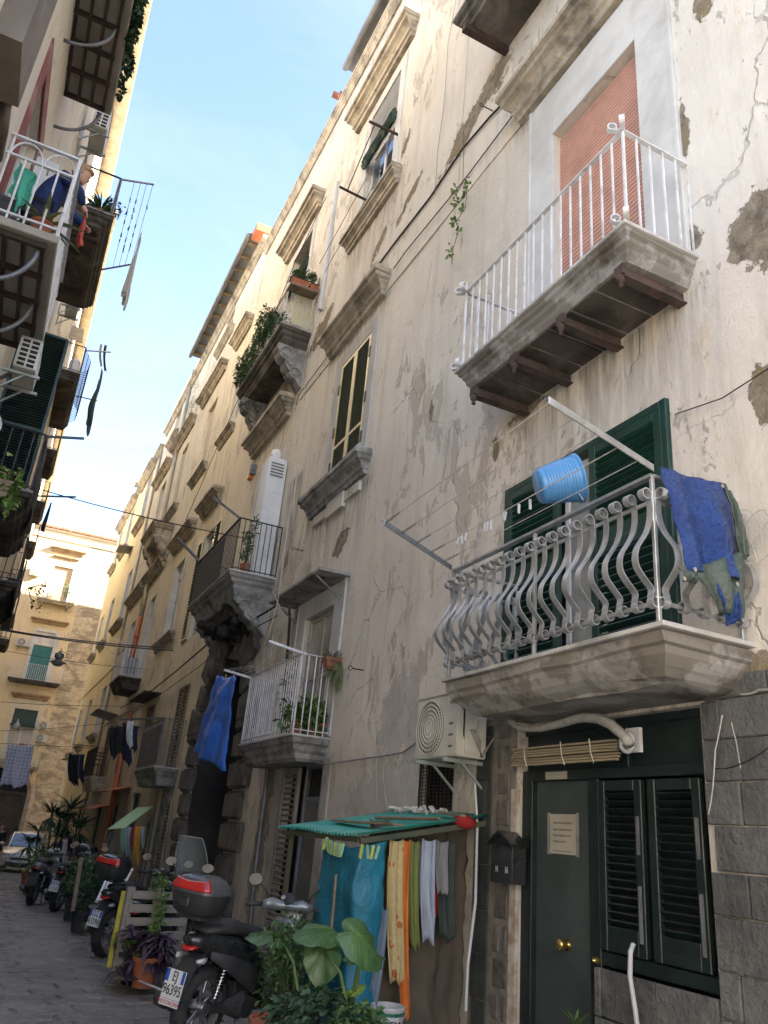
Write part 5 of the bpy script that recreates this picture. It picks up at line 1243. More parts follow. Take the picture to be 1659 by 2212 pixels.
def scooter(loc, heading, label, paint=None, scale=1.0, box=None, plate=None, screen=False, under=None, lean=0.09, rim=None, seat_col=None, group='scooters parked along the right wall', steer=0.0, mot=None, tail='red', front=None):
    paint = paint or M['gloss_black']; front = front or paint
    t = thing('parked_scooter', label, 'scooter', loc, group)
    t.rotation_mode = 'XYZ'
    t.matrix_world = Matrix.Translation(loc) @ Matrix.Rotation(heading, 4, 'Z') @ Matrix.Rotation(lean, 4, 'X')
    t.location = loc; t.rotation_euler = (Matrix.Rotation(heading, 3, 'Z') @ Matrix.Rotation(lean, 3, 'X')).to_euler(); t.scale = (scale,) * 3
    K = dict(local=True)
    wheel(t, 0, .30, .13, rim or M['rim']); wheel(t, 1.30, .295, .105, rim or M['rim'])
    b = MB(); b.loft([ell_sec(-.30, 0, .80, .05, .03), ell_sec(-.20, 0, .785, .10, .07), ell_sec(-.02, 0, .745, .135, .11), ell_sec(.20, 0, .68, .155, .15), ell_sec(.42, 0, .60, .165, .19), ell_sec(.60, 0, .50, .14, .19), ell_sec(.66, 0, .42, .12, .13)])
    o = b.build('rear_body', paint, t, smooth=True, **K)
    b = MB()
    for s_ in (-1, 1): b.loft([ell_sec(-.12, s_ * .12, .70, .012, .03, 8), ell_sec(.12, s_ * .155, .62, .014, .07, 8), ell_sec(.42, s_ * .168, .50, .014, .11, 8), ell_sec(.60, s_ * .15, .38, .012, .07, 8)])
    b.build('side_panel', M['matt_black'], t, smooth=True, split=True, **K)
    b = MB(); b.loft([ell_sec(-.16, 0, .865, .09, .028), ell_sec(.0, 0, .88, .125, .05), ell_sec(.22, 0, .875, .135, .06), ell_sec(.30, 0, .855, .13, .055), ell_sec(.50, 0, .825, .125, .055), ell_sec(.68, 0, .80, .075, .04), ell_sec(.72, 0, .78, .03, .02)])
    b.build('seat', seat_col or M['matt_black'], t, smooth=True, **K)
    b = MB(); b.loft([ell_sec(.52, 0, .30, .15, .055, p=5), ell_sec(.80, 0, .285, .17, .05, p=5), ell_sec(1.0, 0, .31, .15, .05, p=5)]); b.build('footboard', M['matt_black'], t, bevel=.004, **K)
    b = MB(); b.loft([ell_sec(.0, -.085, .30, .012, .035), ell_sec(.16, -.10, .30, .02, .04), ell_sec(.34, -.12, .31, .06, .11), ell_sec(.48, -.10, .33, .05, .09)]); b.obox((.40, 0, .36), (.22, .2, .22)); b.cyl((.38, -.19, .30), (.38, -.08, .30), .085, n=14)
    b.build('engine', M['matt_black'], t, bevel=.008, **K)
    b = MB(); b.tube([(.34, .12, .30), (.20, .17, .26), (.02, .175, .28)], [.03, .045, .055], 10); b.tube([(.02, .175, .28), (-.22, .185, .335), (-.30, .185, .355)], [.062, .065, .05], 12); b.build('exhaust', pm('exhaust steel', (.16, .155, .15), (.10, .10, .10), 6, .4, .7), t, smooth=True, **K)
    b = MB(); b.tube([(.02, -.11, .34), (.10, -.12, .64)], .018, 8)
    for k in range(9): b.lathe([(.034, -.006), (.042, 0), (.034, .006)], (.03 + .006 * k, -.112 - .001 * k, .39 + .024 * k), 10)
    b.build('shock_absorber', M['chrome'], t, smooth=True, **K)
    b = MB(); pts = [(-.30 - .04 * k, .70 - .105 * k) for k in range(4)]
    b.loft([[(x_, -.07 - .01 * i, z_), (x_, .07 + .01 * i, z_), (x_ + .02, .07 + .01 * i, z_ - .01), (x_ + .02, -.07 - .01 * i, z_ - .01)] for i, (x_, z_) in enumerate([(-.10, .72), (-.20, .66), (-.28, .57), (-.335, .46), (-.335, .40)])])
    arc = []
    for k in range(9):
        a = R(48 + k * 7); arc.append([( .345 * math.cos(a), -.075, .30 + .345 * math.sin(a)), (.345 * math.cos(a), .075, .30 + .345 * math.sin(a)), (.335 * math.cos(a), .075, .30 + .335 * math.sin(a)), (.335 * math.cos(a), -.075, .30 + .335 * math.sin(a))])
    b.loft(arc); b.build('rear_mudguard', M['matt_black'], t, **K)
    b = MB(); b.loft([ell_sec(-.305, 0, .735, .04, .012), ell_sec(-.27, 0, .745, .07, .02), ell_sec(-.20, 0, .755, .07, .02)]); b.build('tail_light', M['red_lens'], t, smooth=True, **K)
    for s_ in (-1, 1):
        b = MB(); b.loft([ell_sec(-.27, s_ * .11, .66, .012, .012, 8), ell_sec(-.23, s_ * .13, .665, .026, .022, 8), ell_sec(-.16, s_ * .11, .67, .02, .02, 8)]); b.build('indicator', M['clear_lens'], t, smooth=True, **K)
    if plate:
        rot = Matrix(((0, 0, -1), (-1, 0, 0), (0, 1, 0))) # x->-y, y->z, normal -> -x
        rp = Matrix.Rotation(.14, 3, 'Y'); c0 = Vector((-.355, 0, .49))
        b = MB(); b.obox(c0, (.006, .20, .20), rp); pl = b.build('licence_plate', M['plate_white'], t, bevel=.002, label='white licence plate reading ' + plate[0] + ' ' + plate[1], **K)
        def pl_add(a, c, w, h, mat, nm):
            bb = MB(); bb.obox(c0 + rp @ Vector((-.004, a, c)), (.003, w, h), rp); bb.build(nm, mat, pl, local=True)
        pl_add(.082, .055, .030, .085, M['plate_blue'], 'blue_band'); pl_add(-.082, .055, .030, .085, M['plate_blue'], 'blue_band')
        R2 = rp @ rot
        for s_, dz, sz in ((plate[0], .052, .098), (plate[1], -.042, .100)):
            o = txt(s_, 'lettering', M['ink'], None, (0, 0, 0), sz, R2, .0012, sx=.78); o.parent = pl; o.location = c0 + rp @ Vector((-.0058, 0, dz))
        if mot:
            b = MB(); b.obox(c0 + rp @ Vector((-.001, 0, -.125)), (.004, .20, .045), rp); mb_ = b.build('dealer_strip', M['plate_white'], pl, local=True)
            o = txt(mot, 'lettering', M['ink_red'], None, (0, 0, 0), .038, R2, .001); o.parent = pl; o.location = c0 + rp @ Vector((-.0045, 0, -.126))
    b = MB(); b.bar((.36, .10, .22), (.30, .12, .0), .02, .02); b.bar((.36, -.10, .22), (.30, -.14, .0), .02, .02); b.bar((.30, -.14, .012), (.30, .12, .012), .02, .02); b.build('side_stand', M['matt_black'], t, **K)
    sr = Matrix.Rotation(steer, 3, 'Z')
    b = MB(); b.loft([ell_sec(1.02, 0, .36, .15, .05), ell_sec(1.05, 0, .50, .175, .10, tilt=-.2), ell_sec(1.04, 0, .66, .18, .12, tilt=-.2), ell_sec(1.0, 0, .82, .15, .10, tilt=-.2), ell_sec(.96, 0, .90, .07, .05)])
    b = MB(); secs = []
    for (z_, xc, hw, th) in ((.30, 1.00, .15, .05), (.42, 1.03, .19, .07), (.58, 1.06, .20, .085), (.72, 1.04, .19, .085), (.84, .99, .14, .07), (.92, .95, .08, .045)):
        secs.append([(xc + th * math.cos(a) * (1.0 if math.cos(a) > 0 else .5), hw * math.sin(a), z_) for a in [2 * math.pi * k / 14 for k in range(14)]])
    b.loft(secs); b.build('leg_shield', front, t, smooth=True, **K)
    b = MB(); b.tube([(1.30, .075, .295), (1.20, .075, .62), (1.12, .03, .80)], .019, 7); b.tube([(1.30, -.075, .295), (1.20, -.075, .62), (1.12, -.03, .80)], .019, 7); b.build('front_fork', M['grey_iron'], t, smooth=True, split=True, **K)
    arc = []
    for k in range(10):
        a = R(15 + k * 15); arc.append([(1.30 + .335 * math.cos(a), -.062, .295 + .335 * math.sin(a)), (1.30 + .345 * math.cos(a), 0, .295 + .345 * math.sin(a)), (1.30 + .335 * math.cos(a), .062, .295 + .335 * math.sin(a)), (1.30 + .32 * math.cos(a), 0, .295 + .32 * math.sin(a))])
    b = MB(); b.loft(arc); b.build('front_mudguard', front, t, smooth=True, **K)
    def SR(p): p = Vector(p); q = sr @ (p - Vector((.97, 0, 0))); return q + Vector((.97, 0, 0))
    b = MB(); secs = []
    for (y_, hx, hz, xc, zc) in ((-.23, .028, .034, .93, 1.02), (-.17, .045, .05, .945, 1.025), (-.14, .05, .055, .96, 1.03), (-.07, .08, .045, .985, 1.02), (0, .10, .06, 1.0, 1.03), (.07, .08, .045, .985, 1.02), (.14, .05, .055, .96, 1.03), (.17, .045, .05, .945, 1.025), (.23, .028, .034, .93, 1.02)):
        secs.append([SR((xc + hx * math.cos(a), y_, zc + hz * math.sin(a))) for a in [2 * math.pi * k / 12 for k in range(12)]])
    b.loft(secs); b.build('handlebar_cover', front, t, smooth=True, **K)
    b = MB(); b.lathe([(.0, .0), (.055, .0), (.065, .01), (.055, .022), (0, .026)], SR((.945, 0, 1.075)), 16, rot=Matrix.Rotation(-.9, 3, 'Y'), sc=(1, 1.3)); b.build('instrument_panel', M['matt_black'], t, smooth=True, **K)
    for s_ in (-1, 1):
        b = MB(); b.lathe([(0, .027), (.022, .028), (.022, .03), (0, .031)], SR((.943, s_ * .035, 1.074)), 12, rot=Matrix.Rotation(-.9, 3, 'Y')); b.build('dial', M['clear_lens'], t, **K)
    for s_ in (-1, 1):
        b = MB(); b.tube([SR((.92, s_ * .24, 1.02)), SR((.885, s_ * .37, 1.01))], [.018, .020], 8); b.lathe([(.021, 0), (.023, .02), (.012, .03)], SR((.885, s_ * .37, 1.01)), 8, rot=Matrix.Rotation(-s_ * math.pi / 2, 3, 'X')); b.build('grip', M['matt_black'], t, smooth=True, **K)
        b = MB(); b.tube([SR((.97, s_ * .22, 1.03)), SR((1.00, s_ * .31, 1.0)), SR((.96, s_ * .37, 1.0))], .008, 5); b.build('brake_lever', M['chrome'], t, smooth=True, **K)
        b = MB(); b.tube([SR((.95, s_ * .19, 1.05)), SR((.95, s_ * .22, 1.13)), SR((.96, s_ * .30, 1.20))], .008, 6)
        rr = Matrix.Rotation(-math.pi / 2 + .32, 3, 'Y')
        b.lathe([(0, -.02), (.06, -.018), (.082, -.002), (.082, .002), (.0, .004)], SR((.955, s_ * .33, 1.215)), 16, rot=rr, sc=(.72, 1.05)); mr = b.build('mirror', M['matt_black'], t, smooth=True, **K)
        b = MB(); b.lathe([(0, .0045), (.074, .0045), (.074, .006), (0, .0065)], SR((.955, s_ * .33, 1.215)), 16, rot=rr, sc=(.72, 1.05)); b.build('mirror_glass', M['mirror'], mr, local=True)
    b = MB(); b.loft([ell_sec(1.05, 0, .93, .10, .05), ell_sec(1.11, 0, .92, .09, .045), ell_sec(1.14, 0, .91, .05, .03)]); b.build('headlight', M['clear_lens'], t, smooth=True, **K)
    if screen:
        def scf(u, v):
            y_ = (u - .5) * 2; w_ = .30 - .10 * v ** 3; x_ = 1.08 - .16 * v + .10 * (1 - y_ * y_) - .05; return SR((x_ + .02, y_ * w_ * (1 - .25 * (1 - v) ** 3 * 0), 1.02 + v * .52))
        b = MB(); b.grid(scf, 12, 10); b.build('windscreen', M['screen'], t, smooth=True, solid=.004, **K)
        b = MB(); edge = [scf(0, k / 12) for k in range(13)] + [scf(k / 12, 1) for k in range(1, 13)] + [scf(1, 1 - k / 12) for k in range(1, 13)]
        b.tube(edge, .005, 5); b.build('windscreen_edge', pm('milky screen edge', (.5, .52, .50), rough=.3), t, smooth=True, **K)
    if box:
        lidm, lensm = box
        z0 = .98; xc = -.24
        b = MB()
        for yy in (-.09, .09): b.bar((.02, yy, .90), (-.34, yy, .965), .03, .02)
        b.obox((-.22, 0, .965), (.26, .26, .025)); b.build('rack', M['matt_black'], t, bevel=.004, **K)
        def bsec(z_, hx, hy, p=3.4, n=20): return [(xc + hx * math.copysign(abs(math.cos(a)) ** (2 / p), math.cos(a)) * (1.0 if math.cos(a) < 0 else .95), hy * math.copysign(abs(math.sin(a)) ** (2 / p), math.sin(a)), z_) for a in [2 * math.pi * k / n for k in range(n)]]
        b = MB(); b.loft([bsec(z0, .13, .15), bsec(z0 + .03, .165, .19), bsec(z0 + .12, .185, .215), bsec(z0 + .165, .19, .222)]); bx = b.build('top_box', M['matt_black'], t, smooth=False, label='bulky top box behind the seat', **K); smooth_by_angle(bx, .7)
        b = MB(); b.loft([bsec(z0 + .167, .195, .228), bsec(z0 + .185, .195, .228), bsec(z0 + .23, .185, .21), bsec(z0 + .275, .15, .16), bsec(z0 + .295, .10, .10), bsec(z0 + .30, .03, .03)]); ld = b.build('lid', lidm, bx, local=True); smooth_by_angle(ld, .5)
        b = MB()
        def lens(u, v):
            a = math.pi + (u - .5) * 2.1; p_ = 3.4; hz = z0 + .19 + .082 * v; hx = .197 - .035 * v ** 1.6; hy = .232 - .052 * v ** 1.5
            wv = 1.0 - .25 * abs(u - .5) * 2 * v
            return (xc + hx * math.copysign(abs(math.cos(a)) ** (2 / p_), math.cos(a)) - .004, hy * math.copysign(abs(math.sin(a)) ** (2 / p_), math.sin(a)) * 1.01, hz - .02 * (1 - abs(u - .5) * 2) * v)
        b.grid(lens, 16, 6); b.build('reflector', lensm, bx, smooth=True, local=True, solid=.008)
        b = MB(); b.obox((xc - .185, 0, z0 + .10), (.02, .09, .07)); b.build('latch', M['gloss_black'], bx, local=True, bevel=.01)
    if under:
        b = MB(); b.obox((-.36, .0, .60), (.02, .16, .10)); b.build('number_pad', under, t, **K)
    return t

scooter((1.86, 6.72, 0), R(34), 'nearest black scooter, with a dark grey and red top box and plate EJ 96395', scale=.93, box=(M['dkgrey_plastic'], M['red_lens']), plate=('EJ', '96395'), mot='MOTOROMA', lean=.06, front=M['grey_paint'], steer=.8)
scooter((1.95, 11.95, gz(11.9)), R(42), 'black scooter with a red and silver topped box behind the yellow post, plate DZ 43398', scale=.96, box=(M['gloss_black'], M['red_lens']), plate=('DZ', '43398'), lean=.08, steer=.3)
scooter((1.92, 9.78, gz(9.8)), R(52), 'dark scooter with a tall clear windscreen behind the wooden pallet', scale=.96, screen=True, lean=.05, steer=-.35)
scooter((1.93, 18.6, gz(18.6)), R(62), 'dark scooter with plate BX 11135 parked beside the grey one far down the lane', paint=M['gloss_black'], plate=('BX', '11135'), screen=False, lean=.08, front=M['matt_black'])
scooter((1.55, 19.9, gz(19.9)), R(70), 'silver grey scooter with a bright mirror parked in front of the pale car', paint=M['grey_paint'], lean=.06, front=M['grey_paint'])
scooter((2.55, 20.2, gz(20)), R(50), 'black scooter with a plain dark top box by the potted shrubs', paint=M['gloss_black'], box=(M['gloss_black'], M['gloss_black']), screen=True)

def car(loc, heading, label):
    t = thing('parked_car', label, 'car', loc); t.rotation_euler = (0, 0, heading)
    paint = pm('pale champagne car paint', (.66, .64, .59), (.60, .58, .53), 2, .28, .35, bump=.02, dirt=(.3, .28, .25), dirt_amt=.3)
    def cs(x, hw, z0, z1, crown=.04, n=10):
        return [(x, -hw * .96, z0), (x, -hw, z0 + .25 * (z1 - z0)), (x, -hw, z0 + .7 * (z1 - z0)), (x, -hw * .92, z1 - .02), (x, -hw * .5, z1 + crown * .7), (x, 0, z1 + crown), (x, hw * .5, z1 + crown * .7), (x, hw * .92, z1 - .02), (x, hw, z0 + .7 * (z1 - z0)), (x, hw, z0 + .25 * (z1 - z0)), (x, hw * .96, z0)]
    b = MB(); b.loft([cs(-1.80, .68, .30, .78), cs(-1.72, .76, .22, .88), cs(-1.1, .80, .20, .92), cs(0, .81, .20, .90), cs(.9, .80, .20, .90), cs(1.45, .76, .22, .82), cs(1.74, .68, .26, .70), cs(1.80, .60, .32, .58)])
    o = b.build('body', paint, t, local=True); smooth_by_angle(o, .7)
    b = MB(); b.loft([cs(-1.70, .64, .85, .95, .01), cs(-1.45, .62, .85, 1.34, .03), cs(-.9, .62, .85, 1.44, .03), cs(-.1, .62, .85, 1.45, .03), cs(.25, .61, .85, 1.38, .03), cs(.95, .64, .84, .93, .01)])
    o = b.build('cabin', paint, t, local=True); smooth_by_angle(o, .7)
    def q(name, pts, mat): bb = MB(); bb.add(pts, [(0, 1, 2, 3)]); return bb.build(name, mat, t, local=True, solid=.012)
    scr = pm('car glass mirroring the sky', (.10, .13, .16), rough=.05, metal=.0, spec=1.0, bump=0)
    q('windscreen', [(.965, -.56, .955), (.965, .56, .955), (.31, .50, 1.385), (.31, -.50, 1.385)], scr)
    for s_ in (-1, 1):
        q('side_window', [(.80, s_ * .655, .95), (-.25, s_ * .655, .95), (-.25, s_ * .625, 1.36), (.28, s_ * .625, 1.34)], scr); q('side_window', [(-.32, s_ * .655, .95), (-1.30, s_ * .655, .95), (-1.15, s_ * .625, 1.34), (-.32, s_ * .625, 1.36)], scr)
        b = MB(); b.loft([ell_sec(.72, s_ * .84, 1.0, .07, .05, 8), ell_sec(.80, s_ * .85, 1.0, .09, .065, 8), ell_sec(.86, s_ * .84, 1.0, .06, .04, 8)]); b.build('wing_mirror', paint, t, smooth=True, local=True)
        b = MB(); b.loft([ell_sec(1.60, s_ * .55, .66, .13, .07, 10), ell_sec(1.70, s_ * .54, .655, .14, .075, 10), ell_sec(1.77, s_ * .50, .65, .10, .05, 10)]); b.build('headlight', M['clear_lens'], t, smooth=True, local=True)
        for x_ in (-1.15, 1.12):
            bb = MB(); bb.lathe([(.20, -.09), (.27, -.08), (.285, -.02), (.285, .02), (.27, .08), (.20, .09)], (x_, s_ * .74, .285), 22, rot=Matrix.Rotation(-math.pi / 2, 3, 'X')); wh = bb.build('wheel', M['tyre'], t, smooth=True, local=True)
            bb = MB(); bb.lathe([(.0, s_ * .08), (.19, s_ * .08), (.20, s_ * .05)], (x_, s_ * .74, .285), 16, rot=Matrix.Rotation(-math.pi / 2, 3, 'X')); bb.build('rim', M['rim'], wh, local=True)
    b = MB(); b.box(1.76, -.50, .30, 1.82, .50, .42); b.box(1.775, -.34, .50, 1.81, .34, .58); b.build('grille', M['matt_black'], t, local=True, bevel=.01)
    b = MB(); b.box(1.815, -.24, .40, 1.83, .24, .50); b.build('licence_plate', M['plate_white'], t, local=True)
    return t
car((2.25, 37.0, gz(37)), R(-97), 'pale champagne hatchback parked facing us near the end of the street')
def leafmat(name, c1, c2, rough=.5, spec=.4):
    m, nt, b = newmat(name); g = NG(nt)
    oi = nt.nodes.new('ShaderNodeNewGeometry')
    n = g.noise(9, 3); c = g.mix(g.ramp(n, .35, .65), c1, c2)
    c = g.mix(g.ramp(oi.outputs['Random Per Island'], 0.3, 1.0, 0, .55), c, tuple(min(1, x * 1.6 + .01) for x in c1))
    g.lk(c, b.inputs['Base Color']); b.inputs['Roughness'].default_value = rough; b.inputs['Specular IOR Level'].default_value = spec
    try: b.inputs['Subsurface Weight'].default_value = 0
    except Exception: pass
    return m
M['leaf'] = leafmat('mid green leaf', (.055, .115, .030), (.030, .070, .020))
M['leaf_dark'] = leafmat('dark green leaf', (.030, .070, .030), (.016, .040, .018))
M['leaf_light'] = leafmat('light green leaf', (.12, .20, .045), (.07, .13, .03))
M['leaf_blue'] = leafmat('blue green leaf', (.075, .12, .085), (.05, .085, .06))
M['leaf_purple'] = leafmat('purple leaf', (.060, .038, .062), (.035, .022, .038))
M['leaf_grass'] = leafmat('grey green blade', (.12, .16, .06), (.08, .11, .05))
M['stem'] = pm('green brown stem', (.09, .10, .04), (.07, .06, .03), 8, .8)
M['soil'] = pm('potting soil', (.03, .022, .016), rough=1, bump=.5)
def leaf_v(L, W, bend=.25, n=3):
    """pointed leaf along +x, centre fold"""
    vs = []; fs = []
    for i in range(n + 1):
        t = i / n; w = W * math.sin(math.pi * min(1, t * .92 + .08)) ** .8 if i < n else 0
        x = L * t; z = -bend * L * t * t
        vs += [(x, -w / 2, z + w * .18), (x, 0, z), (x, w / 2, z + w * .18)]
    for i in range(n):
        k = i * 3; fs += [(k, k + 1, k + 4, k + 3), (k + 1, k + 2, k + 5, k + 4)]
    return vs, fs
def rot_to(d, roll=0):
    d = Vector(d).normalized(); q = d.to_track_quat('X', 'Z'); return q.to_matrix() @ Matrix.Rotation(roll, 3, 'X')
def scatter_leaves(mb, pts, L, W, rnd, droop=.3, up=.4, bend=.3, n=2):
    for (p, d) in pts:
        l = L * rnd.uniform(.6, 1.2); w = W * rnd.uniform(.7, 1.15)
        vs, fs = leaf_v(l, w, bend * rnd.uniform(.2, 1.5), n)
        dd = Vector(d) + Vector((rnd.uniform(-.6, .6), rnd.uniform(-.6, .6), rnd.uniform(-droop, up)))
        m = rot_to(dd if dd.length > .05 else (1, 0, 0), rnd.uniform(-.8, .8)); P = Vector(p)
        mb.add([P + m @ Vector(v) for v in vs], fs)
def bush(name, label, cat, c, r, n, L, W, mat, seed=1, stems=6, group=None, par=None, base=None, clumps=10, hang=0.0):
    """clumps of leaves round branch tips, gaps between"""
    rnd = random.Random(seed); c = Vector(c); base = Vector(base) if base else c - Vector((0, 0, r[2]))
    t = thing(name, label, cat, base, group) if par is None else par
    cl = []
    for k in range(clumps):
        d = Vector((rnd.gauss(0, 1), rnd.gauss(0, 1), rnd.gauss(0, 1))).normalized() * rnd.uniform(.35, 1.0)
        cl.append((c + Vector((d.x * r[0], d.y * r[1], d.z * r[2])), rnd.uniform(.22, .42)))
    st = MB()
    for p, q in cl[:max(stems, 3)]:
        mid = base.lerp(p, .5) + Vector((rnd.uniform(-.05, .05), rnd.uniform(-.05, .05), 0)); st.tube([base, mid, p], [.012, .008, .003], 5)
    st.build('stem', M['stem'], t, smooth=True)
    pts = []
    for i in range(n):
        p, q = cl[rnd.randrange(len(cl))]; d = Vector((rnd.gauss(0, 1), rnd.gauss(0, 1), rnd.gauss(0, 1))).normalized()
        rr = min(r) * q * 2.4 * rnd.random() ** .5
        pt = p + Vector((d.x * rr * r[0] / max(r), d.y * rr * r[1] / max(r), d.z * rr)) - Vector((0, 0, hang * rnd.random()))
        pts.append((pt, d))
    mb = MB(); scatter_leaves(mb, pts, L, W, rnd)
    f = mb.build('foliage', mat, t); stuff(f)
    return t
def pot(par, c, r, h, mat=None, name='pot', square=False, flare=.78):
    mat = mat or M['terracotta']; x, y, z = c
    b = MB()
    if square: b.loft([[(x + sx * r[0] * k, y + sy * r[1] * k, zz) for sx, sy in ((-1, -1), (1, -1), (1, 1), (-1, 1))] for k, zz in ((.85, z), (1, z + h * .85), (1.05, z + h * .86), (1.05, z + h), (.96, z + h), (.94, z + h * .9))])
    else: b.lathe([(r * flare * .0, z), (r * flare, z), (r * .97, z + h * .82), (r * 1.07, z + h * .83), (r * 1.08, z + h), (r * .98, z + h), (r * .95, z + h * .88), (0, z + h * .87)], (x, y, 0), 22)
    o = b.build(name, mat, par); smooth_by_angle(o, .6)
    return o
def blades(mb, c, n, L, W, rnd, spread=1.0, z=.6, bend=.5, seg=4):
    c = Vector(c)
    for k in range(n):
        a = rnd.uniform(0, 2 * math.pi); el = rnd.uniform(z * .3, z * 1.6); l = L * rnd.uniform(.6, 1.1)
        d = Vector((math.cos(a) * spread, math.sin(a) * spread, el)); vs, fs = leaf_v(l, W * rnd.uniform(.7, 1.1), bend * rnd.uniform(.3, 1.2), seg)
        m = rot_to(d, rnd.uniform(-.3, .3)); mb.add([c + m @ Vector(v) for v in vs], fs)

def yucca(loc, h, label, seed, heads=3, L=.6):
    rnd = random.Random(seed); t = thing('yucca_plant', label, 'plant', loc, 'tall yuccas in pots by the far doors'); loc = Vector(loc)
    pot(t, loc, .22, .35, M['terracotta'])
    tr = MB(); lv = MB()
    for k in range(heads):
        top = loc + Vector((rnd.uniform(-.35, .35), rnd.uniform(-.3, .3), h * rnd.uniform(.65, 1.0)))
        tr.tube([loc + Vector((0, 0, .3)), loc.lerp(top, .5) + Vector((rnd.uniform(-.08, .08), 0, 0)), top], [.05, .04, .035], 7)
        blades(lv, top, 46, L, .05, rnd, 1, .9, .45); blades(lv, top - Vector((0, 0, .12)), 22, L * .9, .045, rnd, 1, -.4, .5)
    tr.build('trunk', pm('yucca trunk', (.16, .12, .08), (.10, .08, .05), 8, .9, bump=.6), t, smooth=True); stuff(lv.build('leaf_blades', M['leaf_dark'], t))
    return t
yucca((2.65, 25.8, gz(26)), 2.35, 'tallest yucca with two big spiky heads left of the pink tiled pent roof', 3, 3, .75)
yucca((2.25, 26.2, gz(26)), 2.0, 'middle yucca with a wide spiky head leaning over the lane', 5, 3, .65)
yucca((1.95, 27.6, gz(27)), 1.6, 'smallest yucca standing nearest the pale car', 8, 2, .55)
def ear_leaf(mb, c, d, L, W, cup=.12, roll=0):
    """big heart shaped leaf with veins as folds"""
    c = Vector(c); nn_ = Vector(roll).normalized(); d = Vector(d); d = (d - nn_ * d.dot(nn_)).normalized(); m = Matrix((d, nn_.cross(d), nn_)).transposed()
    rim = []
    n = 26
    for k in range(n):
        a = 2 * math.pi * k / n
        rr = (1 - .38 * math.exp(-((a - math.pi) / .22) ** 2)) * (1 + .34 * math.exp(-(min(a, 2 * math.pi - a) / .42) ** 2)) * (1 + .035 * math.sin(a * 9))
        rim.append((math.cos(a) * L * .5 * rr + L * .12, math.sin(a) * W * .5 * rr, rr))
    vs = [Vector((L * -.06, 0, 0))]; rings = 5; fs = []
    for j in range(1, rings + 1):
        f = j / rings
        for k in range(n):
            x, y, rr = rim[k]; x0 = -L * .06
            z = -cup * L * f * f * (1 + .9 * abs(math.cos(2 * math.pi * k / n))) + (.012 * L if k % 4 == 0 else -.010 * L) * f + .02 * L * math.sin(k * 1.9) * f * f
            vs.append(Vector((x0 + (x - x0) * f, y * f, z)))
    for k in range(n): fs.append((0, 1 + k, 1 + (k + 1) % n))
    for j in range(rings - 1):
        for k in range(n): a = 1 + j * n + k; b2 = 1 + j * n + (k + 1) % n; fs.append((a, b2, b2 + n, a + n))
    mb.add([c + m @ v for v in vs], fs)
    return [[c + m @ (vs[0] + Vector((0, 0, .004)))] + [c + m @ (vs[1 + j * n + k] + Vector((0, 0, .004))) for j in range(rings)] for k in (0, 2, 5, 8, 11, 15, 18, 21, 24)]
def veinmat():
    m, nt, b = newmat('elephant ear leaf'); g = NG(nt)
    c = g.mix(g.ramp(g.noise(5, 4), .35, .65), (.060, .135, .045), (.040, .095, .032)); c = g.mix(g.ramp(g.noise(40, 2, vec=g.mp(scale=(1, 1, .3))), .55, .7, 0, .4), c, (.14, .26, .10))
    g.lk(c, b.inputs['Base Color']); b.inputs['Roughness'].default_value = .42; g.lk(g.bump(g.noise(25, 3), .4, .01), b.inputs['Normal']); return m
M['ear'] = veinmat()
def stalk(par, p, q, r0=.016, r1=.008, bow=.06, mat=None):
    p, q = Vector(p), Vector(q); mid = p.lerp(q, .5) + Vector((0, -bow, bow)); b = MB(); b.tube([p, p.lerp(mid, .6), mid, q], [r0, r0 * .85, r0 * .7, r1], 7); return b.build('stalk', mat or M['ear_stalk'], par, smooth=True)
M['ear_stalk'] = pm('leaf stalk', (.12, .20, .06), (.09, .15, .045), 5, .5)
ee = thing('elephant_ear_plant', 'elephant ear plant with big heart shaped pale green leaves in front of the teal tarpaulin', 'plant', tuple(atX(735, 2200, 2.45)))
base1 = atX(650, 2180, 2.42); base2 = atX(755, 2190, 2.5)
for (u, v, x_, L, W, dr, rl, bs_) in ((606, 2020, 2.42, .36, .27, (-1, .15, -.25), (.1, -.32, 1), base1), (710, 2008, 2.46, .36, .27, (-.9, -.2, -.1), (.1, -.42, .9), base1), (775, 2020, 2.36, .34, .31, (.75, -.1, -.5), (.4, -1, .65), base2), (700, 2052, 2.44, .30, .27, (-.15, -.3, -1), (-.2, -1, .55), base2), (775, 2058, 2.5, .30, .15, (1, .15, .15), (0, -.35, 1), base2)):
    q = atX(u, v, x_); b = MB(); vv_ = ear_leaf(b, q, dr, L, W, .10, rl); lf_ = b.build('leaf', M['ear'], ee, smooth=True); b = MB(); [b.tube(p_, [.0035, .003, .0026, .002, .0014, .0006], 4) for p_ in vv_]; stuff(b.build('vein', M['ear_stalk'], lf_, smooth=True)); stalk(ee, bs_, q + Vector((0, .01, -.01)))
for (u, v, L) in ((770, 2140, .12), (745, 2150, .10)):
    q = atX(u, v, 2.48); b = MB(); ear_leaf(b, q, (.6, -.4, .5), L, L * .5, .1, (0, -1, .5)); b.build('leaf', M['leaf_light'], ee, smooth=True); stalk(ee, base2, q, .008, .004, .0)
def lobed(mb, p, d, s, rnd, roll=0):
    m = rot_to(d, roll); P = Vector(p); pts = [(0, 0), (.15, .42), (.42, .22), (.62, .36), (1, 0), (.62, -.36), (.42, -.22), (.15, -.42)]
    mb.add([P + m @ Vector((a * s, b_ * s, -.25 * s * a * a + .12 * s * abs(b_))) for a, b_ in pts], [(0, 1, 2), (0, 2, 3, 4), (0, 4, 5, 6), (0, 6, 7)])
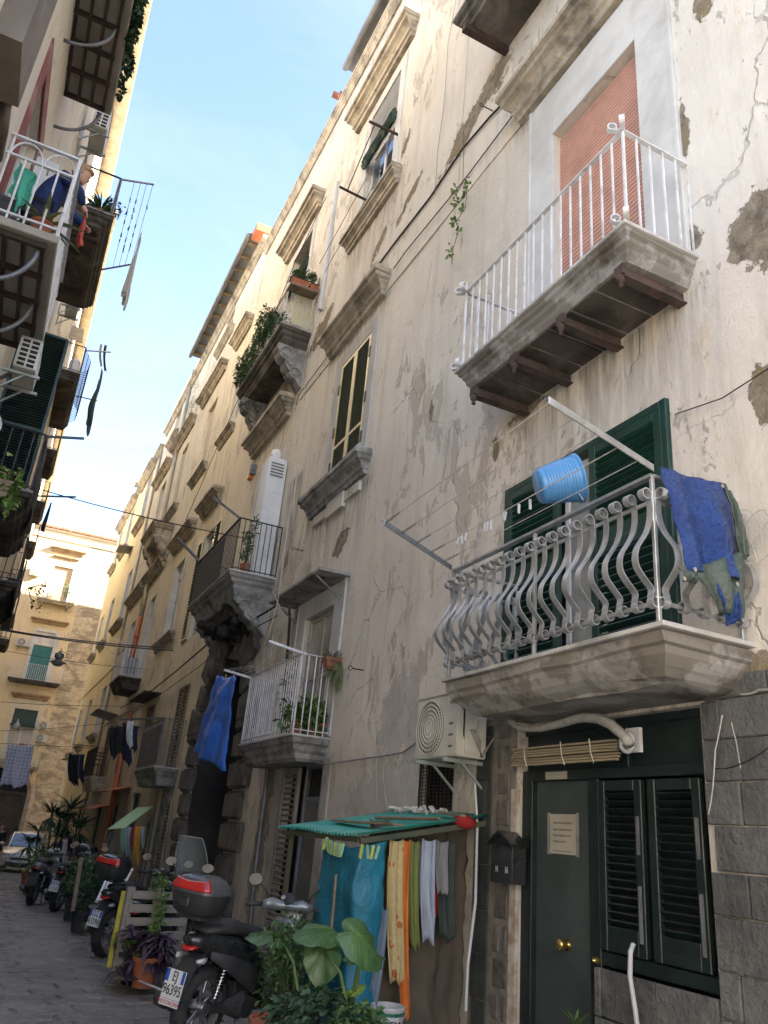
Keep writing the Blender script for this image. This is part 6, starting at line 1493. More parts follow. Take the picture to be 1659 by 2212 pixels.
def ivy(label, box, n, s, mat, seed, cat='plant', name='ivy_plant', u0=0):
    rnd = random.Random(seed); t = thing(name, label, cat, box[0]); c, r = Vector(box[0]), Vector(box[1]); b = MB()
    for k in range(n):
        a = rnd.uniform(0, 2 * math.pi); rr = rnd.random() ** .6; h = rnd.random()
        p = c + Vector((r.x * rr * math.cos(a), r.y * rr * math.sin(a), r.z * h * (1.15 - rr * .6)))
        lobed(b, p, (math.cos(a) + rnd.uniform(-.5, .5), math.sin(a) - .3 + rnd.uniform(-.5, .5), rnd.uniform(-.6, .5)), s * rnd.uniform(.6, 1.3), rnd, rnd.uniform(-.6, .6))
    stuff(b.build('foliage', mat, t)); return t
ivy('dark trailing ivy spilling round the foot of the elephant ears', (tuple(atX(690, 2255, 2.35)), (.35, .62, .30)), 1100, .058, M['leaf_dark'], 4)
ivy('brighter green ivy at the right edge of the planting beside the white bucket', (tuple(atX(775, 2235, 2.42)), (.16, .2, .18)), 190, .05, M['leaf'], 9)
bush('leafy_shrub', 'small leaved green shrub between the black scooter and the elephant ears', 'shrub', tuple(atX(630, 2085, 2.55)), (.30, .30, .38), 1500, .052, .030, M['leaf'], 7, 12, base=tuple(atX(640, 2240, 2.55)), clumps=26)
pt_ = thing('flower_pot', 'wide terracotta pot at the bottom edge beside the black scooter', 'pot', tuple(atX(590, 2240, 2.3))); pot(pt_, tuple(atX(600, 2225, 2.3) - Vector((0, 0, .1))), .20, .17)
pp = thing('purple_plant', 'purple leaved trailing plant in a terracotta pot at the foot of the yellow post', 'plant', tuple(atY(305, 2130, 9.2)))
c_ = atY(308, 2132, 9.2); pot(pp, tuple(c_), .14, .27)
b = MB(); rnd = random.Random(3); [blades(b, c_ + Vector((rnd.gauss(0, .13), rnd.gauss(-.02, .09), .28 + rnd.gauss(0, .09))), 14, .19, .05, rnd, 1, rnd.uniform(-.3, .8), .9, 3) for _ in range(26)]
stuff(b.build('foliage', M['leaf_purple'], pp))
bp = thing('bucket_plant', 'pale green trailing plant in a black tub at the foot of the yellow post', 'plant', tuple(atY(262, 2095, 9.6))); c2 = atY(264, 2098, 9.5); pot(bp, tuple(c2), .13, .26, M['matt_black'])
b = MB(); blades(b, c2 + Vector((0, 0, .28)), 170, .17, .03, rnd, 1, .5, .8, 3); blades(b, c2 + Vector((.15, -.05, .30)), 110, .15, .028, rnd, 1, .7, .8, 3); stuff(b.build('foliage', M['leaf_light'], bp))
cl_ = thing('climbing_plant', 'thin green climber growing up the grey wooden pallet', 'plant', tuple(atY(310, 2080, 9.25)))
path = [atY(u, v, 9.30) for u, v in ((300, 2070), (318, 2035), (330, 2005), (345, 1975), (352, 1945), (350, 1915), (345, 1895))]
b = MB(); b.tube(path, .006, 5); b.build('stem', M['stem'], cl_)
b = MB(); pts = []
for i in range(230):
    k = rnd.random() * (len(path) - 1.001); p = path[int(k)].lerp(path[int(k) + 1], k % 1) + Vector((rnd.gauss(0, .05), rnd.gauss(0, .03), rnd.gauss(0, .04))); pts.append((p, (rnd.gauss(0, 1), -1, rnd.gauss(0, .6))))
scatter_leaves(b, pts, .06, .042, rnd); stuff(b.build('foliage', M['leaf_light'], cl_))
for i, (u, v, Y_, s, lab, mt) in enumerate(((160, 1925, 16.6, .34, 'green shrub in a dark plastic tub behind the leaning brown board', M['leaf']), (178, 1950, 14.6, .26, 'low dark leaved plant on the pavement beside the white grating', M['leaf_dark']), (60, 1905, 23.0, .36, 'bushy fern in a terracotta pot in front of the pale car', M['leaf_light']), (90, 1850, 29.5, .5, 'dark leafy pot plant beside the windscreen of the pale car', M['leaf']))):
    g_ = atY(u, v + 30, Y_); z = gz(Y_) + .03
    t = bush('potted_shrub', lab, 'plant', (g_.x, Y_, z + .35 + s), (s * .8, s * .8, s), 420, .085, .04, mt, 20 + i, 6, 'potted plants along the far doors', base=(g_.x, Y_, z + .3), clumps=10)
    t.location = t.location
    pot(t, (g_.x, Y_, z), .17, .32, M['terracotta'] if i in (2,) else M['matt_black'])
xo = xr3 - .06
for i, (yy, zz, rr, n_, mt, lab, L_) in enumerate((
    (14.9, 12.35, (.24, .46, .5), 1100, M['leaf'], 'round leaved shrub nearest the corner of the upper plant balcony', .07),
    (15.7, 12.5, (.24, .50, .58), 1500, M['leaf'], 'thick dark shrub in the middle of the upper plant balcony', .07),
    (16.5, 12.2, (.22, .46, .45), 1100, M['leaf'], 'hanging green shrub past the middle of the upper plant balcony', .065),
    (17.2, 12.1, (.22, .40, .34), 700, M['leaf_dark'], 'spiky dark plant at the far end of the upper plant balcony', .10))):
    bush('balcony_shrub', lab, 'shrub', (xo, yy, zz), rr, n_, L_, .035, mt, 40 + i, 8, 'shrubs growing through the railing of the upper plant balcony', base=(xo + .15, yy, 11.9), clumps=14)
bush('succulent', 'grey blue succulent trailing over the corner of the upper plant balcony', 'plant', (xr3 - .02, 14.25, 12.0), (.16, .18, .16), 160, .08, .04, M['leaf_blue'], 51, 4, base=(xr3 + .05, 14.3, 11.9), clumps=6)
for i, (xx, lab, w_) in enumerate(((3.72, 'long terracotta planter with clipped shrub on the rail of the upper plant balcony', .19), (4.06, 'small terracotta pot with shrub beside the long planter on the upper rail', .10))):
    t = thing('planter', lab, 'planter', (xx, 14.1, 12.78)); pot(t, (xx, 14.1, 12.80), (w_, .11), .2, square=True)
    bush('x', '', '', (xx, 14.1, 13.2), (w_ * 1.1, .16, .20), 620 if i == 0 else 260, .055, .03, M['leaf'], 60 + i, 5, par=t, base=(xx, 14.1, 12.98), clumps=9)
b = MB(); b.box(3.5, 13.95, 12.74, 4.15, 14.25, 12.79); t = thing('planter_shelf', 'wooden board and iron rack carrying the planters on the upper rail', 'shelf', (3.8, 14.1, 12.74)); b.build('board', M['brown_slat'], t)
b = MB(); b.tube([(3.5, 13.94, 12.95), (4.16, 13.94, 12.95)], .01, 5); b.tube([(3.5, 13.94, 12.95), (3.45, 13.90, 12.85), (3.48, 13.98, 12.78)], .012, 5); b.tube([(3.5, 13.94, 12.95), (3.5, 14.24, 12.95)], .01, 5); b.build('rack', M['rust_iron'], t)
t = thing('rail_planter', 'terracotta trough of grassy plants in a wire holder on the low white balcony rail', 'planter', tuple(atX(728, 1432, 3.72)))
c3 = atY(728, 1447, 10.42); pot(t, tuple(c3 - Vector((0, 0, .02))), (.21, .085), .17, square=True)
b = MB(); blades(b, c3 + Vector((-.1, 0, .14)), 90, .24, .010, rnd, 1, .8, .6); blades(b, c3 + Vector((.12, 0, .14)), 80, .2, .010, rnd, 1, .9, .6); blades(b, c3 + Vector((0, -.05, .10)), 150, .36, .010, rnd, 1, -.5, 1.0); blades(b, c3 + Vector((.03, -.08, -.1)), 80, .26, .010, rnd, .8, -.9, .5); stuff(b.build('grass_blades', M['leaf_grass'], t))
b = MB()
for dz in (0, .09): b.tube([c3 + Vector((sx * .23, sy * .10, dz)) for sx, sy in ((-1, -1), (1, -1), (1, 1), (-1, 1), (-1, -1))], .005, 4)
for sx in (-1, 1): b.tube([c3 + Vector((sx * .12 + .04 * math.cos(k * .7) * (1 - k / 14), -.11, .09 + .04 * math.sin(k * .7) * (1 - k / 14))) for k in range(12)], .004, 4)
b.build('wire_holder', M['black_iron'], t)
for i, (u, v, Xp, s, lab, mt) in enumerate(((640, 1560, 3.80, .22, 'broad leaved pothos spilling through the low white railing', M['leaf']), (672, 1565, 3.86, .20, 'bright green plant in the middle of the low white balcony', M['leaf_light']), (705, 1570, 3.95, .15, 'small pot plant at the wall end of the low white balcony', M['leaf']))):
    p = atY(u, v, 10.72); t = bush('balcony_plant', lab, 'plant', (p.x, 10.72, 3.12), (s * .9, s * .8, s), 190, .12, .075, mt, 70 + i, 5, 'pot plants on the low white balcony', base=(p.x, 10.72, 3.0), clumps=8, hang=.08)
    pot(t, (p.x, 10.74, 2.79), .11, .2)
t = thing('climbing_plant', 'tall twining plant with yellowing leaves in the low white balcony', 'plant', (3.7, 11.1, 2.8)); b = MB(); path = [Vector((3.70 + .03 * math.sin(k), 11.15 + .04 * math.cos(k * 1.3), 2.85 + k * .12)) for k in range(10)]; b.tube(path, .006, 5); b.build('stem', M['stem'], t)
b = MB(); scatter_leaves(b, [(path[rnd.randrange(10)] + Vector((rnd.gauss(0, .03), rnd.gauss(0, .05), rnd.gauss(0, .05))), (rnd.gauss(0, 1), rnd.gauss(0, 1), 0)) for _ in range(90)], .10, .05, rnd); stuff(b.build('foliage', M['leaf'], t))
t = bush('balcony_plant', 'tall narrow leafy plant inside the black railing beside the white cabinet', 'plant', (3.62, 14.45, 6.75), (.13, .14, .5), 260, .09, .035, M['leaf'], 81, 5, base=(3.62, 14.45, 6.1), clumps=10)
pot(t, (3.62, 14.45, 6.08), .1, .2)
t = thing('hanging_vine', 'stray leafy vine hanging down the wall left of the salmon shutter', 'plant', tuple(atX(995, 400, 4.14))); b = MB()
P1 = [atX(u, v, 4.12) for u, v in ((1002, 300), (1000, 395), (985, 420), (990, 440), (1003, 425), (1010, 400), (1005, 450), (985, 480), (990, 500), (978, 540), (976, 570))]
b.tube(P1, .005, 5); b.build('stem', M['stem'], t); b = MB(); pts = []
for (u, v, n_) in ((1012, 398, 16), (1005, 420, 14), (985, 415, 16), (990, 440, 10), (1000, 455, 12), (985, 482, 22), (992, 500, 10), (975, 540, 10), (978, 555, 9)):
    for _ in range(n_): pts.append((atX(u, v, 4.10) + Vector((rnd.uniform(-.05, .02), rnd.gauss(0, .035), rnd.gauss(0, .04))), (-1, rnd.gauss(0, 1), rnd.gauss(0, 1))))
scatter_leaves(b, pts, .055, .045, rnd); stuff(b.build('foliage', M['leaf_light'], t))
t = bush('wall_weed', 'wispy weeds growing from the hood over a window of the middle house', 'plant', (3.75, 26.6, 16.4), (.25, .9, .7), 260, .16, .012, M['leaf_grass'], 91, 8, base=(4.1, 26.6, 16.6), clumps=12)
t = bush('ivy_curtain', 'dark green ivy hanging along the outer rail of the topmost left balcony', 'plant', (XL1 + .72, 8.5, 11.75), (.09, 1.7, .36), 1700, .085, .06, M['leaf_dark'], 93, 8, base=(XL1 + .6, 8.5, 11.5), clumps=60)
for i, (xx, yy, zz, rr, n_, lab, mt) in enumerate(((-.62, 14.1, 12.95, (.26, .2, .26), 0, 'spiky green yucca at the left of the dark soffit balcony', M['leaf']), (-.46, 14.15, 12.9, (.2, .2, .22), 220, 'round leaved jade bush at the outer corner of the dark soffit balcony', M['leaf_dark']))):
    t = thing('balcony_plant', lab, 'plant', (xx, yy, 12.67), 'plants on the dark soffit balcony')
    pot(t, (xx, yy, 12.67), .12, .18)
    if n_ == 0: b = MB(); blades(b, (xx, yy, 12.88), 90, .42, .035, rnd, 1, .9, .4); stuff(b.build('leaf_blades', mt, t))
    else: bush('x', '', '', (xx, yy, 13.05), rr, n_, .06, .045, mt, 97, 5, par=t, base=(xx, yy, 12.85), clumps=10)
ag = thing('agave_plant', 'variegated agave in a terracotta pot at the corner of the white railed balcony', 'plant', (-.86, 7.62, 7.06)); pot(ag, (-.84, 7.64, 7.06), .115, .19)
b = MB()
for k in range(11):
    a = k * 2.4; vs, fs = leaf_v(.36, .055, .9, 6); m_ = rot_to((math.cos(a), math.sin(a), 1.5 if k < 5 else .7)); b.add([Vector((-.84, 7.64, 7.22)) + m_ @ Vector(v) for v in vs], fs)
b.build('leaf', pm('agave leaf edged yellow', (.10, .17, .09), (.26, .28, .12), 14, .5, bump=.1), ag, smooth=True, split=True)
t = thing('window_box', 'brown trough of pink geraniums hanging on the lowest near left balcony', 'planter', tuple(atY(8, 1050, 8.6))); c4 = atY(6, 1062, 8.6); pot(t, tuple(c4 - Vector((.18, 0, .08))), (.25, .1), .18, M['brown_slat'], square=True)
b = MB(); scatter_leaves(b, [(c4 + Vector((rnd.uniform(-.3, .16), rnd.uniform(-.1, .1), rnd.gauss(.02, .13))), (rnd.gauss(0, 1), rnd.gauss(0, 1), rnd.gauss(0, .6))) for _ in range(190)], .11, .075, rnd); stuff(b.build('foliage', M['leaf_light'], t))
b = MB()
for k in range(10): q = atY(14, 1022, 8.6) + Vector((rnd.gauss(0, .02), rnd.gauss(0, .02), rnd.gauss(0, .02))); b.lathe([(0, -.01), (.018, 0), (0, .01)], q, 6)
b.build('flower', pm('pink petals', (.62, .10, .22), rough=.6), t)
t = bush('balcony_weed', 'thin leafless twigs with dark buds beyond the left balconies near the end', 'plant', tuple(atY(84, 1290, 21.5)), (.12, .3, .5), 90, .07, .05, M['leaf_dark'], 99, 8, base=tuple(atY(60, 1270, 21.3)), clumps=9)
t = bush('balcony_weed', 'yellow green and red plant on the top balcony of the end house', 'plant', (2.05, 54.5, 15.0), (.42, .3, .35), 240, .14, .05, M['leaf_light'], 101, 6, base=(2.0, 54.5, 14.2), clumps=9)
t = thing('pot_plant', 'small plant with long narrow leaves standing before the grey street door', 'plant', tuple(atX(1243, 2225, 3.9))); b = MB(); c5 = atX(1243, 2222, 3.95)
for k in range(9):
    a = k * .7; vs, fs = leaf_v(.15, .022, .3, 4); m_ = rot_to((math.cos(a) * .8, math.sin(a) * .8, 1.0 + .3 * (k % 2))); b.add([c5 + m_ @ Vector(v) for v in vs], fs)
b.build('leaf', M['leaf'], t, smooth=True, split=True); pot(t, tuple(c5 - Vector((0, 0, .2))), .09, .18)
def clothmat(name, col, col2=None, sc_=5, rough=.85, bump=.25, **k): return pm(name, col, col2 or tuple(c * .8 for c in col), sc_, rough, bump=bump, bscale=k.pop('bs', 55), **k)
def drape(p0, p1, drop, outv=(0, 0, 0), amp=.03, waves=3, taper=.0, ragged=.04, shift=(0, 0, 0), sag=.02, seed=0, nu=22, nv=16, flare=0.0, crease=.0):
    p0, p1 = Vector(p0), Vector(p1); d = p1 - p0; n = d.cross(Vector((0, 0, 1))).normalized(); rnd = random.Random(seed); ph = rnd.uniform(0, 6)
    sh = Vector(shift)
    def fn(u, v):
        uu = .5 + (u - .5 + .05 * noise.noise((u * 2, v * 2.5, ph)) * v) * (1 - taper * v + flare * v)
        p = p0 + d * uu - Vector((0, 0, sag * math.sin(math.pi * u))) - Vector((0, 0, v * (drop + ragged * math.sin(u * 9 + ph) + ragged * .6 * math.sin(u * 23 + ph))))
        w = (.5 + 1.2 * abs(noise.noise((u * 3 + ph, v * 1.5, ph)))) * amp * (.35 + v) * (math.sin(u * waves * 2 * math.pi + ph + .8 * math.sin(v * 3)) + .35 * math.sin(u * waves * 4.7 * math.pi + ph * 2 + v * 2))
        p += n * w + sh * v * v
        if crease: p += noise.noise_vector(p * 9) * crease + noise.noise_vector(p * 22) * crease * .5
        return p
    b = MB(); b.grid(fn, nu, nv); return b
def cloth(name, label, cat, mb, mat, group=None, loc=None, solid=.006, extra=()):
    loc = loc or mb.v[0]; o = None
    t = bpy.data.objects.new(name, None)
    bpy.data.objects.remove(t)
    off = Vector(loc); mb.v = [tuple(Vector(p) - off) for p in mb.v]
    o = mb.build(name, mat, None, smooth=True, solid=solid); o.location = off
    return tag(o, label, cat, group)
def wire(name, label, pts, r=.006, mat=None, sag=0.0, cat='cable', group=None, n=14):
    P = []
    pts = [Vector(p) for p in pts]
    for a, c in zip(pts, pts[1:]):
        for k in range(n):
            t = k / n; P.append(a.lerp(c, t) - Vector((0, 0, sag * 4 * t * (1 - t))))
    P.append(pts[-1]); off = P[0].copy(); b = MB(); b.tube([p - off for p in P], r, 5)
    o = b.build(name, mat or M['cable'], None, smooth=True); o.location = off
    return tag(o, label, cat, group)
def crossing(u1, v1, X1, u2, v2, Y2, far=1.6):
    p = atX(u1, v1, X1); q = atY(u2, v2, Y2); d = q - p
    k = (p.x + 1.2) / max(.01, (p.x - q.x)); return p, p + d * max(1, min(k, 1.9))
PEG = MB(); PEG.box(-.006, -.009, -.06, -.001, .009, .02); PEG.box(.001, -.009, -.06, .006, .009, .02)
pegmats = {'white': pm('white peg', (.6, .6, .62), rough=.5, bump=0), 'yellow': pm('yellow green peg', (.45, .50, .10), rough=.5, bump=0), 'navy': pm('navy peg', (.03, .05, .12), rough=.5, bump=0), 'green': pm('mint peg', (.22, .42, .30), rough=.5, bump=0), 'wood': pm('wooden peg', (.42, .30, .14), rough=.7, bump=0)}
pegobj = {}
def peg(p, kind, label, group, rz=0, sc_=1.0):
    if kind not in pegobj:
        o = PEG.build('clothes_peg', pegmats[kind], None); pegobj[kind] = o
    else: o = inst(pegobj[kind], None)
    o.parent = None; o.location = p; o.rotation_euler = (random.uniform(-.25, .25), random.uniform(-.2, .2), rz); o.scale = (sc_,) * 3
    return tag(o, label, 'clothes peg', group)

a1, a2 = Vector((2.37, 3.14, 3.93)), Vector((2.43, 5.40, 3.93)); b1, b2 = Vector((3.44, 3.44, 3.93)), Vector((3.44, 6.02, 3.93))
t = thing('drying_rack', 'pale grey iron drying arms and lines reaching out from the bellied silver railing', 'clothes rack', tuple(b1))
for p, q in ((a1, b1), (a2, b2)):
    b = MB(); b.bar(p, q, .012, .05); b.bar(p + Vector((0, .018, .022)), q + Vector((0, .018, .022)), .04, .008); b.build('arm', M['silver_iron'], t, bevel=.003)
for k in range(5):
    f = .02 + k * .21; p, q = a1.lerp(b1, f), a2.lerp(b2, f)
    b = MB(); b.tube([p, q + (p - q).normalized() * .28], .0035, 5); b.build('line', M['rope'], t)
    b = MB(); d = (p - q).normalized()
    for j in range(8):
        c = q + d * (.02 + j * .034); ax = Vector((0, 0, 1)) if j % 2 else d.cross(Vector((0, 0, 1))).normalized()
        b.tube([c + d * .022 * math.cos(a) + ax * .010 * math.sin(a) for a in [2 * math.pi * k_ / 8 for k_ in range(8)]], .0028, 4, closed=True)
    b.build('chain', M['grey_iron'], t)
for (u, v) in ((990, 1170), (997, 1167), (1007, 1160), (1047, 1140), (1053, 1138), (1060, 1136), (1087, 1118), (1092, 1116), (1121, 1100), (1145, 1090)):
    p = atX(u, v - 6, 3.22); peg(p, 'white', 'small white peg clipped to the lines below the blue bucket', 'white pegs on the lines of the bellied railing', 1.5)
bk = thing('bucket', 'bright blue ribbed plastic bucket tipped on its side on the silver railing', 'bucket', (3.40, 4.45, 4.1))
cb = atX(1168, 1050, 3.30); ct = atX(1243, 1030, 3.42); ax = (ct - cb).normalized(); ax = Vector((.85, -.42, .30)).normalized()
rq = ax.to_track_quat('Z', 'Y').to_matrix(); cen = atX(1203, 1042, 3.36) - Vector((0, 0, 0))
prof = [(0, 0), (.105, 0), (.112, .01)]
for k in range(12): z_ = .02 + k * .018; r_ = .114 + .0028 * k; prof += [(r_, z_), (r_ + .003, z_ + .009), (r_ + .0005, z_ + .017)]
prof += [(.150, .245), (.158, .247), (.158, .262), (.148, .262), (.146, .245), (.105, .02), (0, .02)]
M['blue_plastic'] = pm('bright blue plastic', (.09, .29, .60), (.08, .26, .55), 2, .32, bump=.02, dirt=(.10, .20, .38), dirt_amt=.3)
b = MB(); b.lathe([(r_ * 1.22, z_ * 1.22) for r_, z_ in prof], cen - ax * .15, 32, rot=rq); b.build('pail', M['blue_plastic'], bk, smooth=True)
b = MB(); b.tube([cen + ax * .125 + rq @ Vector((.158 * math.cos(a), .158 * math.sin(a) * 1.0, .05 * math.sin(a))) for a in [math.pi * k / 14 for k in range(15)]], .006, 6); b.build('handle', M['cable_grey'], bk)
b = MB(); b.tube([cen + ax * .13 + rq @ Vector((.15 + .01 * math.sin(k * 1.3), -.03 + .012 * k, .02 * math.cos(k * 1.7))) for k in range(9)], .012, 6); b.tube([cen + ax * .1 + Vector((0, 0, .15)), atX(1213, 1010, 3.44), atX(1260, 1080, 3.46)], .004, 5); b.build('rope', M['rope'], bk)
M['tarp_blue'] = pm('blue tarpaulin', (.012, .045, .20), (.02, .075, .30), 7, .20, bump=1.0, bscale=30, bdist=.05, dirt=(.05, .10, .26), dirt_amt=.12, spec=.6)
M['tarp_olive'] = pm('olive underside of tarpaulin', (.060, .085, .070), (.045, .065, .055), 6, .34, bump=.7, bscale=28, bdist=.02)
def tf(u, v):
    a = atY(1425, 1010, 3.44).lerp(atY(1570, 1048, 3.40), u); c = atY(1470, 1240, 3.33).lerp(atY(1600, 1262, 3.30), u)
    p = a.lerp(c, v); p += Vector((0, -.05 * math.sin(math.pi * v * .5) - .035 * math.sin(u * 11) * (.3 + v), 0)); return p + noise.noise_vector(p * 6) * .014 + noise.noise_vector(p * 21) * .007
b = MB(); b.grid(tf, 30, 34); tp = cloth('tarpaulin', 'crumpled blue tarpaulin with olive underside thrown over the near end of the silver railing', 'tarpaulin', b, M['tarp_blue'])
for nm, (A, B, C, D), mt in (('olive_fold', ((1492, 1232), (1600, 1190), (1612, 1345), (1555, 1320)), M['tarp_olive']), ('olive_edge', ((1560, 1045), (1582, 1075), (1618, 1200), (1602, 1215)), M['tarp_olive']), ('hanging_corner', ((1540, 1262), (1590, 1262), (1600, 1342), (1572, 1352)), M['tarp_blue']), ('olive_roll', ((1462, 1225), (1500, 1240), (1502, 1262), (1475, 1255)), M['tarp_olive'])):
    P = [atY(u, v, 3.27) for u, v in (A, B, C, D)]
    def ff(u, v):
        p = P[0].lerp(P[1], u).lerp(P[3].lerp(P[2], u), v); p += Vector((0, -.04 * math.sin(u * math.pi) * math.sin(v * math.pi) - .02 * math.sin(u * 14 + v * 3), 0)); return p + noise.noise_vector(p * 9) * .010 + noise.noise_vector(p * 25) * .006
    b = MB(); b.grid(ff, 18, 18); b.build(nm, mt, tp, smooth=True, solid=.005)
b = MB()
for (u, v) in ((1501, 1230), (1592, 1262), (1560, 1050), (1478, 1250), (1605, 1340)): b.lathe([(.006, 0), (.014, 0), (.014, .004), (.006, .004)], atY(u, v, 3.21), 12, rot=Matrix.Rotation(math.pi / 2, 3, 'X'))
b.build('eyelet', M['chrome'], tp, split=True)
b = MB()
for k in range(7): b.tube([atX(1590 + 14 * k / 2 + 22 * math.cos(a) * (1 + .2 * k), 1160 + 60 * math.sin(a + k) , 4.12) for a in [j * .5 for j in range(8)]], .005, 4)
b.build('x', M['rope'], None)
o = bpy.data.objects['x']; o.name = 'cable_coil'; tag(o, 'loose loops of pale cable on the wall behind the tarpaulin', 'cable')

M['tarp_mid'] = pm('royal blue tarpaulin', (.020, .115, .50), (.035, .16, .60), 5, .36, bump=.6, bscale=24, bdist=.02, spec=.5)
def tf2(u, v):
    tl, tr, bl, br = atX(468, 1462, 3.15), atX(508, 1464, 3.13), atX(424, 1625, 3.12), atX(492, 1665, 3.12)
    if False: pass
    L = tl.lerp(bl, v); Rr = tr.lerp(br, v); p = L.lerp(Rr, u); k = v ** .7
    p += Vector((-.12 * math.sin(u * math.pi) * k - .05 * math.sin(u * 13 + v * 2) * k, 0, 0)); return p + noise.noise_vector(p * 5) * .04
b = MB(); b.grid(tf2, 24, 30); tb = cloth('tarpaulin', 'bright blue tarpaulin hanging to dry in front of the black portal', 'tarpaulin', b, M['tarp_mid'])
for i, (u, v, k_) in enumerate(((470, 1462, 'white'), (488, 1460, 'yellow'), (505, 1462, 'white'))): peg(atX(u, v, 3.14), k_, ('white' if k_ == 'white' else 'yellow') + ' peg holding the bright blue hanging tarpaulin', 'pegs on the blue hanging tarpaulin', 0, 1.3)
t = thing('drying_lines', 'pale cords strung between the arms of the low white balcony', 'clothes line', (3.2, 11.7, 3.9))
for k in range(4): b = MB(); b.tube([Vector((3.14 + k * .13, 10.56, 3.98 - k * .02)), Vector((3.3 + k * .05, 11.7, 3.83)), Vector((3.14 + k * .12, 12.86, 3.9))], .004, 5); b.build('line', M['rope'], t)
cloth('towel', 'white and pale blue cloth hung inside the low white railing', 'towel', drape((3.72, 12.2, 3.72), (3.72, 11.75, 3.72), .75, amp=.02, waves=2, seed=3), clothmat('pale blue cotton', (.42, .46, .60), (.60, .60, .62), 3))

def ac(label, c, size, out, name='air_conditioner', fan='front', brand=None, bracket=True, end=None, group=None):
    """box with fan grille on the 'out' face; size = (depth along out, width, height)"""
    t = thing(name, label, 'air conditioner', tuple(c), group); c = Vector(c); o = Vector(out); s_ = o.cross(Vector((0, 0, 1))); d, w, h = size; up = Vector((0, 0, 1))
    rot = Matrix((o, s_, up)).transposed()
    wm_ = pm('aged white AC casing', (.56, .55, .50), (.48, .47, .43), 3, .45, bump=.03, dirt=(.32, .30, .25), dirt_amt=.3)
    b = MB(); b.obox(c, (d, w, h), rot); b.obox(c + up * (h / 2 + .008), (d + .02, w + .015, .02), rot); b.build('casing', wm_, t, bevel=.012, seg=2)
    if fan == 'front':
        fc = c + o * (d / 2) + s_ * (w * .14) ; fr = min(w * .36, h * .45)
        b = MB(); b.lathe([(0, .0), (fr, .0), (fr, .004), (0, .004)], fc, 28, rot=rot @ Matrix.Rotation(math.pi / 2, 3, 'Y')); b.build('fan_opening', M['dark'], t)
        b = MB()
        for k in range(6):
            r_ = fr * (.22 + .78 * k / 5); b.tube([fc + o * .014 + s_ * r_ * math.cos(a) + up * r_ * math.sin(a) for a in [2 * math.pi * j / 28 for j in range(28)]], .007, 5, closed=True)
        for k in range(44):
            a = 2 * math.pi * k / 44; b.tube([fc + o * .010 + s_ * fr * .2 * math.cos(a) + up * fr * .2 * math.sin(a), fc + o * .010 + s_ * fr * math.cos(a + .35) + up * fr * math.sin(a + .35)], .003, 4)
        b.lathe([(0, .016), (fr * .18, .016), (fr * .18, .008)], fc, 14, rot=rot @ Matrix.Rotation(math.pi / 2, 3, 'Y')); b.build('fan_guard', wm_, t)
        b = MB()
        for k in range(3): b.obox(c + o * (d / 2 + .003) - s_ * (w * .36) + up * (h * (.02 - .18 * k)), (.012, w * .09, h * .035), rot)
        b.build('moulded_grip', M['grey_iron'], t, bevel=.004, split=True)
    if end is not None:   # vents on the end face
        e = Vector(end); q = MB()
        for i in range(end_rows):
            for j in (-1, 1):
                q.obox(c + e * (w / 2 + .001) + o * (j * d * .21) + up * (h * (.40 - .80 * i / (end_rows - 1))), (d * .33, .006, h * .60 / end_rows), rot)
        q.build('vent', M['dark'], t, split=True)
    if bracket:
        b = MB()
        for sgn in (-1, 1):
            p = c + s_ * (w * .33 * sgn) - up * (h / 2 + .03)
            b.bar(p - o * (d / 2 + .12), p + o * (d / 2 + .06), .035, .035); b.bar(p - o * (d / 2 + .12), p - o * (d / 2 + .12) - up * .3 + o * .0, .035, .03, up=s_); b.bar(p - o * (d / 2 + .1) - up * .26, p + o * (d * .1), .02, .02)
        b.build('wall_bracket', pm('galvanised bracket', (.36, .39, .36), (.28, .31, .29), 4, .5, .3), t)
    if brand:
        txt(brand, 'lettering', M['ink'], t, c + o * (d / 2 + .002) - s_ * (w * .37) + up * (h * .36), .045, Matrix((s_ * -1 if False else s_.cross(up) * 0 + (-s_), up, o)).transposed() if False else Matrix((up.cross(o), up, o)).transposed(), .001)
    return t
end_rows = 6
acs = ac('beige outdoor unit with a big round fan, fixed to the wall under the bellied railing', (3.96, 6.78, 2.59), (.32, .80, .57), (-1, 0, 0), brand='STAR')
b = MB(); b.obox((3.94, 6.375, 2.62), (.16, .03, .30)); b.obox((3.98, 6.37, 2.44), (.20, .05, .22)); b.build('service_cover', bpy.data.materials['aged white AC casing'], acs, bevel=.02, seg=2)
b = MB()
for k in range(4): b.tube([Vector((3.92 + .015 * k, 6.35, 2.55)), Vector((3.96 + .01 * k, 6.31 - .01 * k, 2.45)), Vector((4.05, 6.33 + .01 * k, 2.32)), Vector((4.15, 6.30, 2.5))], .009, 5)
b.build('wiring', M['cable_grey'], acs, smooth=True)
b = MB(); b.obox((4.03, 6.372, 2.70), (.07, .004, .10)); b.build('rating_label', M['plate_white'], acs)
ac('small white outdoor unit with twelve square vents by the tall green shutter leaf', (-.72, 9.45, 6.52), (.25, .66, .40), (1, 0, 0), fan=None, end=(0, -1, 0), group='outdoor units on the left row')
ac('outdoor unit seen from below just past the topmost left balcony', (-.93, 12.35, 13.2), (.28, .75, .5), (1, 0, 0), fan=None, end=(0, -1, 0), group='outdoor units on the left row')
end_rows = 12
ac('narrow slatted outdoor unit between the two dark soffit balconies', (-.80, 18.2, 13.25), (.28, .75, .62), (1, 0, 0), fan=None, end=(0, -1, 0), group='outdoor units on the left row')
p_ = atY(85, 1990, 27.0); end_rows = 8
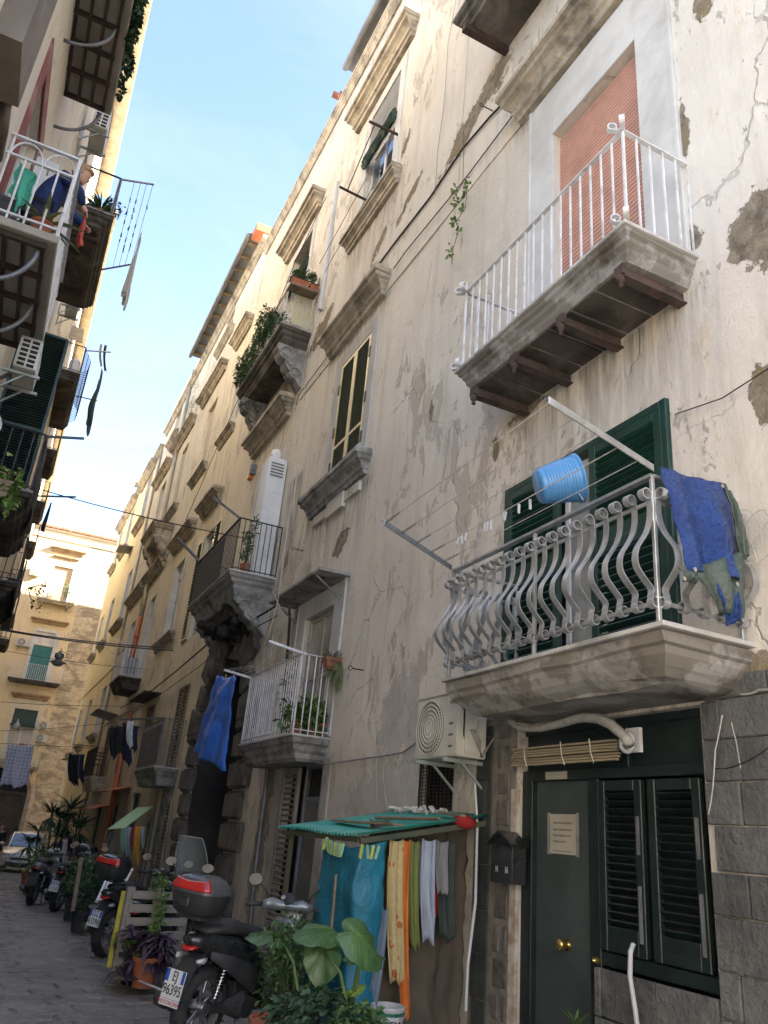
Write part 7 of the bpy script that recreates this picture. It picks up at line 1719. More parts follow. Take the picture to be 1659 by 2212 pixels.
ac('small outdoor unit far along the left row above the hanging navy garment', (p_.x - .15, 27.4, p_.z), (.3, .75, .55), (1, 0, 0), fan=None, end=(0, -1, 0), group='outdoor units on the left row')
for (x0, x1, z0, z1, lab) in ((-.45, .20, 15.57, 16.1, 'sunlit round fanned unit left of the top window of the end house'), (-.12, .68, 10.93, 11.43, 'white unit left of the sea green shutter on the end house'), (2.40, 3.05, 6.06, 6.54, 'upper of the two white units right of the lowest end house window'), (2.38, 3.03, 5.33, 5.78, 'lower of the two white units right of the lowest end house window')):
    ac(lab, ((x0 + x1) / 2, YF - .22, (z0 + z1) / 2), (.3, x1 - x0, z1 - z0), (0, -1, 0), group='outdoor units on the end house')
p_ = atX(588, 1280 / 1.659 + 548 - 780 + 0, 4.0) if False else atX(592, 1320, 4.1)
ac('little rooftop unit at the far end of the right eaves', (3.95, 43.2, 19.2), (.3, .8, .55), (-1, 0, 0))

t = thing('mailbox', 'black house shaped mailbox on the dark stone strip left of the street door', 'mailbox', (4.12, 6.0, 1.3))
b = MB(); b.box(4.03, 5.80, 1.30, 4.17, 6.12, 1.60); b.build('box', M['gloss_black'], t, bevel=.006)
b = MB(); b.ext([(5.76, 1.60), (5.96, 1.70), (6.16, 1.60), (6.15, 1.585), (5.96, 1.682), (5.77, 1.585)], lambda a, c, w: (w, a, c), 3.99, 4.18); b.ext([(5.80, 1.60), (5.96, 1.68), (6.12, 1.60)], lambda a, c, w: (w, a, c), 4.04, 4.16); b.build('pitched_lid', M['gloss_black'], t)
txt('N', 'lettering', M['plate_white'], t, (4.028, 6.02, 1.40), .07, Matrix(((0, 0, -1), (-1, 0, 0), (0, 1, 0))), .001, sx=.7); txt('16', 'lettering', M['plate_white'], t, (4.028, 5.88, 1.40), .07, Matrix(((0, 0, -1), (-1, 0, 0), (0, 1, 0))), .001, sx=.7)
paper = pm('taped paper', (.40, .38, .31), (.34, .32, .26), 3, .7, bump=.1)
RX = Matrix(((0, 0, -1), (-1, 0, 0), (0, 1, 0)))
t = thing('paper_notice', 'beige paper notice taped at head height on the grey street door', 'notice', (4.29, 5.47, 1.56))
b = MB(); b.box(4.290, 5.29, 1.56, 4.294, 5.66, 1.86); b.build('sheet', paper, t); b = MB(); b.box(4.286, 5.275, 1.55, 4.289, 5.31, 1.87); b.box(4.286, 5.64, 1.55, 4.289, 5.675, 1.87); b.build('tape', pm('dull tape', (.26, .26, .24), rough=.3), t, split=True)
for k, s_ in enumerate(('ATTENZIONE', 'CHIUDERE', 'SEMPRE LA', 'PORTA')):
    pass
b = MB()
rn = random.Random(8)
for k, (z_, w_) in enumerate(((1.785, .24), (1.735, .24), (1.69, .22), (1.645, .15), (1.578, .24))):
    y = 5.60
    while y > 5.60 - w_:
        l = rn.uniform(.008, .02); b.box(4.2885, y - l, z_, 4.2895, y, z_ + (.014 if k < 4 else .008)); y -= l + .006
stuff(b.build('faded_writing', pm('faded ink', (.17, .15, .12), rough=.8), t))
t = thing('paper_label', 'small blank paper strip stuck above the street door', 'label', (4.24, 5.5, 2.14)); b = MB(); b.box(4.238, 5.36, 2.125, 4.244, 5.64, 2.185); b.build('strip', paper, t)
t = thing('bamboo_blind', 'rolled bamboo blind tied up over the street door', 'blind', (4.12, 5.3, 2.3)); 
for k in range(7): b = MB(); b.box(4.10 + .012 * (k % 3), 4.62, 2.225 + k * .022, 4.13 + .012 * (k % 3), 5.95, 2.240 + k * .022); b.build('bamboo_slat', pm('bamboo', (.34, .29, .19), (.25, .21, .14), 6, .7, stretch=(1, .2, 4)), t, wob=.004)
b = MB()
for yy in (4.9, 5.25, 5.75): b.tube([(4.09, yy, 2.39), (4.085, yy - .02, 2.29), (4.09, yy - .05, 2.21)], .005, 5)
b.build('cord', M['rope'], t, split=True)
t = thing('duct_hose', 'fat taped pale pipe sagging under the balcony into a wall plate', 'pipe', (4.1, 5.4, 2.5)); P1 = [atX(u, v, 3.98) for u, v in ((1092, 1535), (1102, 1558), (1125, 1575), (1170, 1573), (1215, 1562), (1255, 1550), (1290, 1552), (1320, 1565), (1350, 1592), (1362, 1608))]
b = MB(); b.tube(P1, [.022, .024, .027, .03, .033, .036, .038, .038, .036, .036], 10); b.build('pipe', pm('taped pipe', (.36, .35, .33), (.28, .27, .25), 20, .6, bump=.4), t, smooth=True)
q = atX(1366, 1597, 4.1); b = MB(); b.box(4.10, q.y - .07, q.z - .09, 4.13, q.y + .07, q.z + .08); b.build('wall_plate', M['plate_white'], t)
b = MB(); b.tube([q + Vector((-.05, .06 * math.cos(a), -.03 + .06 * math.sin(a))) for a in [2 * math.pi * k / 12 for k in range(12)]], .02, 7, closed=True); b.build('collar', M['pipe_white'], t, smooth=True)
wire('conduit', 'thin grey conduit running down past the shelter from the outdoor unit', [atX(1025, 1680, 4.12), atX(1031, 1780, 4.1), atX(1027, 1950, 4.0), atX(1010, 2090, 3.9), atX(1006, 2185, 3.9)], .014, M['pipe_white'], cat='conduit')
wire('hose', 'ribbed grey hose curling down below the black shutters', [atX(1368, 2040, 4.12), atX(1362, 2056, 4.08), atX(1361, 2110, 4.07), atX(1372, 2180, 4.07), atX(1380, 2240, 4.07)], .017, M['pipe_white'], cat='hose')
for i, pts in enumerate((((1600, 1500), (1640, 1490), (1700, 1478)), ((1560, 1545), (1545, 1620), (1540, 1700), (1530, 1760)), ((1545, 1660), (1600, 1650), (1665, 1610)), ((1580, 1560), (1590, 1600), (1600, 1660)))):
    wire('loose_wire', ('pale cord on the stone cladding right of the door', 'frayed pale wire dangling at the right edge of the doorway', 'dark sagging wire at the right edge of the picture', 'short pale wire pinned to the stone cladding')[i], [atX(u, v, 4.08) for u, v in pts], (.008, .004, .005, .003)[i], (M['cable_grey'], M['rope'], M['cable'], M['rope'])[i], sag=.01)
wire('loose_wire', 'long thin wire slanting up across the bare repair right of the green shutters', [atX(1458, 895, 4.17), atX(1560, 860, 4.15), atX(1700, 770, 4.15)], .005, M['cable'])

XC = XW - .03
def wallwire(label, pts, r=.012, mat=None, x=None, **k): return wire('cable', label, [atX(u, v, x or XC) for u, v in pts], r, mat, cat='cable', group='cables fixed along the right wall', n=4, **k)
wallwire('thick black cable slanting across the big flaking wall above the gold window', [(1110, 200), (1060, 250), (1000, 320), (930, 425), (860, 515), (800, 595), (770, 632)], .017)
wallwire('second dark cable running just below the thick one across the flaking wall', [(1125, 226), (1000, 392), (878, 541), (850, 580)], .009)
wallwire('dark cable continuing past the hood towards the plant balcony', [(770, 632), (745, 690), (718, 755), (645, 854), (640, 875)], .009)
wallwire('thin grey vertical cable left of the hanging vine', [(985, 0), (968, 90), (960, 220), (945, 330), (940, 420)], .006, M['cable_grey'])
wallwire('thin pale vertical cord passing the hanging vine', [(1018, 20), (1010, 110), (1000, 250), (990, 400)], .004, M['cable_grey'])
wallwire('hairline pale wire falling down the middle of the wall to the outdoor unit', [(905, 700), (880, 900), (858, 1100), (835, 1380), (810, 1545), (815, 1745)], .004, M['rope'])
wallwire('bundle of pale wires running left from the outdoor unit', [(905, 1600), (870, 1625), (830, 1632), (760, 1642), (700, 1650), (640, 1655)], .011, M['cable_grey'])
wallwire('pale wires looping down to the teal roof', [(830, 1632), (828, 1680), (832, 1720), (838, 1752)], .005, M['rope'])
wallwire('heavy black cable draped across the top of the portal', [(625, 1300), (605, 1303), (570, 1325), (520, 1352), (450, 1390), (380, 1450), (330, 1490), (260, 1530)], .022, x=4.0)
wallwire('thinner black cable running below the heavy one on the middle house', [(600, 1330), (540, 1362), (480, 1400), (430, 1440), (330, 1512), (270, 1550)], .011, x=4.05)
wallwire('black pipe running down beside the low white balcony', [(625, 1300), (626, 1340), (622, 1400), (615, 1480), (612, 1560)], .026, x=4.12)
wallwire('thin dark cable across the middle house under its hoods', [(705, 425), (640, 560), (560, 760), (480, 940), (425, 1070), (390, 1150), (300, 1310)], .010, x=4.14)
wallwire('pale cords dropping in front of the plant balcony and the carved bracket', [(690, 640), (668, 760), (650, 900), (640, 985), (625, 1100), (600, 1300), (575, 1390)], .006, M['rope'], x=3.2)
wallwire('pale looping cord beside the carved bracket', [(645, 1000), (615, 1180), (590, 1280), (620, 1345), (590, 1370), (585, 1420)], .006, M['rope'], x=3.4)
wallwire('grey downpipe beside the portal pier', [(578, 1645), (572, 1720), (555, 1850), (540, 2000), (528, 2070)], .038, M['grey_iron'], x=4.12)
for k in range(3): pass
wire('clothes_wire', 'upper pair of clothes wires slanting down from the high window with the green blind', [atX(792, 384, 3.6), atX(690, 570, 3.55)], .006, M['cable'])
wire('clothes_wire', 'lower clothes wire slanting from the high window to the plant balcony', [atX(806, 402, 3.6), atX(700, 590, 3.5)], .005, M['cable'])
for i, (u1, v1, X1, u2, v2, Y2, r, lab) in enumerate(((560, 1168, 4.1, 100, 1055, 17, .012, 'knotted cable crossing high over the lane past the bracket balcony'), (520, 1357 + 0, 4.1, 0, 1355, 24, .017, 'upper of the two thick black cables crossing above the street lamp'), (375, 1405, 4.1, 0, 1357, 24, .017, 'lower of the two thick black cables crossing above the street lamp'), (322, 1446, 4.1, 0, 1400, 28, .008, 'thin wire carrying the hanging street lamp'), (265, 1525, 4.1, 0, 1512, 38, .01, 'faint wire crossing low before the end house'), (250, 1560, 4.1, 0, 1575, 40, .01, 'second faint wire crossing low before the end house'))):
    if i == 1: u1, v1 = 372, 1400
    p, q = crossing(u1, v1, X1, u2, v2, Y2); wire('overhead_cable', lab, [p, q], r, M['cable'], sag=.10, group='cables crossing the lane')
lc = atY(125, 1430, 28.3); lampt = thing('street_lamp', 'grey street lamp with a clear bowl hanging on a wire over the lane', 'street lamp', tuple(lc))
b = MB(); b.lathe([(.0, .36), (.05, .35), (.06, .30), (.13, .29), (.15, .26), (.15, .14), (.11, .12), (.10, .08), (.25, .0), (.27, -.02), (.20, -.01), (0, .0)], lc, 20); b.build('housing', M['grey_iron'], lampt, smooth=False)
b = MB(); b.lathe([(.20, -.02), (.18, -.08), (.12, -.13), (0, -.15)], lc, 18); b.build('glass_bowl', glassmat('lamp bowl', (.38, .38, .36), .15), lampt, smooth=True)
b = MB(); b.tube([lc + Vector((0, 0, .36)), lc + Vector((.02, 0, .46))], .015, 6); b.tube([lc + Vector((.14, 0, .18)), lc + Vector((.24, 0, .2)), lc + Vector((.20, 0, .33)), lc + Vector((.02, 0, .38))], .01, 5); b.build('hook', M['black_iron'], lampt)
lc2 = atY(35, 1573, 44); lamp2 = thing('street_lamp', 'tiny lamp hanging before the lowest window of the end house', 'street lamp', tuple(lc2)); b = MB(); b.lathe([(.02, .45), (.05, .3), (.14, .2), (.16, .05), (.12, -.06), (0, -.1)], lc2, 12); b.build('housing', M['pipe_white'], lamp2, smooth=True); b = MB(); b.tube([lc2 + Vector((0, 0, .4)), lc2 + Vector((.02, 0, .7))], .012, 5); b.build('hook', M['black_iron'], lamp2)

YN, YFr = 6.47, 8.4
sh = thing('drying_shelter', 'makeshift shelter with a teal corrugated plastic roof against the wall', 'shelter', (3.6, 7.4, 0))
M['teal'] = pm('teal corrugated plastic', (.035, .29, .235), (.03, .24, .20), 3, .45, bump=.05, dirt=(.20, .34, .30), dirt_amt=.5)
b = MB()
def rf(u, v):
    y = YN - .08 + u * (YFr - YN + .1); x = 2.90 + v * (XW - 2.92); return (x, y, 1.57 + v * .27 + .013 * math.cos(u * 2 * math.pi * 26) + .012 * math.sin(y * 3 + x))
b.grid(rf, 208, 6); b.build('corrugated_roof', M['teal'], sh, smooth=True, solid=.003)
b = MB()
for (p, q) in (((3.06, YN + .12, 0), (3.06, YN + .12, 1.56)), ((2.98, YFr - .2, -.05), (2.98, YFr - .2, 1.56)), ((2.95, YN - .02, 1.52), (4.18, YN - .02, 1.76)), ((2.96, YN, 1.53), (2.96, YFr, 1.53)), ((2.98, YFr - .1, 1.52), (4.18, YFr - .1, 1.76))): b.bar(p, q, .045, .045)
b.build('timber_frame', pm('green stained timber', (.06, .08, .055), (.10, .08, .05), 6, .85), sh, split=True)
def onroof(u, v):
    d = ray(u, v); s = .27 / 1.28; t_ = (1.615 - s * 2.9 - EYE.z) / (d.z - s * d.x); return EYE + d * t_
for i, (p, q, w, lab) in enumerate(((onroof(725, 1773), onroof(862, 1782), .09, 'grey weathered plank lying on the teal roof'), (onroof(812, 1767), onroof(950, 1769), .03, 'round brown broom handle lying on the teal roof'), (onroof(952, 1756), onroof(1000, 1762), .06, 'short brown plank at the wall side of the teal roof'))):
    b = MB()
    p = Vector(p); q = Vector(q); p.z += 0; 
    if i == 1: b.tube([p, q], .016, 8)
    else: b.bar(p, q, w, .02)
    o = b.build('plank', M['brown_slat'], None, bevel=.003); off = Vector(o.data.vertices[0].co); tag(o, lab, 'plank', 'bits of timber on the teal roof')
t = thing('rubble', 'broken plaster lumps heaped on the wall side of the teal roof', 'rubble', (4.0, 7.6, 1.85)); b = MB()
for k in range(44): y_ = rn.uniform(7.0, 8.1); b.obox((rn.uniform(3.85, 4.15), y_, 1.84 + rn.uniform(0, .015)), (rn.uniform(.02, .07), rn.uniform(.02, .09), rn.uniform(.01, .025)), Matrix.Rotation(rn.random() * 3, 3, 'Z') @ Matrix.Rotation(rn.random(), 3, 'X'))
stuff(b.build('lumps', M['white_plaster'], t, wob=.01))
M['tarp_teal'] = pm('teal blue tarpaulin', (.006, .125, .20), (.008, .17, .26), 2.5, .5, bump=.6, bscale=14, bdist=.03, dirt=(.03, .19, .26), dirt_amt=.4)
def tf3(u, v):
    z = 1.53 - .07 * math.sin(math.pi * u) * (1 - v) - 1.42 * v; w_ = -.03 * math.sin(u * 9 + v) * (.3 + v)
    if u < .62: p = Vector((2.93 + w_, 7.15 + (6.44 - 7.15) * u / .62 + .12 * v * (1 - u), z))
    else: p = Vector((2.93 + (u - .62) / .38 * .27, 6.44 + w_, z))
    p = p; return p + noise.noise_vector(p * 4) * .035 + noise.noise_vector(p * 12) * .012
b = MB(); b.grid(tf3, 30, 34); cloth('tarpaulin', 'large teal blue tarpaulin pegged along the street side of the teal roofed shelter', 'tarpaulin', b, M['tarp_teal'])
for k in range(12): p = Vector((2.88, 7.05 - k * .055 - rn.uniform(0, .03), 1.50 - .04 * math.sin(k / 3.6))) if k < 8 else Vector((2.95 + (k - 8) * .05, 6.40, 1.47)); peg(p, ('yellow', 'green')[k % 2], ('yellow green', 'mint green')[k % 2] + ' peg along the top of the teal blue tarpaulin', 'pegs along the teal blue tarpaulin', 1.5, 1.35)
wire('prop_stick', 'brown wooden pole leaning against the teal blue tarpaulin', [atX(726, 1890, 2.84), atX(712, 2050, 2.80), atX(697, 2190, 2.78)], .014, M['brown_slat'], cat='pole')
YH = 6.46
def hang(u0, u1, v0, v1, mat, label, name='garment', cat='clothing', waves=1.5, amp=.02, taper=0, y=YH, seed=0, shift=0, ragged=.015, flare=0, grp='laundry hanging at the near end of the teal roofed shelter'):
    p = atY(u0, v0, y); q = atY(u1, v0, y); bt = atY((u0 + u1) / 2, v1, y); q.z = p.z = (p.z + q.z) / 2
    return cloth(name, label, cat, drape(p, q, p.z - bt.z, amp=amp, waves=waves, taper=taper, seed=seed, shift=(bt.x - (p.x + q.x) / 2 + shift, 0, 0), ragged=ragged, flare=flare), mat, grp)
hang(838, 850, 1850, 1998, clothmat('yellow cotton', (.55, .36, .05)), 'narrow yellow cloth beside the teal blue tarpaulin', waves=1, y=YH + .12)
patt, nt, bs = newmat('paisley cotton'); g = NG(nt)
c = g.mix(g.ramp(g.vor(9), .25, .30, 1, 0), (.44, .35, .17), (.36, .11, .05)); c = g.mix(g.ramp(g.noise(30, 3), .52, .6, 0, .7), c, (.50, .42, .22)); g.lk(c, bs.inputs['Base Color']); bs.inputs['Roughness'].default_value = .9
hang(842, 872, 1812, 2118, patt, 'long cream cloth with a rusty paisley print', amp=.025, waves=2, seed=4)
hang(868, 888, 1812, 2192, clothmat('orange cotton', (.58, .17, .025), (.46, .12, .02)), 'long bright orange cloth reaching down to the white bucket', amp=.02, waves=1.2, seed=5)
hang(888, 905, 1815, 2045, clothmat('olive cotton', (.16, .19, .05)), 'olive green garment right of the long orange cloth', amp=.02, seed=6, y=YH + .03)
hang(912, 942, 1812, 2030, clothmat('pale blue grey cotton', (.34, .39, .48), (.28, .32, .40)), 'pale blue grey shirt in the middle of the line', amp=.03, waves=1.6, seed=7)
hang(938, 946, 1825, 1972, clothmat('red cotton', (.40, .02, .02)), 'thin strip of red garment behind the pale blue grey shirt', amp=.01, y=YH + .12)
hang(943, 968, 1815, 1925, clothmat('grey cotton', (.22, .22, .23)), 'short grey vest right of the pale blue grey shirt', amp=.03, waves=1.2, seed=8)
hang(950, 985, 1815, 2025, clothmat('black green cotton', (.035, .048, .045)), 'dark green black trousers at the wall end of the line', amp=.03, waves=2, seed=9, y=YH + .06)
hang(905, 915, 1815, 1960, clothmat('grey green cotton', (.13, .17, .15)), 'narrow grey green garment left of the pale blue grey shirt', amp=.01, seed=10, y=YH + .05)
cloth('dust_sheet', 'dull brown dust sheet closing the lower near end of the shelter', 'sheet', drape((3.15, YH + .28, 1.70), (4.17, YH + .28, 1.72), 1.72, amp=.03, waves=2.5, seed=12, nu=40, nv=30, crease=.03), clothmat('brown netting', (.105, .085, .062), (.075, .062, .048), 1.2, bump=.4))
cloth('plastic_sheet', 'pale blue grey plastic strip hanging behind the big leaves', 'sheet', drape(atY(826, 1960, 6.42), atY(838, 1960, 6.42), .95, amp=.02, waves=1, flare=1.4, seed=13, shift=(-.12, 0, 0)), clothmat('grey blue plastic', (.13, .18, .24), rough=.4))
t = thing('red_cloth_bundle', 'bundle of red cloth tucked under the wall end of the teal roof', 'clothing', (3.95, 6.46, 1.62)); b = MB(); q = atY(1003, 1778, 6.44); b.loft([ell_sec(q.x - .10, q.y, q.z, .03, .02), ell_sec(q.x - .05, q.y, q.z, .06, .05), ell_sec(q.x + .04, q.y, q.z, .07, .06), ell_sec(q.x + .10, q.y, q.z, .03, .03)]); b.build('bundle', clothmat('scarlet cloth', (.36, .02, .02)), t, smooth=True, wob=.03)
bc = atY(835, 2215, 6.30); t = thing('paint_bucket', 'white plastic bucket with dark lettering below the orange cloth', 'bucket', tuple(bc)); z0 = bc.z - .14
b = MB(); b.lathe([(0, z0), (.105, z0), (.128, z0 + .25), (.136, z0 + .255), (.136, z0 + .275), (.122, z0 + .275), (.10, z0 + .03), (0, z0 + .03)], (bc.x, bc.y, 0), 24); b.build('pail', M['pipe_white'], t, smooth=False)
b = MB(); b.lathe([(.1265, z0 + .215), (.1295, z0 + .24), (.130, z0 + .24), (.127, z0 + .215)], (bc.x, bc.y, 0), 24); b.build('green_band', pm('green print', (.02, .16, .09), rough=.5), t)
txt('CEM', 'lettering', M['ink'], t, (bc.x - .02, bc.y - .130, z0 + .16), .075, Matrix(((1, 0, 0), (0, 0, -1), (0, 1, 0))), .001)
b = MB(); b.tube([Vector((bc.x + .135 * math.cos(a), bc.y - .06, z0 + .25 - .10 * math.sin(a))) for a in [math.pi * k / 12 for k in range(13)]], .004, 5); b.build('handle', M['cable_grey'], t)

t = thing('pallet', 'grey weathered wooden pallet standing upright beside the scooters', 'pallet', tuple(atY(345, 2070, 9.4)))
pw = pm('weathered grey wood', (.27, .235, .20), (.20, .175, .15), 7, .85, bump=.5, bscale=20, stretch=(.3, 1, 5)); A = atY(288, 1918, 9.42); B_ = atY(402, 1921, 9.50); H_ = 1.0
dx = (B_ - A); dx.z = 0; dx.normalize(); w_ = (B_ - A).length * 1.12
A.z = .84; 
for k in range(7):
    b = MB(); c = A + dx * w_ / 2 - Vector((0, 0, .05 + k * .125)); b.obox(c + Vector((-.012 * k, -.03, 0)), (w_, .02, .078), Matrix.Rotation(math.atan2(dx.y, dx.x), 3, 'Z') @ Matrix.Rotation(rn.uniform(-.02, .02), 3, 'Y')); b.build('plank', pw, t, bevel=.003, wob=.004)
for k in (.02, .5, .98):
    b = MB(); c = A + dx * w_ * k - Vector((0, -.03, .42)); b.obox(c + Vector((-.03, 0, 0)), (.08, .07, .88), Matrix.Rotation(math.atan2(dx.y, dx.x), 3, 'Z')); b.build('block_rail', pw, t, bevel=.003)
wp = thing('yellow_post', 'leaning yellow painted board standing in the pot by the pallet', 'post', tuple(atY(240, 2085, 9.6))); b = MB(); p = atY(240, 2090, 9.55); q = atY(273, 1925, 9.62); b.bar(p, q, .10, .035, up=(0, 1, 0)); b.build('board', pm('chipped yellow paint', (.50, .44, .045), (.42, .36, .05), 7, .6, bump=.2, dirt=(.12, .10, .06), dirt_amt=.6), wp, bevel=.004)
wp = thing('brown_post', 'thin brown board leaning by the dark tub further along', 'post', tuple(atY(160, 1970, 14.2))); b = MB(); b.bar(atY(157, 1968, 14.2), atY(176, 1852, 14.3), .06, .03, up=(0, 1, 0)); b.build('board', M['brown_slat'], wp)
t = thing('white_grating', 'white slatted grating leaning on the pavement behind the second scooter', 'grating', tuple(atY(240, 1940, 13.4)))
for k in range(7): b = MB(); b.bar(atY(208 + k * 7, 1950 - k * 1, 13.4), atY(232 + k * 9, 1895 - k * 3, 13.9), .035, .015); b.build('slat', M['white_metal'], t)
for i, (u, v, s_) in enumerate(((258, 1330, 0),)): pass
t = thing('fallen_leaf', 'single dry leaf on the pavement beside the nearest scooter', 'leaf', tuple(atZ(350, 2128, .06))); b = MB(); vs, fs = leaf_v(.09, .05, .2); m_ = rot_to((1, .3, 0)); b.add([atZ(350, 2128, .065) + m_ @ Vector(v) for v in vs], fs); b.build('blade', M['leaf_grass'], t)
t = thing('painted_line', 'short worn white line painted on the ground by the nearest scooter', 'road marking', (2.2, 7.6, .06)); b = MB(); p = atZ(300, 2118, .055); q = atZ(372, 2148, .055); b.bar(p, q, .04, .004); b.build('paint', M['white_metal'], t)

def garment_row(items, Y_, group):
    for i, (u0, u1, v0, v1, mat, label) in enumerate(items):
        yy = Y_ + (i % 3) * .08; p = atY(u0, v0, yy); q = atY(u1, v0, yy); bt = atY((u0 + u1) / 2 - (v1 - v0) * .02, v1, yy); q.z = p.z
        cloth('garment', label, 'clothing', drape(p, q, p.z - bt.z, amp=.05, waves=1.5, seed=30 + i, ragged=.05, taper=.1, shift=(bt.x - (p.x + q.x) / 2, 0, 0), nu=14, nv=10), mat, group)
blk = clothmat('black cotton', (.012, .012, .015)); nav = clothmat('navy cotton', (.015, .022, .055)); wht = clothmat('white cotton', (.62, .62, .64)); gry = clothmat('blue grey denim', (.10, .13, .17)); brn = clothmat('brown black cotton', (.035, .028, .024))
garment_row([(240, 256, 1568, 1635, blk, 'black garment at the left of the line on the slate panelled balcony'), (252, 268, 1566, 1625, brn, 'brown black garment second from the left on the slate panelled balcony line'), (266, 282, 1560, 1640, blk, 'long black garment in the middle of the slate panelled balcony line'), (276, 290, 1556, 1612, wht, 'white edged top in the middle of the slate panelled balcony line'), (272, 288, 1590, 1650, nav, 'navy sleeve hanging lowest under the slate panelled balcony'), (284, 300, 1565, 1620, nav, 'navy garment nearest the slate blue panel')], 21.4, 'dark laundry on the slate panelled balcony')
garment_row([(150, 165, 1628, 1690, blk, 'long black trousers furthest left on the low balcony line'), (160, 172, 1628, 1695, blk, 'black garment beside the long black trousers'), (168, 178, 1628, 1682, gry, 'blue grey jeans on the low balcony line'), (175, 184, 1628, 1690, nav, 'dark garment nearest the chair on the low balcony line')], 34.0, 'laundry on the low far balcony')
cloth('bed_sheet', 'pale lilac bed sheet printed with grey dots hanging across the gateway', 'bed sheet', drape(atY(19, 1608, 36), atY(74, 1612, 36), 1.55, amp=.05, waves=1.5, seed=44, taper=.0, shift=(.08, 0, 0), ragged=.06), None or (lambda: (lambda m: m)(None))() if False else pm('x_tmp', (.5, .5, .6)))
mm, nt, bs = newmat('dotted lilac cotton'); g = NG(nt); v_ = g.vor(7.5, 'F1', rnd=.15); c = g.mix(g.ramp(v_, .30, .36, 1, 0), (.58, .58, .72), (.33, .34, .50)); g.lk(c, bs.inputs['Base Color']); bs.inputs['Roughness'].default_value = .9
bs_o = [o for o in bpy.data.objects if o.name.startswith('bed_sheet')][0]; bs_o.data.materials[0] = mm
wire('clothes_wire', 'wire carrying the dotted bed sheet across the lane', [atY(-30, 1604, 36), atY(200, 1616, 36)], .01, M['cable'])
garment_row([(118, 128, 1818, 1862, nav, 'blue shirt on the rack under the yuccas'), (128, 137, 1816, 1868, blk, 'black shirt on the rack under the yuccas'), (137, 150, 1812, 1870, clothmat('pale pink cotton', (.45, .36, .38)), 'pale pink top on the rack under the yuccas'), (148, 158, 1808, 1845, blk, 'short black garment at the right of the rack under the yuccas')], 24.6, 'laundry under the yuccas')
garment_row([(262, 272, 1790, 1835, clothmat('mint cotton', (.22, .40, .28)), 'mint green cloth furthest left under the green awning'), (272, 285, 1785, 1850, clothmat('pale grey cotton', (.30, .36, .37)), 'pale grey shirt under the green awning'), (285, 294, 1783, 1830, clothmat('magenta cotton', (.36, .03, .10)), 'magenta top under the green awning'), (293, 306, 1783, 1862, clothmat('amber cotton', (.52, .27, .03)), 'amber cloth under the green awning'), (305, 314, 1785, 1825, clothmat('ice cotton', (.34, .38, .42)), 'pale cloth nearest the dark door under the green awning')], 18.6, 'laundry under the green awning')
t = thing('awning', 'pale green sloping awning over the laundry past the portal', 'awning', (3.4, 20, 1.5)); b = MB(); P = [atX(232, 1792, 3.05), atX(268, 1790, 3.05), atX(331, 1742, 3.95), atX(296, 1745, 3.95)]; b.add(P, [(0, 1, 2, 3)]); b.build('sheet', pm('pale green sheet', (.15, .48, .26), (.12, .42, .23), 2, .5), t, solid=.02)
b = MB(); b.tube([P[0], P[0] - Vector((0, 0, 1.6))], .02, 6); b.tube([P[1], P[1] - Vector((0, 0, 1.5))], .02, 6); b.build('prop', M['grey_iron'], t, split=True)
t = thing('drying_lines', 'four cords strung between the arms of the dark soffit balcony', 'clothes line', (.1, 15, 13.6))
n1, n2, f1, f2 = Vector((-.30, 13.86, 13.66)), Vector((.24, 13.75, 13.74)), Vector((-.30, 16.95, 13.56)), Vector((.26, 16.45, 13.62))
for k in range(4): a, c = n1.lerp(n2, .3 + k * .22), f1.lerp(f2, .3 + k * .22); b = MB(); b.tube([a, a.lerp(c, .5) - Vector((0, 0, .04)), c], .005, 5); b.build('line', M['cable'], t)
for k in range(4):
    a, c = n1.lerp(n2, .3 + k * .22), f1.lerp(f2, .3 + k * .22)
    for j in range((8, 9, 4, 1)[k]): p = a.lerp(c, rn.uniform(.12, .85)) - Vector((0, 0, .03)); peg(p, 'navy', 'dark peg dotted along the cords of the dark soffit balcony', 'pegs on the cords of the dark soffit balcony', rn.uniform(0, 3), 1.3)
cloth('cloth', 'off white cloth hanging twisted from the outer arm of the dark soffit balcony', 'cloth', drape((.27, 15.1, 13.60), (.29, 15.7, 13.58), 1.75, amp=.06, waves=1.4, seed=50, taper=.55, ragged=.15, nu=20, nv=22), clothmat('unbleached cotton', (.50, .47, .42), (.42, .39, .34), 2))
garment_row([(217, 222, 742, 790, clothmat('dusty pink cotton', (.30, .20, .18)), 'small pinkish cloth on the bulging grille lines'), (226, 232, 744, 800, brn, 'thin brown garment on the bulging grille lines')], 24.6, 'laundry beyond the bulging grille')
cloth('trousers', 'dark trousers hanging outermost beyond the bulging grille', 'trousers', drape((.30, 24.2, 15.0), (.36, 25.6, 15.0), 1.75, amp=.1, waves=1.3, seed=52, ragged=.15, taper=.15), gry if False else clothmat('dark teal denim', (.05, .065, .07)))
cloth('dark_cloth', 'long dark grey cloth draped down the outer side of a left railing', 'cloth', drape((-.36, 12.6, 7.10), (-.34, 15.5, 7.08), 1.05, amp=.03, waves=2, seed=53, ragged=.1, nu=26), clothmat('charcoal cloth', (.055, .055, .062)))
cloth('dark_cloth', 'lower dark grey cloth screening the next left balcony', 'cloth', drape((-.31, 17.7, 6.55), (-.30, 20.9, 6.55), 1.0, amp=.02, waves=2, seed=54, ragged=.04, nu=26), clothmat('charcoal cloth', (.055, .055, .062)))
q = atY(98, 2010 - 900, 25.5); cloth('garment', 'navy garment hanging small at the end of the left balconies', 'clothing', drape(atY(108, 1085, 26), atY(112, 1085, 26.3), 1.0, amp=.05, waves=1, seed=55, taper=.3), nav)
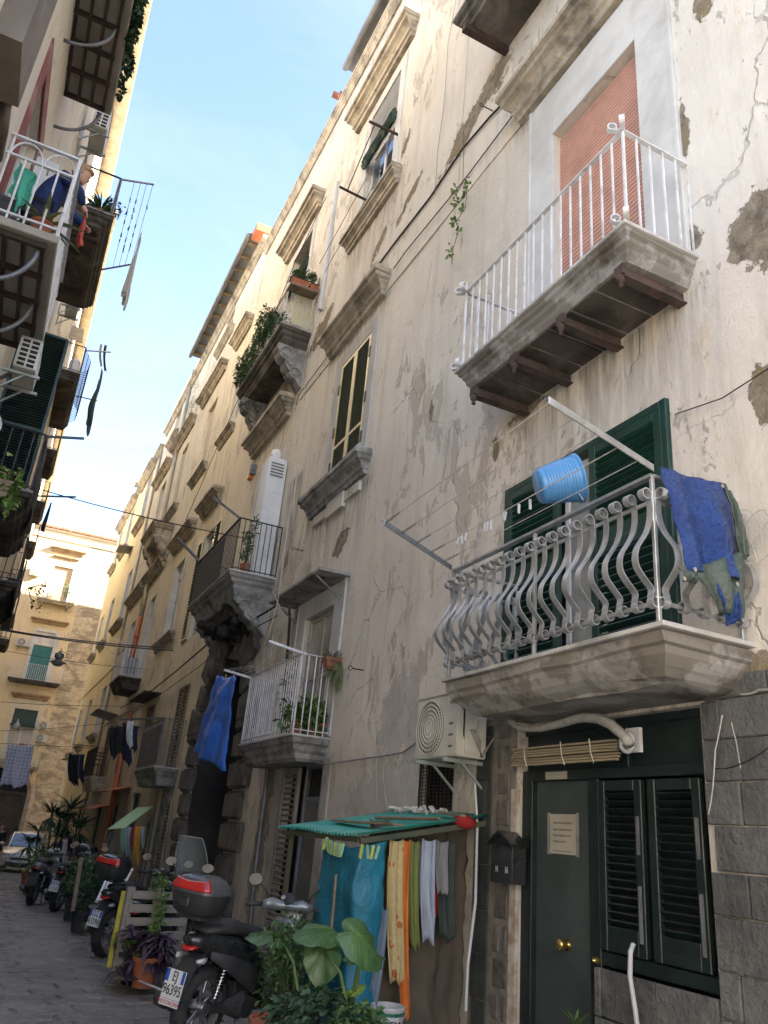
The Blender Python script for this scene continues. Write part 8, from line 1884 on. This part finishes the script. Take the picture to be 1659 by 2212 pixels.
t = thing('wooden_board', 'pale wavy grained board propped over the bulging grille balcony', 'board', (-.5, 22.6, 14.6)); b = MB(); P = [atY(152, 702, 22.6), atY(182, 712, 22.6), atY(178, 742, 22.6), atY(146, 728, 22.6)]; b.add(P, [(0, 1, 2, 3)]); b.build('board', pm('pale grained wood', (.42, .34, .22), (.34, .27, .17), 4, .7, stretch=(1, 1, 5)), t, solid=.03)
t = thing('drum', 'white plastic drum standing inside the bulging grille balcony', 'drum', (-.55, 23.8, 14.06)); b = MB(); b.lathe([(0, 0), (.16, 0), (.17, .05), (.16, .3), (.17, .55), (.10, .66), (0, .67)], (-.52, 23.7, 14.06), 16); b.build('body', M['pipe_white'], t, smooth=True)
t = thing('satellite_dish', 'edge of a pale satellite dish at the left border', 'satellite dish', (-.85, 9.3, 5.5)); b = MB(); c = atY(-48, 905, 9.2); b.lathe([(0, 0), (.12, .02), (.22, .06), (.25, .08), (.24, .085), (0, .02)], c, 22, rot=Matrix.Rotation(1.2, 3, 'X') @ Matrix.Rotation(.5, 3, 'Y')); b.build('dish', M['pipe_white'], t, smooth=True); b = MB(); b.tube([c, c + Vector((-.4, 0, -.05))], .02, 6); b.build('arm', M['grey_iron'], t)
t = thing('drying_rack', 'white wire drying rack with curved arms on the white panelled balcony', 'clothes rack', (3.2, 30, 7.2))
b = MB()
for k in range(5): b.tube([Vector((3.5 - k * .1, 29.0, 7.25 + .02 * k)), Vector((3.25 - k * .1, 30.2, 7.15 + .04 * k)), Vector((2.95 - k * .08, 31.6, 7.55 + .03 * k))], .010, 5)
b.tube([Vector((3.48, 29.0, 7.1)), Vector((3.0, 29.1, 7.4))], .014, 5); b.tube([Vector((3.48, 31.3, 7.1)), Vector((2.6, 31.7, 7.7))], .014, 5); b.build('wire_frame', M['white_metal'], t)
t = thing('chair', 'brown wooden ladder back chair on the low far balcony', 'chair', (3.9, 33.6, 2.85)); b = MB()
for (x_, y_) in ((3.75, 33.5), (4.05, 33.5), (3.75, 33.9), (4.05, 33.9)): b.bar((x_, y_, 2.83), (x_, y_, 3.3 if y_ > 33.6 else 3.75), .04, .04)
for z_ in (3.45, 3.58, 3.7): b.box(3.75, 33.49, z_, 4.05, 33.51, z_ + .05)
b.box(3.72, 33.48, 3.27, 4.08, 33.92, 3.31); b.build('frame', pm('brown chair wood', (.16, .06, .03), rough=.5), t)
t = thing('antenna', 'comb shaped television aerial poking over the far right roofs', 'aerial', (3.7, 41, 20)); b = MB(); p = atX(495 / 1.8228 * 1.0 + 0, 1915 / 1.8228, 3.9); b.tube([(3.6, 42, 20.3), (3.6, 42, 21.4)], .02, 5); b.tube([(3.2, 42, 21.3), (4.0, 42, 21.3)], .015, 5)
for k in range(6): b.tube([(3.25 + k * .14, 42, 21.3), (3.25 + k * .14, 42, 21.12)], .01, 4)
b.build('rods', M['grey_iron'], t)
t = thing('floodlight', 'small grey sensor lamp with an orange base above the cabinet door', 'lamp', (4.1, 15.4, 9.15)); b = MB(); b.obox((4.05, 16.9, 9.45), (.14, .16, .28)); b.build('housing', M['grey_iron'], t, bevel=.02); b = MB(); b.obox((4.02, 16.95, 9.25), (.12, .14, .12)); b.build('orange_base', M['orange_lens'], t, bevel=.02)
for (u, v, lab) in ((1065, 240, 'iron ring bolt holding the thick black cable'), (785, 1448, 'little iron eye bolt right of the grassy trough'), (655, 1190, 'small white hook holding the end of the knotted cable')):
    p = atX(u, v, 4.18); b = MB(); b.tube([p, p + Vector((-.16, .0, .0))], .009, 5); b.tube([p + Vector((-.19 + .03 * math.cos(a), 0, .03 * math.sin(a))) for a in [k * .7 for k in range(9)]], .006, 5); o = b.build('wall_hook', M['rust_iron'], None); tag(o, lab, 'hook')

def skin_body(name, joints, edges, radii, mat, par=None, root=0, sub=2):
    me = bpy.data.meshes.new(name); off = wloc(par) if par is not None else Vector((0, 0, 0))
    me.from_pydata([tuple(Vector(j) - off) for j in joints], edges, []); o = bpy.data.objects.new(name, me); COL.objects.link(o)
    if par is not None: o.parent = par
    md = o.modifiers.new('skin', 'SKIN'); sv = me.skin_vertices[0].data if me.skin_vertices else None
    if sv is None:
        bm = bmesh.new(); bm.from_mesh(me); bm.verts.layers.skin.verify(); bm.to_mesh(me); bm.free(); sv = me.skin_vertices[0].data
    for i, r_ in enumerate(radii): sv[i].radius = (r_, r_) if not isinstance(r_, tuple) else r_; sv[i].use_root = (i == root)
    md.use_smooth_shade = True
    s2 = o.modifiers.new('subsurf', 'SUBSURF'); s2.levels = sub; s2.render_levels = sub
    me.materials.append(mat); return o
skin_m = pm('skin', (.52, .30, .21), (.46, .26, .18), 8, .55, bump=.05); hair_b = pm('short blond hair', (.42, .27, .13), (.30, .19, .09), 30, .7, bump=.6, bscale=120); navy_c = clothmat('navy fleece', (.014, .035, .13), (.010, .024, .09), 6, .9, .5, bs=90); trou = clothmat('dark navy trousers', (.015, .02, .05))
def head(par, c, fwd, up, hair, mask=False, s=1.0, long=False):
    """head with face: eyes, nose, mouth, ears and hair"""
    c = Vector(c); f = Vector(fwd).normalized(); u = Vector(up).normalized(); r = f.cross(u).normalized(); u = r.cross(f).normalized(); rot = Matrix((f, -r, u)).transposed()
    def W(x, y, z): return c + rot @ Vector((x * s, y * s, z * s))
    b = MB(); secs = []
    for z, rx, ry, ox in ((-.115, .03, .03, .055), (-.105, .055, .045, .035), (-.07, .078, .060, .015), (-.02, .092, .070, .003), (.03, .096, .075, -.004), (.075, .088, .070, -.010), (.105, .060, .050, -.014), (.118, .02, .02, -.014)):
        secs.append([W(ox + rx * math.cos(a), ry * math.sin(a), z) for a in [2 * math.pi * k / 18 for k in range(18)]])
    b.loft(secs); b.loft([[W(.088 + dx, .012 * k1 * wv, z) for k1 in (-1, 1)] + [W(.088 + dx2, .010 * k1 * wv, z) for k1 in (1, -1)] for z, dx, dx2, wv in ((.025, .0, -.02, .5), (-.01, .018, -.02, .9), (-.028, .024, -.02, 1.3), (-.036, .006, -.02, 1.1))])
    for sg in (-1, 1): b.loft([ell_sec(0, 0, 0, .001, .001, 6)] if False else [[W(-.012 + .014 * math.cos(a), sg * (.070 + .012 * k), -.008 + .024 * math.sin(a)) for a in [2 * math.pi * j / 8 for j in range(8)]] for k in (0, 1)])
    hd = b.build('head', skin_m, par, smooth=True)
    b = MB()
    for sg in (-1, 1): b.lathe([(0, -.008), (.010, 0), (0, .008)], W(.085, sg * .030, .012), 8)
    b.build('eyes', M['ink'], hd, split=True)
    b = MB(); b.bar(W(.086, -.022, -.062), W(.086, .022, -.062), .008, .010); b.build('mouth', clothmat('lips', (.35, .12, .10)), hd)
    b = MB(); secs = []
    for z, k_, fr in ((-.06, 1.02, -.55) if not long else (-.10, 1.1, -.4), (-.02, 1.10, -.35), (.03, 1.13, .05), (.07, 1.16, .75), (.105, 1.15, 1.0), (.13, .75, 1.0), (.14, .2, 1.0)):
        rx, ry = .095 * k_, .076 * k_
        if z > .12: rx, ry = .095 * k_ * .8, .076 * k_ * .8
        secs.append([W(-.012 + rx * (max(-1, min(fr, math.cos(a)))), ry * math.sin(a), z) for a in [2 * math.pi * k / 20 for k in range(20)]])
    b.loft(secs); b.build('hair', hair, par, smooth=True, wob=.012)
    if mask: b = MB(); b.loft([[W(.10 - .03 * abs(y) / .05, y, z) for y in (-.055, -.03, 0, .03, .055)] for z in (-.085, -.05, -.02)], caps=False, closed=False); b.build('face_mask', wht, par, solid=.004)
    return hd
def hand(par, wrist, d, palm_n, s=1.0, curl=.5, side=1):
    """palm and five separate bent fingers"""
    w = Vector(wrist); d = Vector(d).normalized(); n = Vector(palm_n).normalized(); x = d.cross(n).normalized() * side
    P = [w, w + d * .045 * s, w + d * .085 * s]; E = [(0, 1), (1, 2)]; Rr = [.024 * s, (.040 * s, .016 * s), (.042 * s, .015 * s)]
    o = skin_body('hand', P, E, [.024 * s, .034 * s, .034 * s], skin_m, par, 1, 1)
    for i, (off, L) in enumerate(((-.030, .066), (-.010, .076), (.010, .070), (.028, .054))):
        p = w + d * .082 * s + x * off * s; q = []; dd = d.copy(); cur = p - d * .02 * s; q.append(cur)
        for k, f in enumerate((.45, .32, .23)):
            cur = cur + dd * (L * f * s + (.02 * s if k == 0 else 0)); q.append(cur); dd = (Matrix.Rotation(-curl * (.7 + .3 * k), 3, x) @ dd)
        b = MB(); b.tube(q, [.0095 * s, .009 * s, .008 * s, .0065 * s], 7); b.build('finger', skin_m, o, smooth=True)
    q = [w + d * .02 * s - x * .022 * s, w + d * .05 * s - x * .050 * s - n * .01, w + d * .08 * s - x * .058 * s - n * .02]; b = MB(); b.tube(q, [.012 * s, .011 * s, .008 * s], 7); b.build('thumb', skin_m, o, smooth=True)
    return o
pb = thing('person', 'person with short blond hair and a navy fleece leaning over the white balcony railing', 'person', (-.98, 8.35, 7.06))
hip = Vector((-.98, 8.35, 7.98)); J = [hip, hip + Vector((.05, 0, .22)), hip + Vector((.14, 0, .42)), hip + Vector((.20, 0, .52)), hip + Vector((.25, -.01, .58)),
     hip + Vector((.14, -.17, .44)), Vector((-.62, 8.10, 8.22)), Vector((-.56, 8.22, 8.14)),
     hip + Vector((.16, .17, .44)), Vector((-.64, 8.62, 8.24)), Vector((-.52, 8.58, 8.16)),
     hip + Vector((0, -.09, -.08)), hip + Vector((-.02, -.10, -.45)), hip + Vector((-.05, -.11, -.84)), hip + Vector((.05, -.13, -.885)),
     hip + Vector((0, .09, -.08)), hip + Vector((.0, .11, -.45)), hip + Vector((-.03, .12, -.84)), hip + Vector((.07, .14, -.885))]
E_ = [(0, 1), (1, 2), (2, 3), (3, 4), (2, 5), (5, 6), (6, 7), (2, 8), (8, 9), (9, 10), (0, 11), (11, 12), (12, 13), (13, 14), (0, 15), (15, 16), (16, 17), (17, 18)]
RR_ = [.12, .12, .12, .055, .05, .055, .038, .026, .055, .038, .026, .09, .06, .042, .035, .09, .06, .042, .035]
skin_body('body', J, E_, RR_, skin_m, pb)
skin_body('fleece_jacket', J[:4] + J[5:11] + [hip + Vector((-.02, 0, -.16))], [(0, 1), (1, 2), (2, 3), (2, 4), (4, 5), (5, 6), (2, 7), (7, 8), (8, 9), (0, 10)], [.165, .165, .15, .075, .085, .062, .048, .085, .062, .048, .17], navy_c, pb)
skin_body('trousers', [J[0], J[11], J[12], J[13], J[15], J[16], J[17]], [(0, 1), (1, 2), (2, 3), (0, 4), (4, 5), (5, 6)], [.14, .115, .085, .065, .115, .085, .065], trou, pb)
head(pb, J[4] + Vector((.06, 0, .11)), (.9, .1, -.35), (.35, 0, .9), hair_b)
hand(pb, J[7], (.6, .3, -.7), (1, 0, .3), 1, .5, 1); hand(pb, J[10], (.6, -.3, -.7), (1, 0, .3), 1, .5, -1)
cloth('red_cloth', 'red cloth held over the rail by the person in navy', 'cloth', drape((-.50, 8.25, 8.12), (-.50, 8.60, 8.12), .30, amp=.03, waves=1.5, seed=60), clothmat('coral red cloth', (.55, .09, .06)))
cloth('green_cloth', 'mint green cloth hanging inside the white railed balcony', 'cloth', drape((-1.22, 7.56, 7.86), (-1.02, 7.62, 7.82), .48, amp=.035, waves=1.3, seed=61, ragged=.08, crease=.02), clothmat('mint green cloth', (.06, .38, .27), (.05, .30, .22)))
t = thing('storage_bin', 'dark grey plastic chair seat pushed against the wall of the white railed balcony', 'chair', (-1.2, 7.75, 7.06)); b = MB(); b.loft([ell_sec(-1.33, 7.8, 7.3, .14, .22, p=4), ell_sec(-1.12, 7.78, 7.28, .15, .20, p=4)]); b.build('seat_back', pm('charcoal plastic', (.07, .075, .085), rough=.5), t, bevel=.01)
b = MB()
for (x_, y_) in ((-1.3, 7.7), (-1.1, 7.7), (-1.3, 7.9), (-1.1, 7.9)): b.bar((x_, y_, 7.055), (x_, y_, 7.2), .025, .025)
b.build('leg', pm('charcoal plastic', (.07, .075, .085), rough=.5), t, split=True)
peg(Vector((-.93, 7.50, 7.86)), 'wood', 'single wooden peg on a cord inside the white railing', None, 0, 1.4)
wire('clothes_wire', 'white cord strung inside the white railed balcony', [(-1.2, 7.52, 7.9), (-.70, 7.5, 7.82)], .004, M['rope'])
hx = Vector((1.31, 41.0, gz(41))); pf = thing('person', 'passer by in a dark jacket and white face mask at the left edge', 'person', tuple(hx))
H = lambda x, y, z: hx + Vector((x, y, z))
J2 = [H(0, 0, .92), H(0, 0, 1.15), H(0, 0, 1.36), H(0, 0, 1.47), H(.19, 0, 1.36), H(.25, .02, 1.08), H(.24, -.06, .84), H(-.19, 0, 1.36), H(-.25, .02, 1.08), H(-.24, -.08, .84), H(.09, 0, .84), H(.10, -.05, .46), H(.10, .02, .07), H(.11, -.12, .03), H(-.09, 0, .84), H(-.10, .05, .46), H(-.10, .16, .09), H(-.11, .03, .03)]
E2 = [(0, 1), (1, 2), (2, 3), (2, 4), (4, 5), (5, 6), (2, 7), (7, 8), (8, 9), (0, 10), (10, 11), (11, 12), (12, 13), (0, 14), (14, 15), (15, 16), (16, 17)]
skin_body('body', J2, E2, [.12, .12, .12, .055, .06, .042, .028, .06, .042, .028, .09, .06, .042, .03, .09, .06, .042, .03], skin_m, pf)
skin_body('jacket', J2[:3] + J2[4:6] + [J2[6] + Vector((0, .01, .05))] + J2[7:9] + [J2[9] + Vector((0, .01, .05))] + [H(0, 0, .78)], [(0, 1), (1, 2), (2, 3), (3, 4), (4, 5), (2, 6), (6, 7), (7, 8), (0, 9)], [.16, .165, .15, .085, .065, .05, .085, .065, .05, .165], blk, pf)
skin_body('trousers', [J2[0], J2[10], J2[11], J2[12], J2[14], J2[15], J2[16]], [(0, 1), (1, 2), (2, 3), (0, 4), (4, 5), (5, 6)], [.13, .11, .08, .06, .11, .08, .06], trou, pf)
head(pf, H(0, -.02, 1.60), (0, -1, 0), (0, 0, 1), pm('thinning brown hair', (.10, .07, .05), rough=.8), mask=True)
hand(pf, J2[6], (0, -.1, -1), (-1, 0, 0), 1, .4, 1); hand(pf, J2[9], (0, -.1, -1), (1, 0, 0), 1, .4, -1)
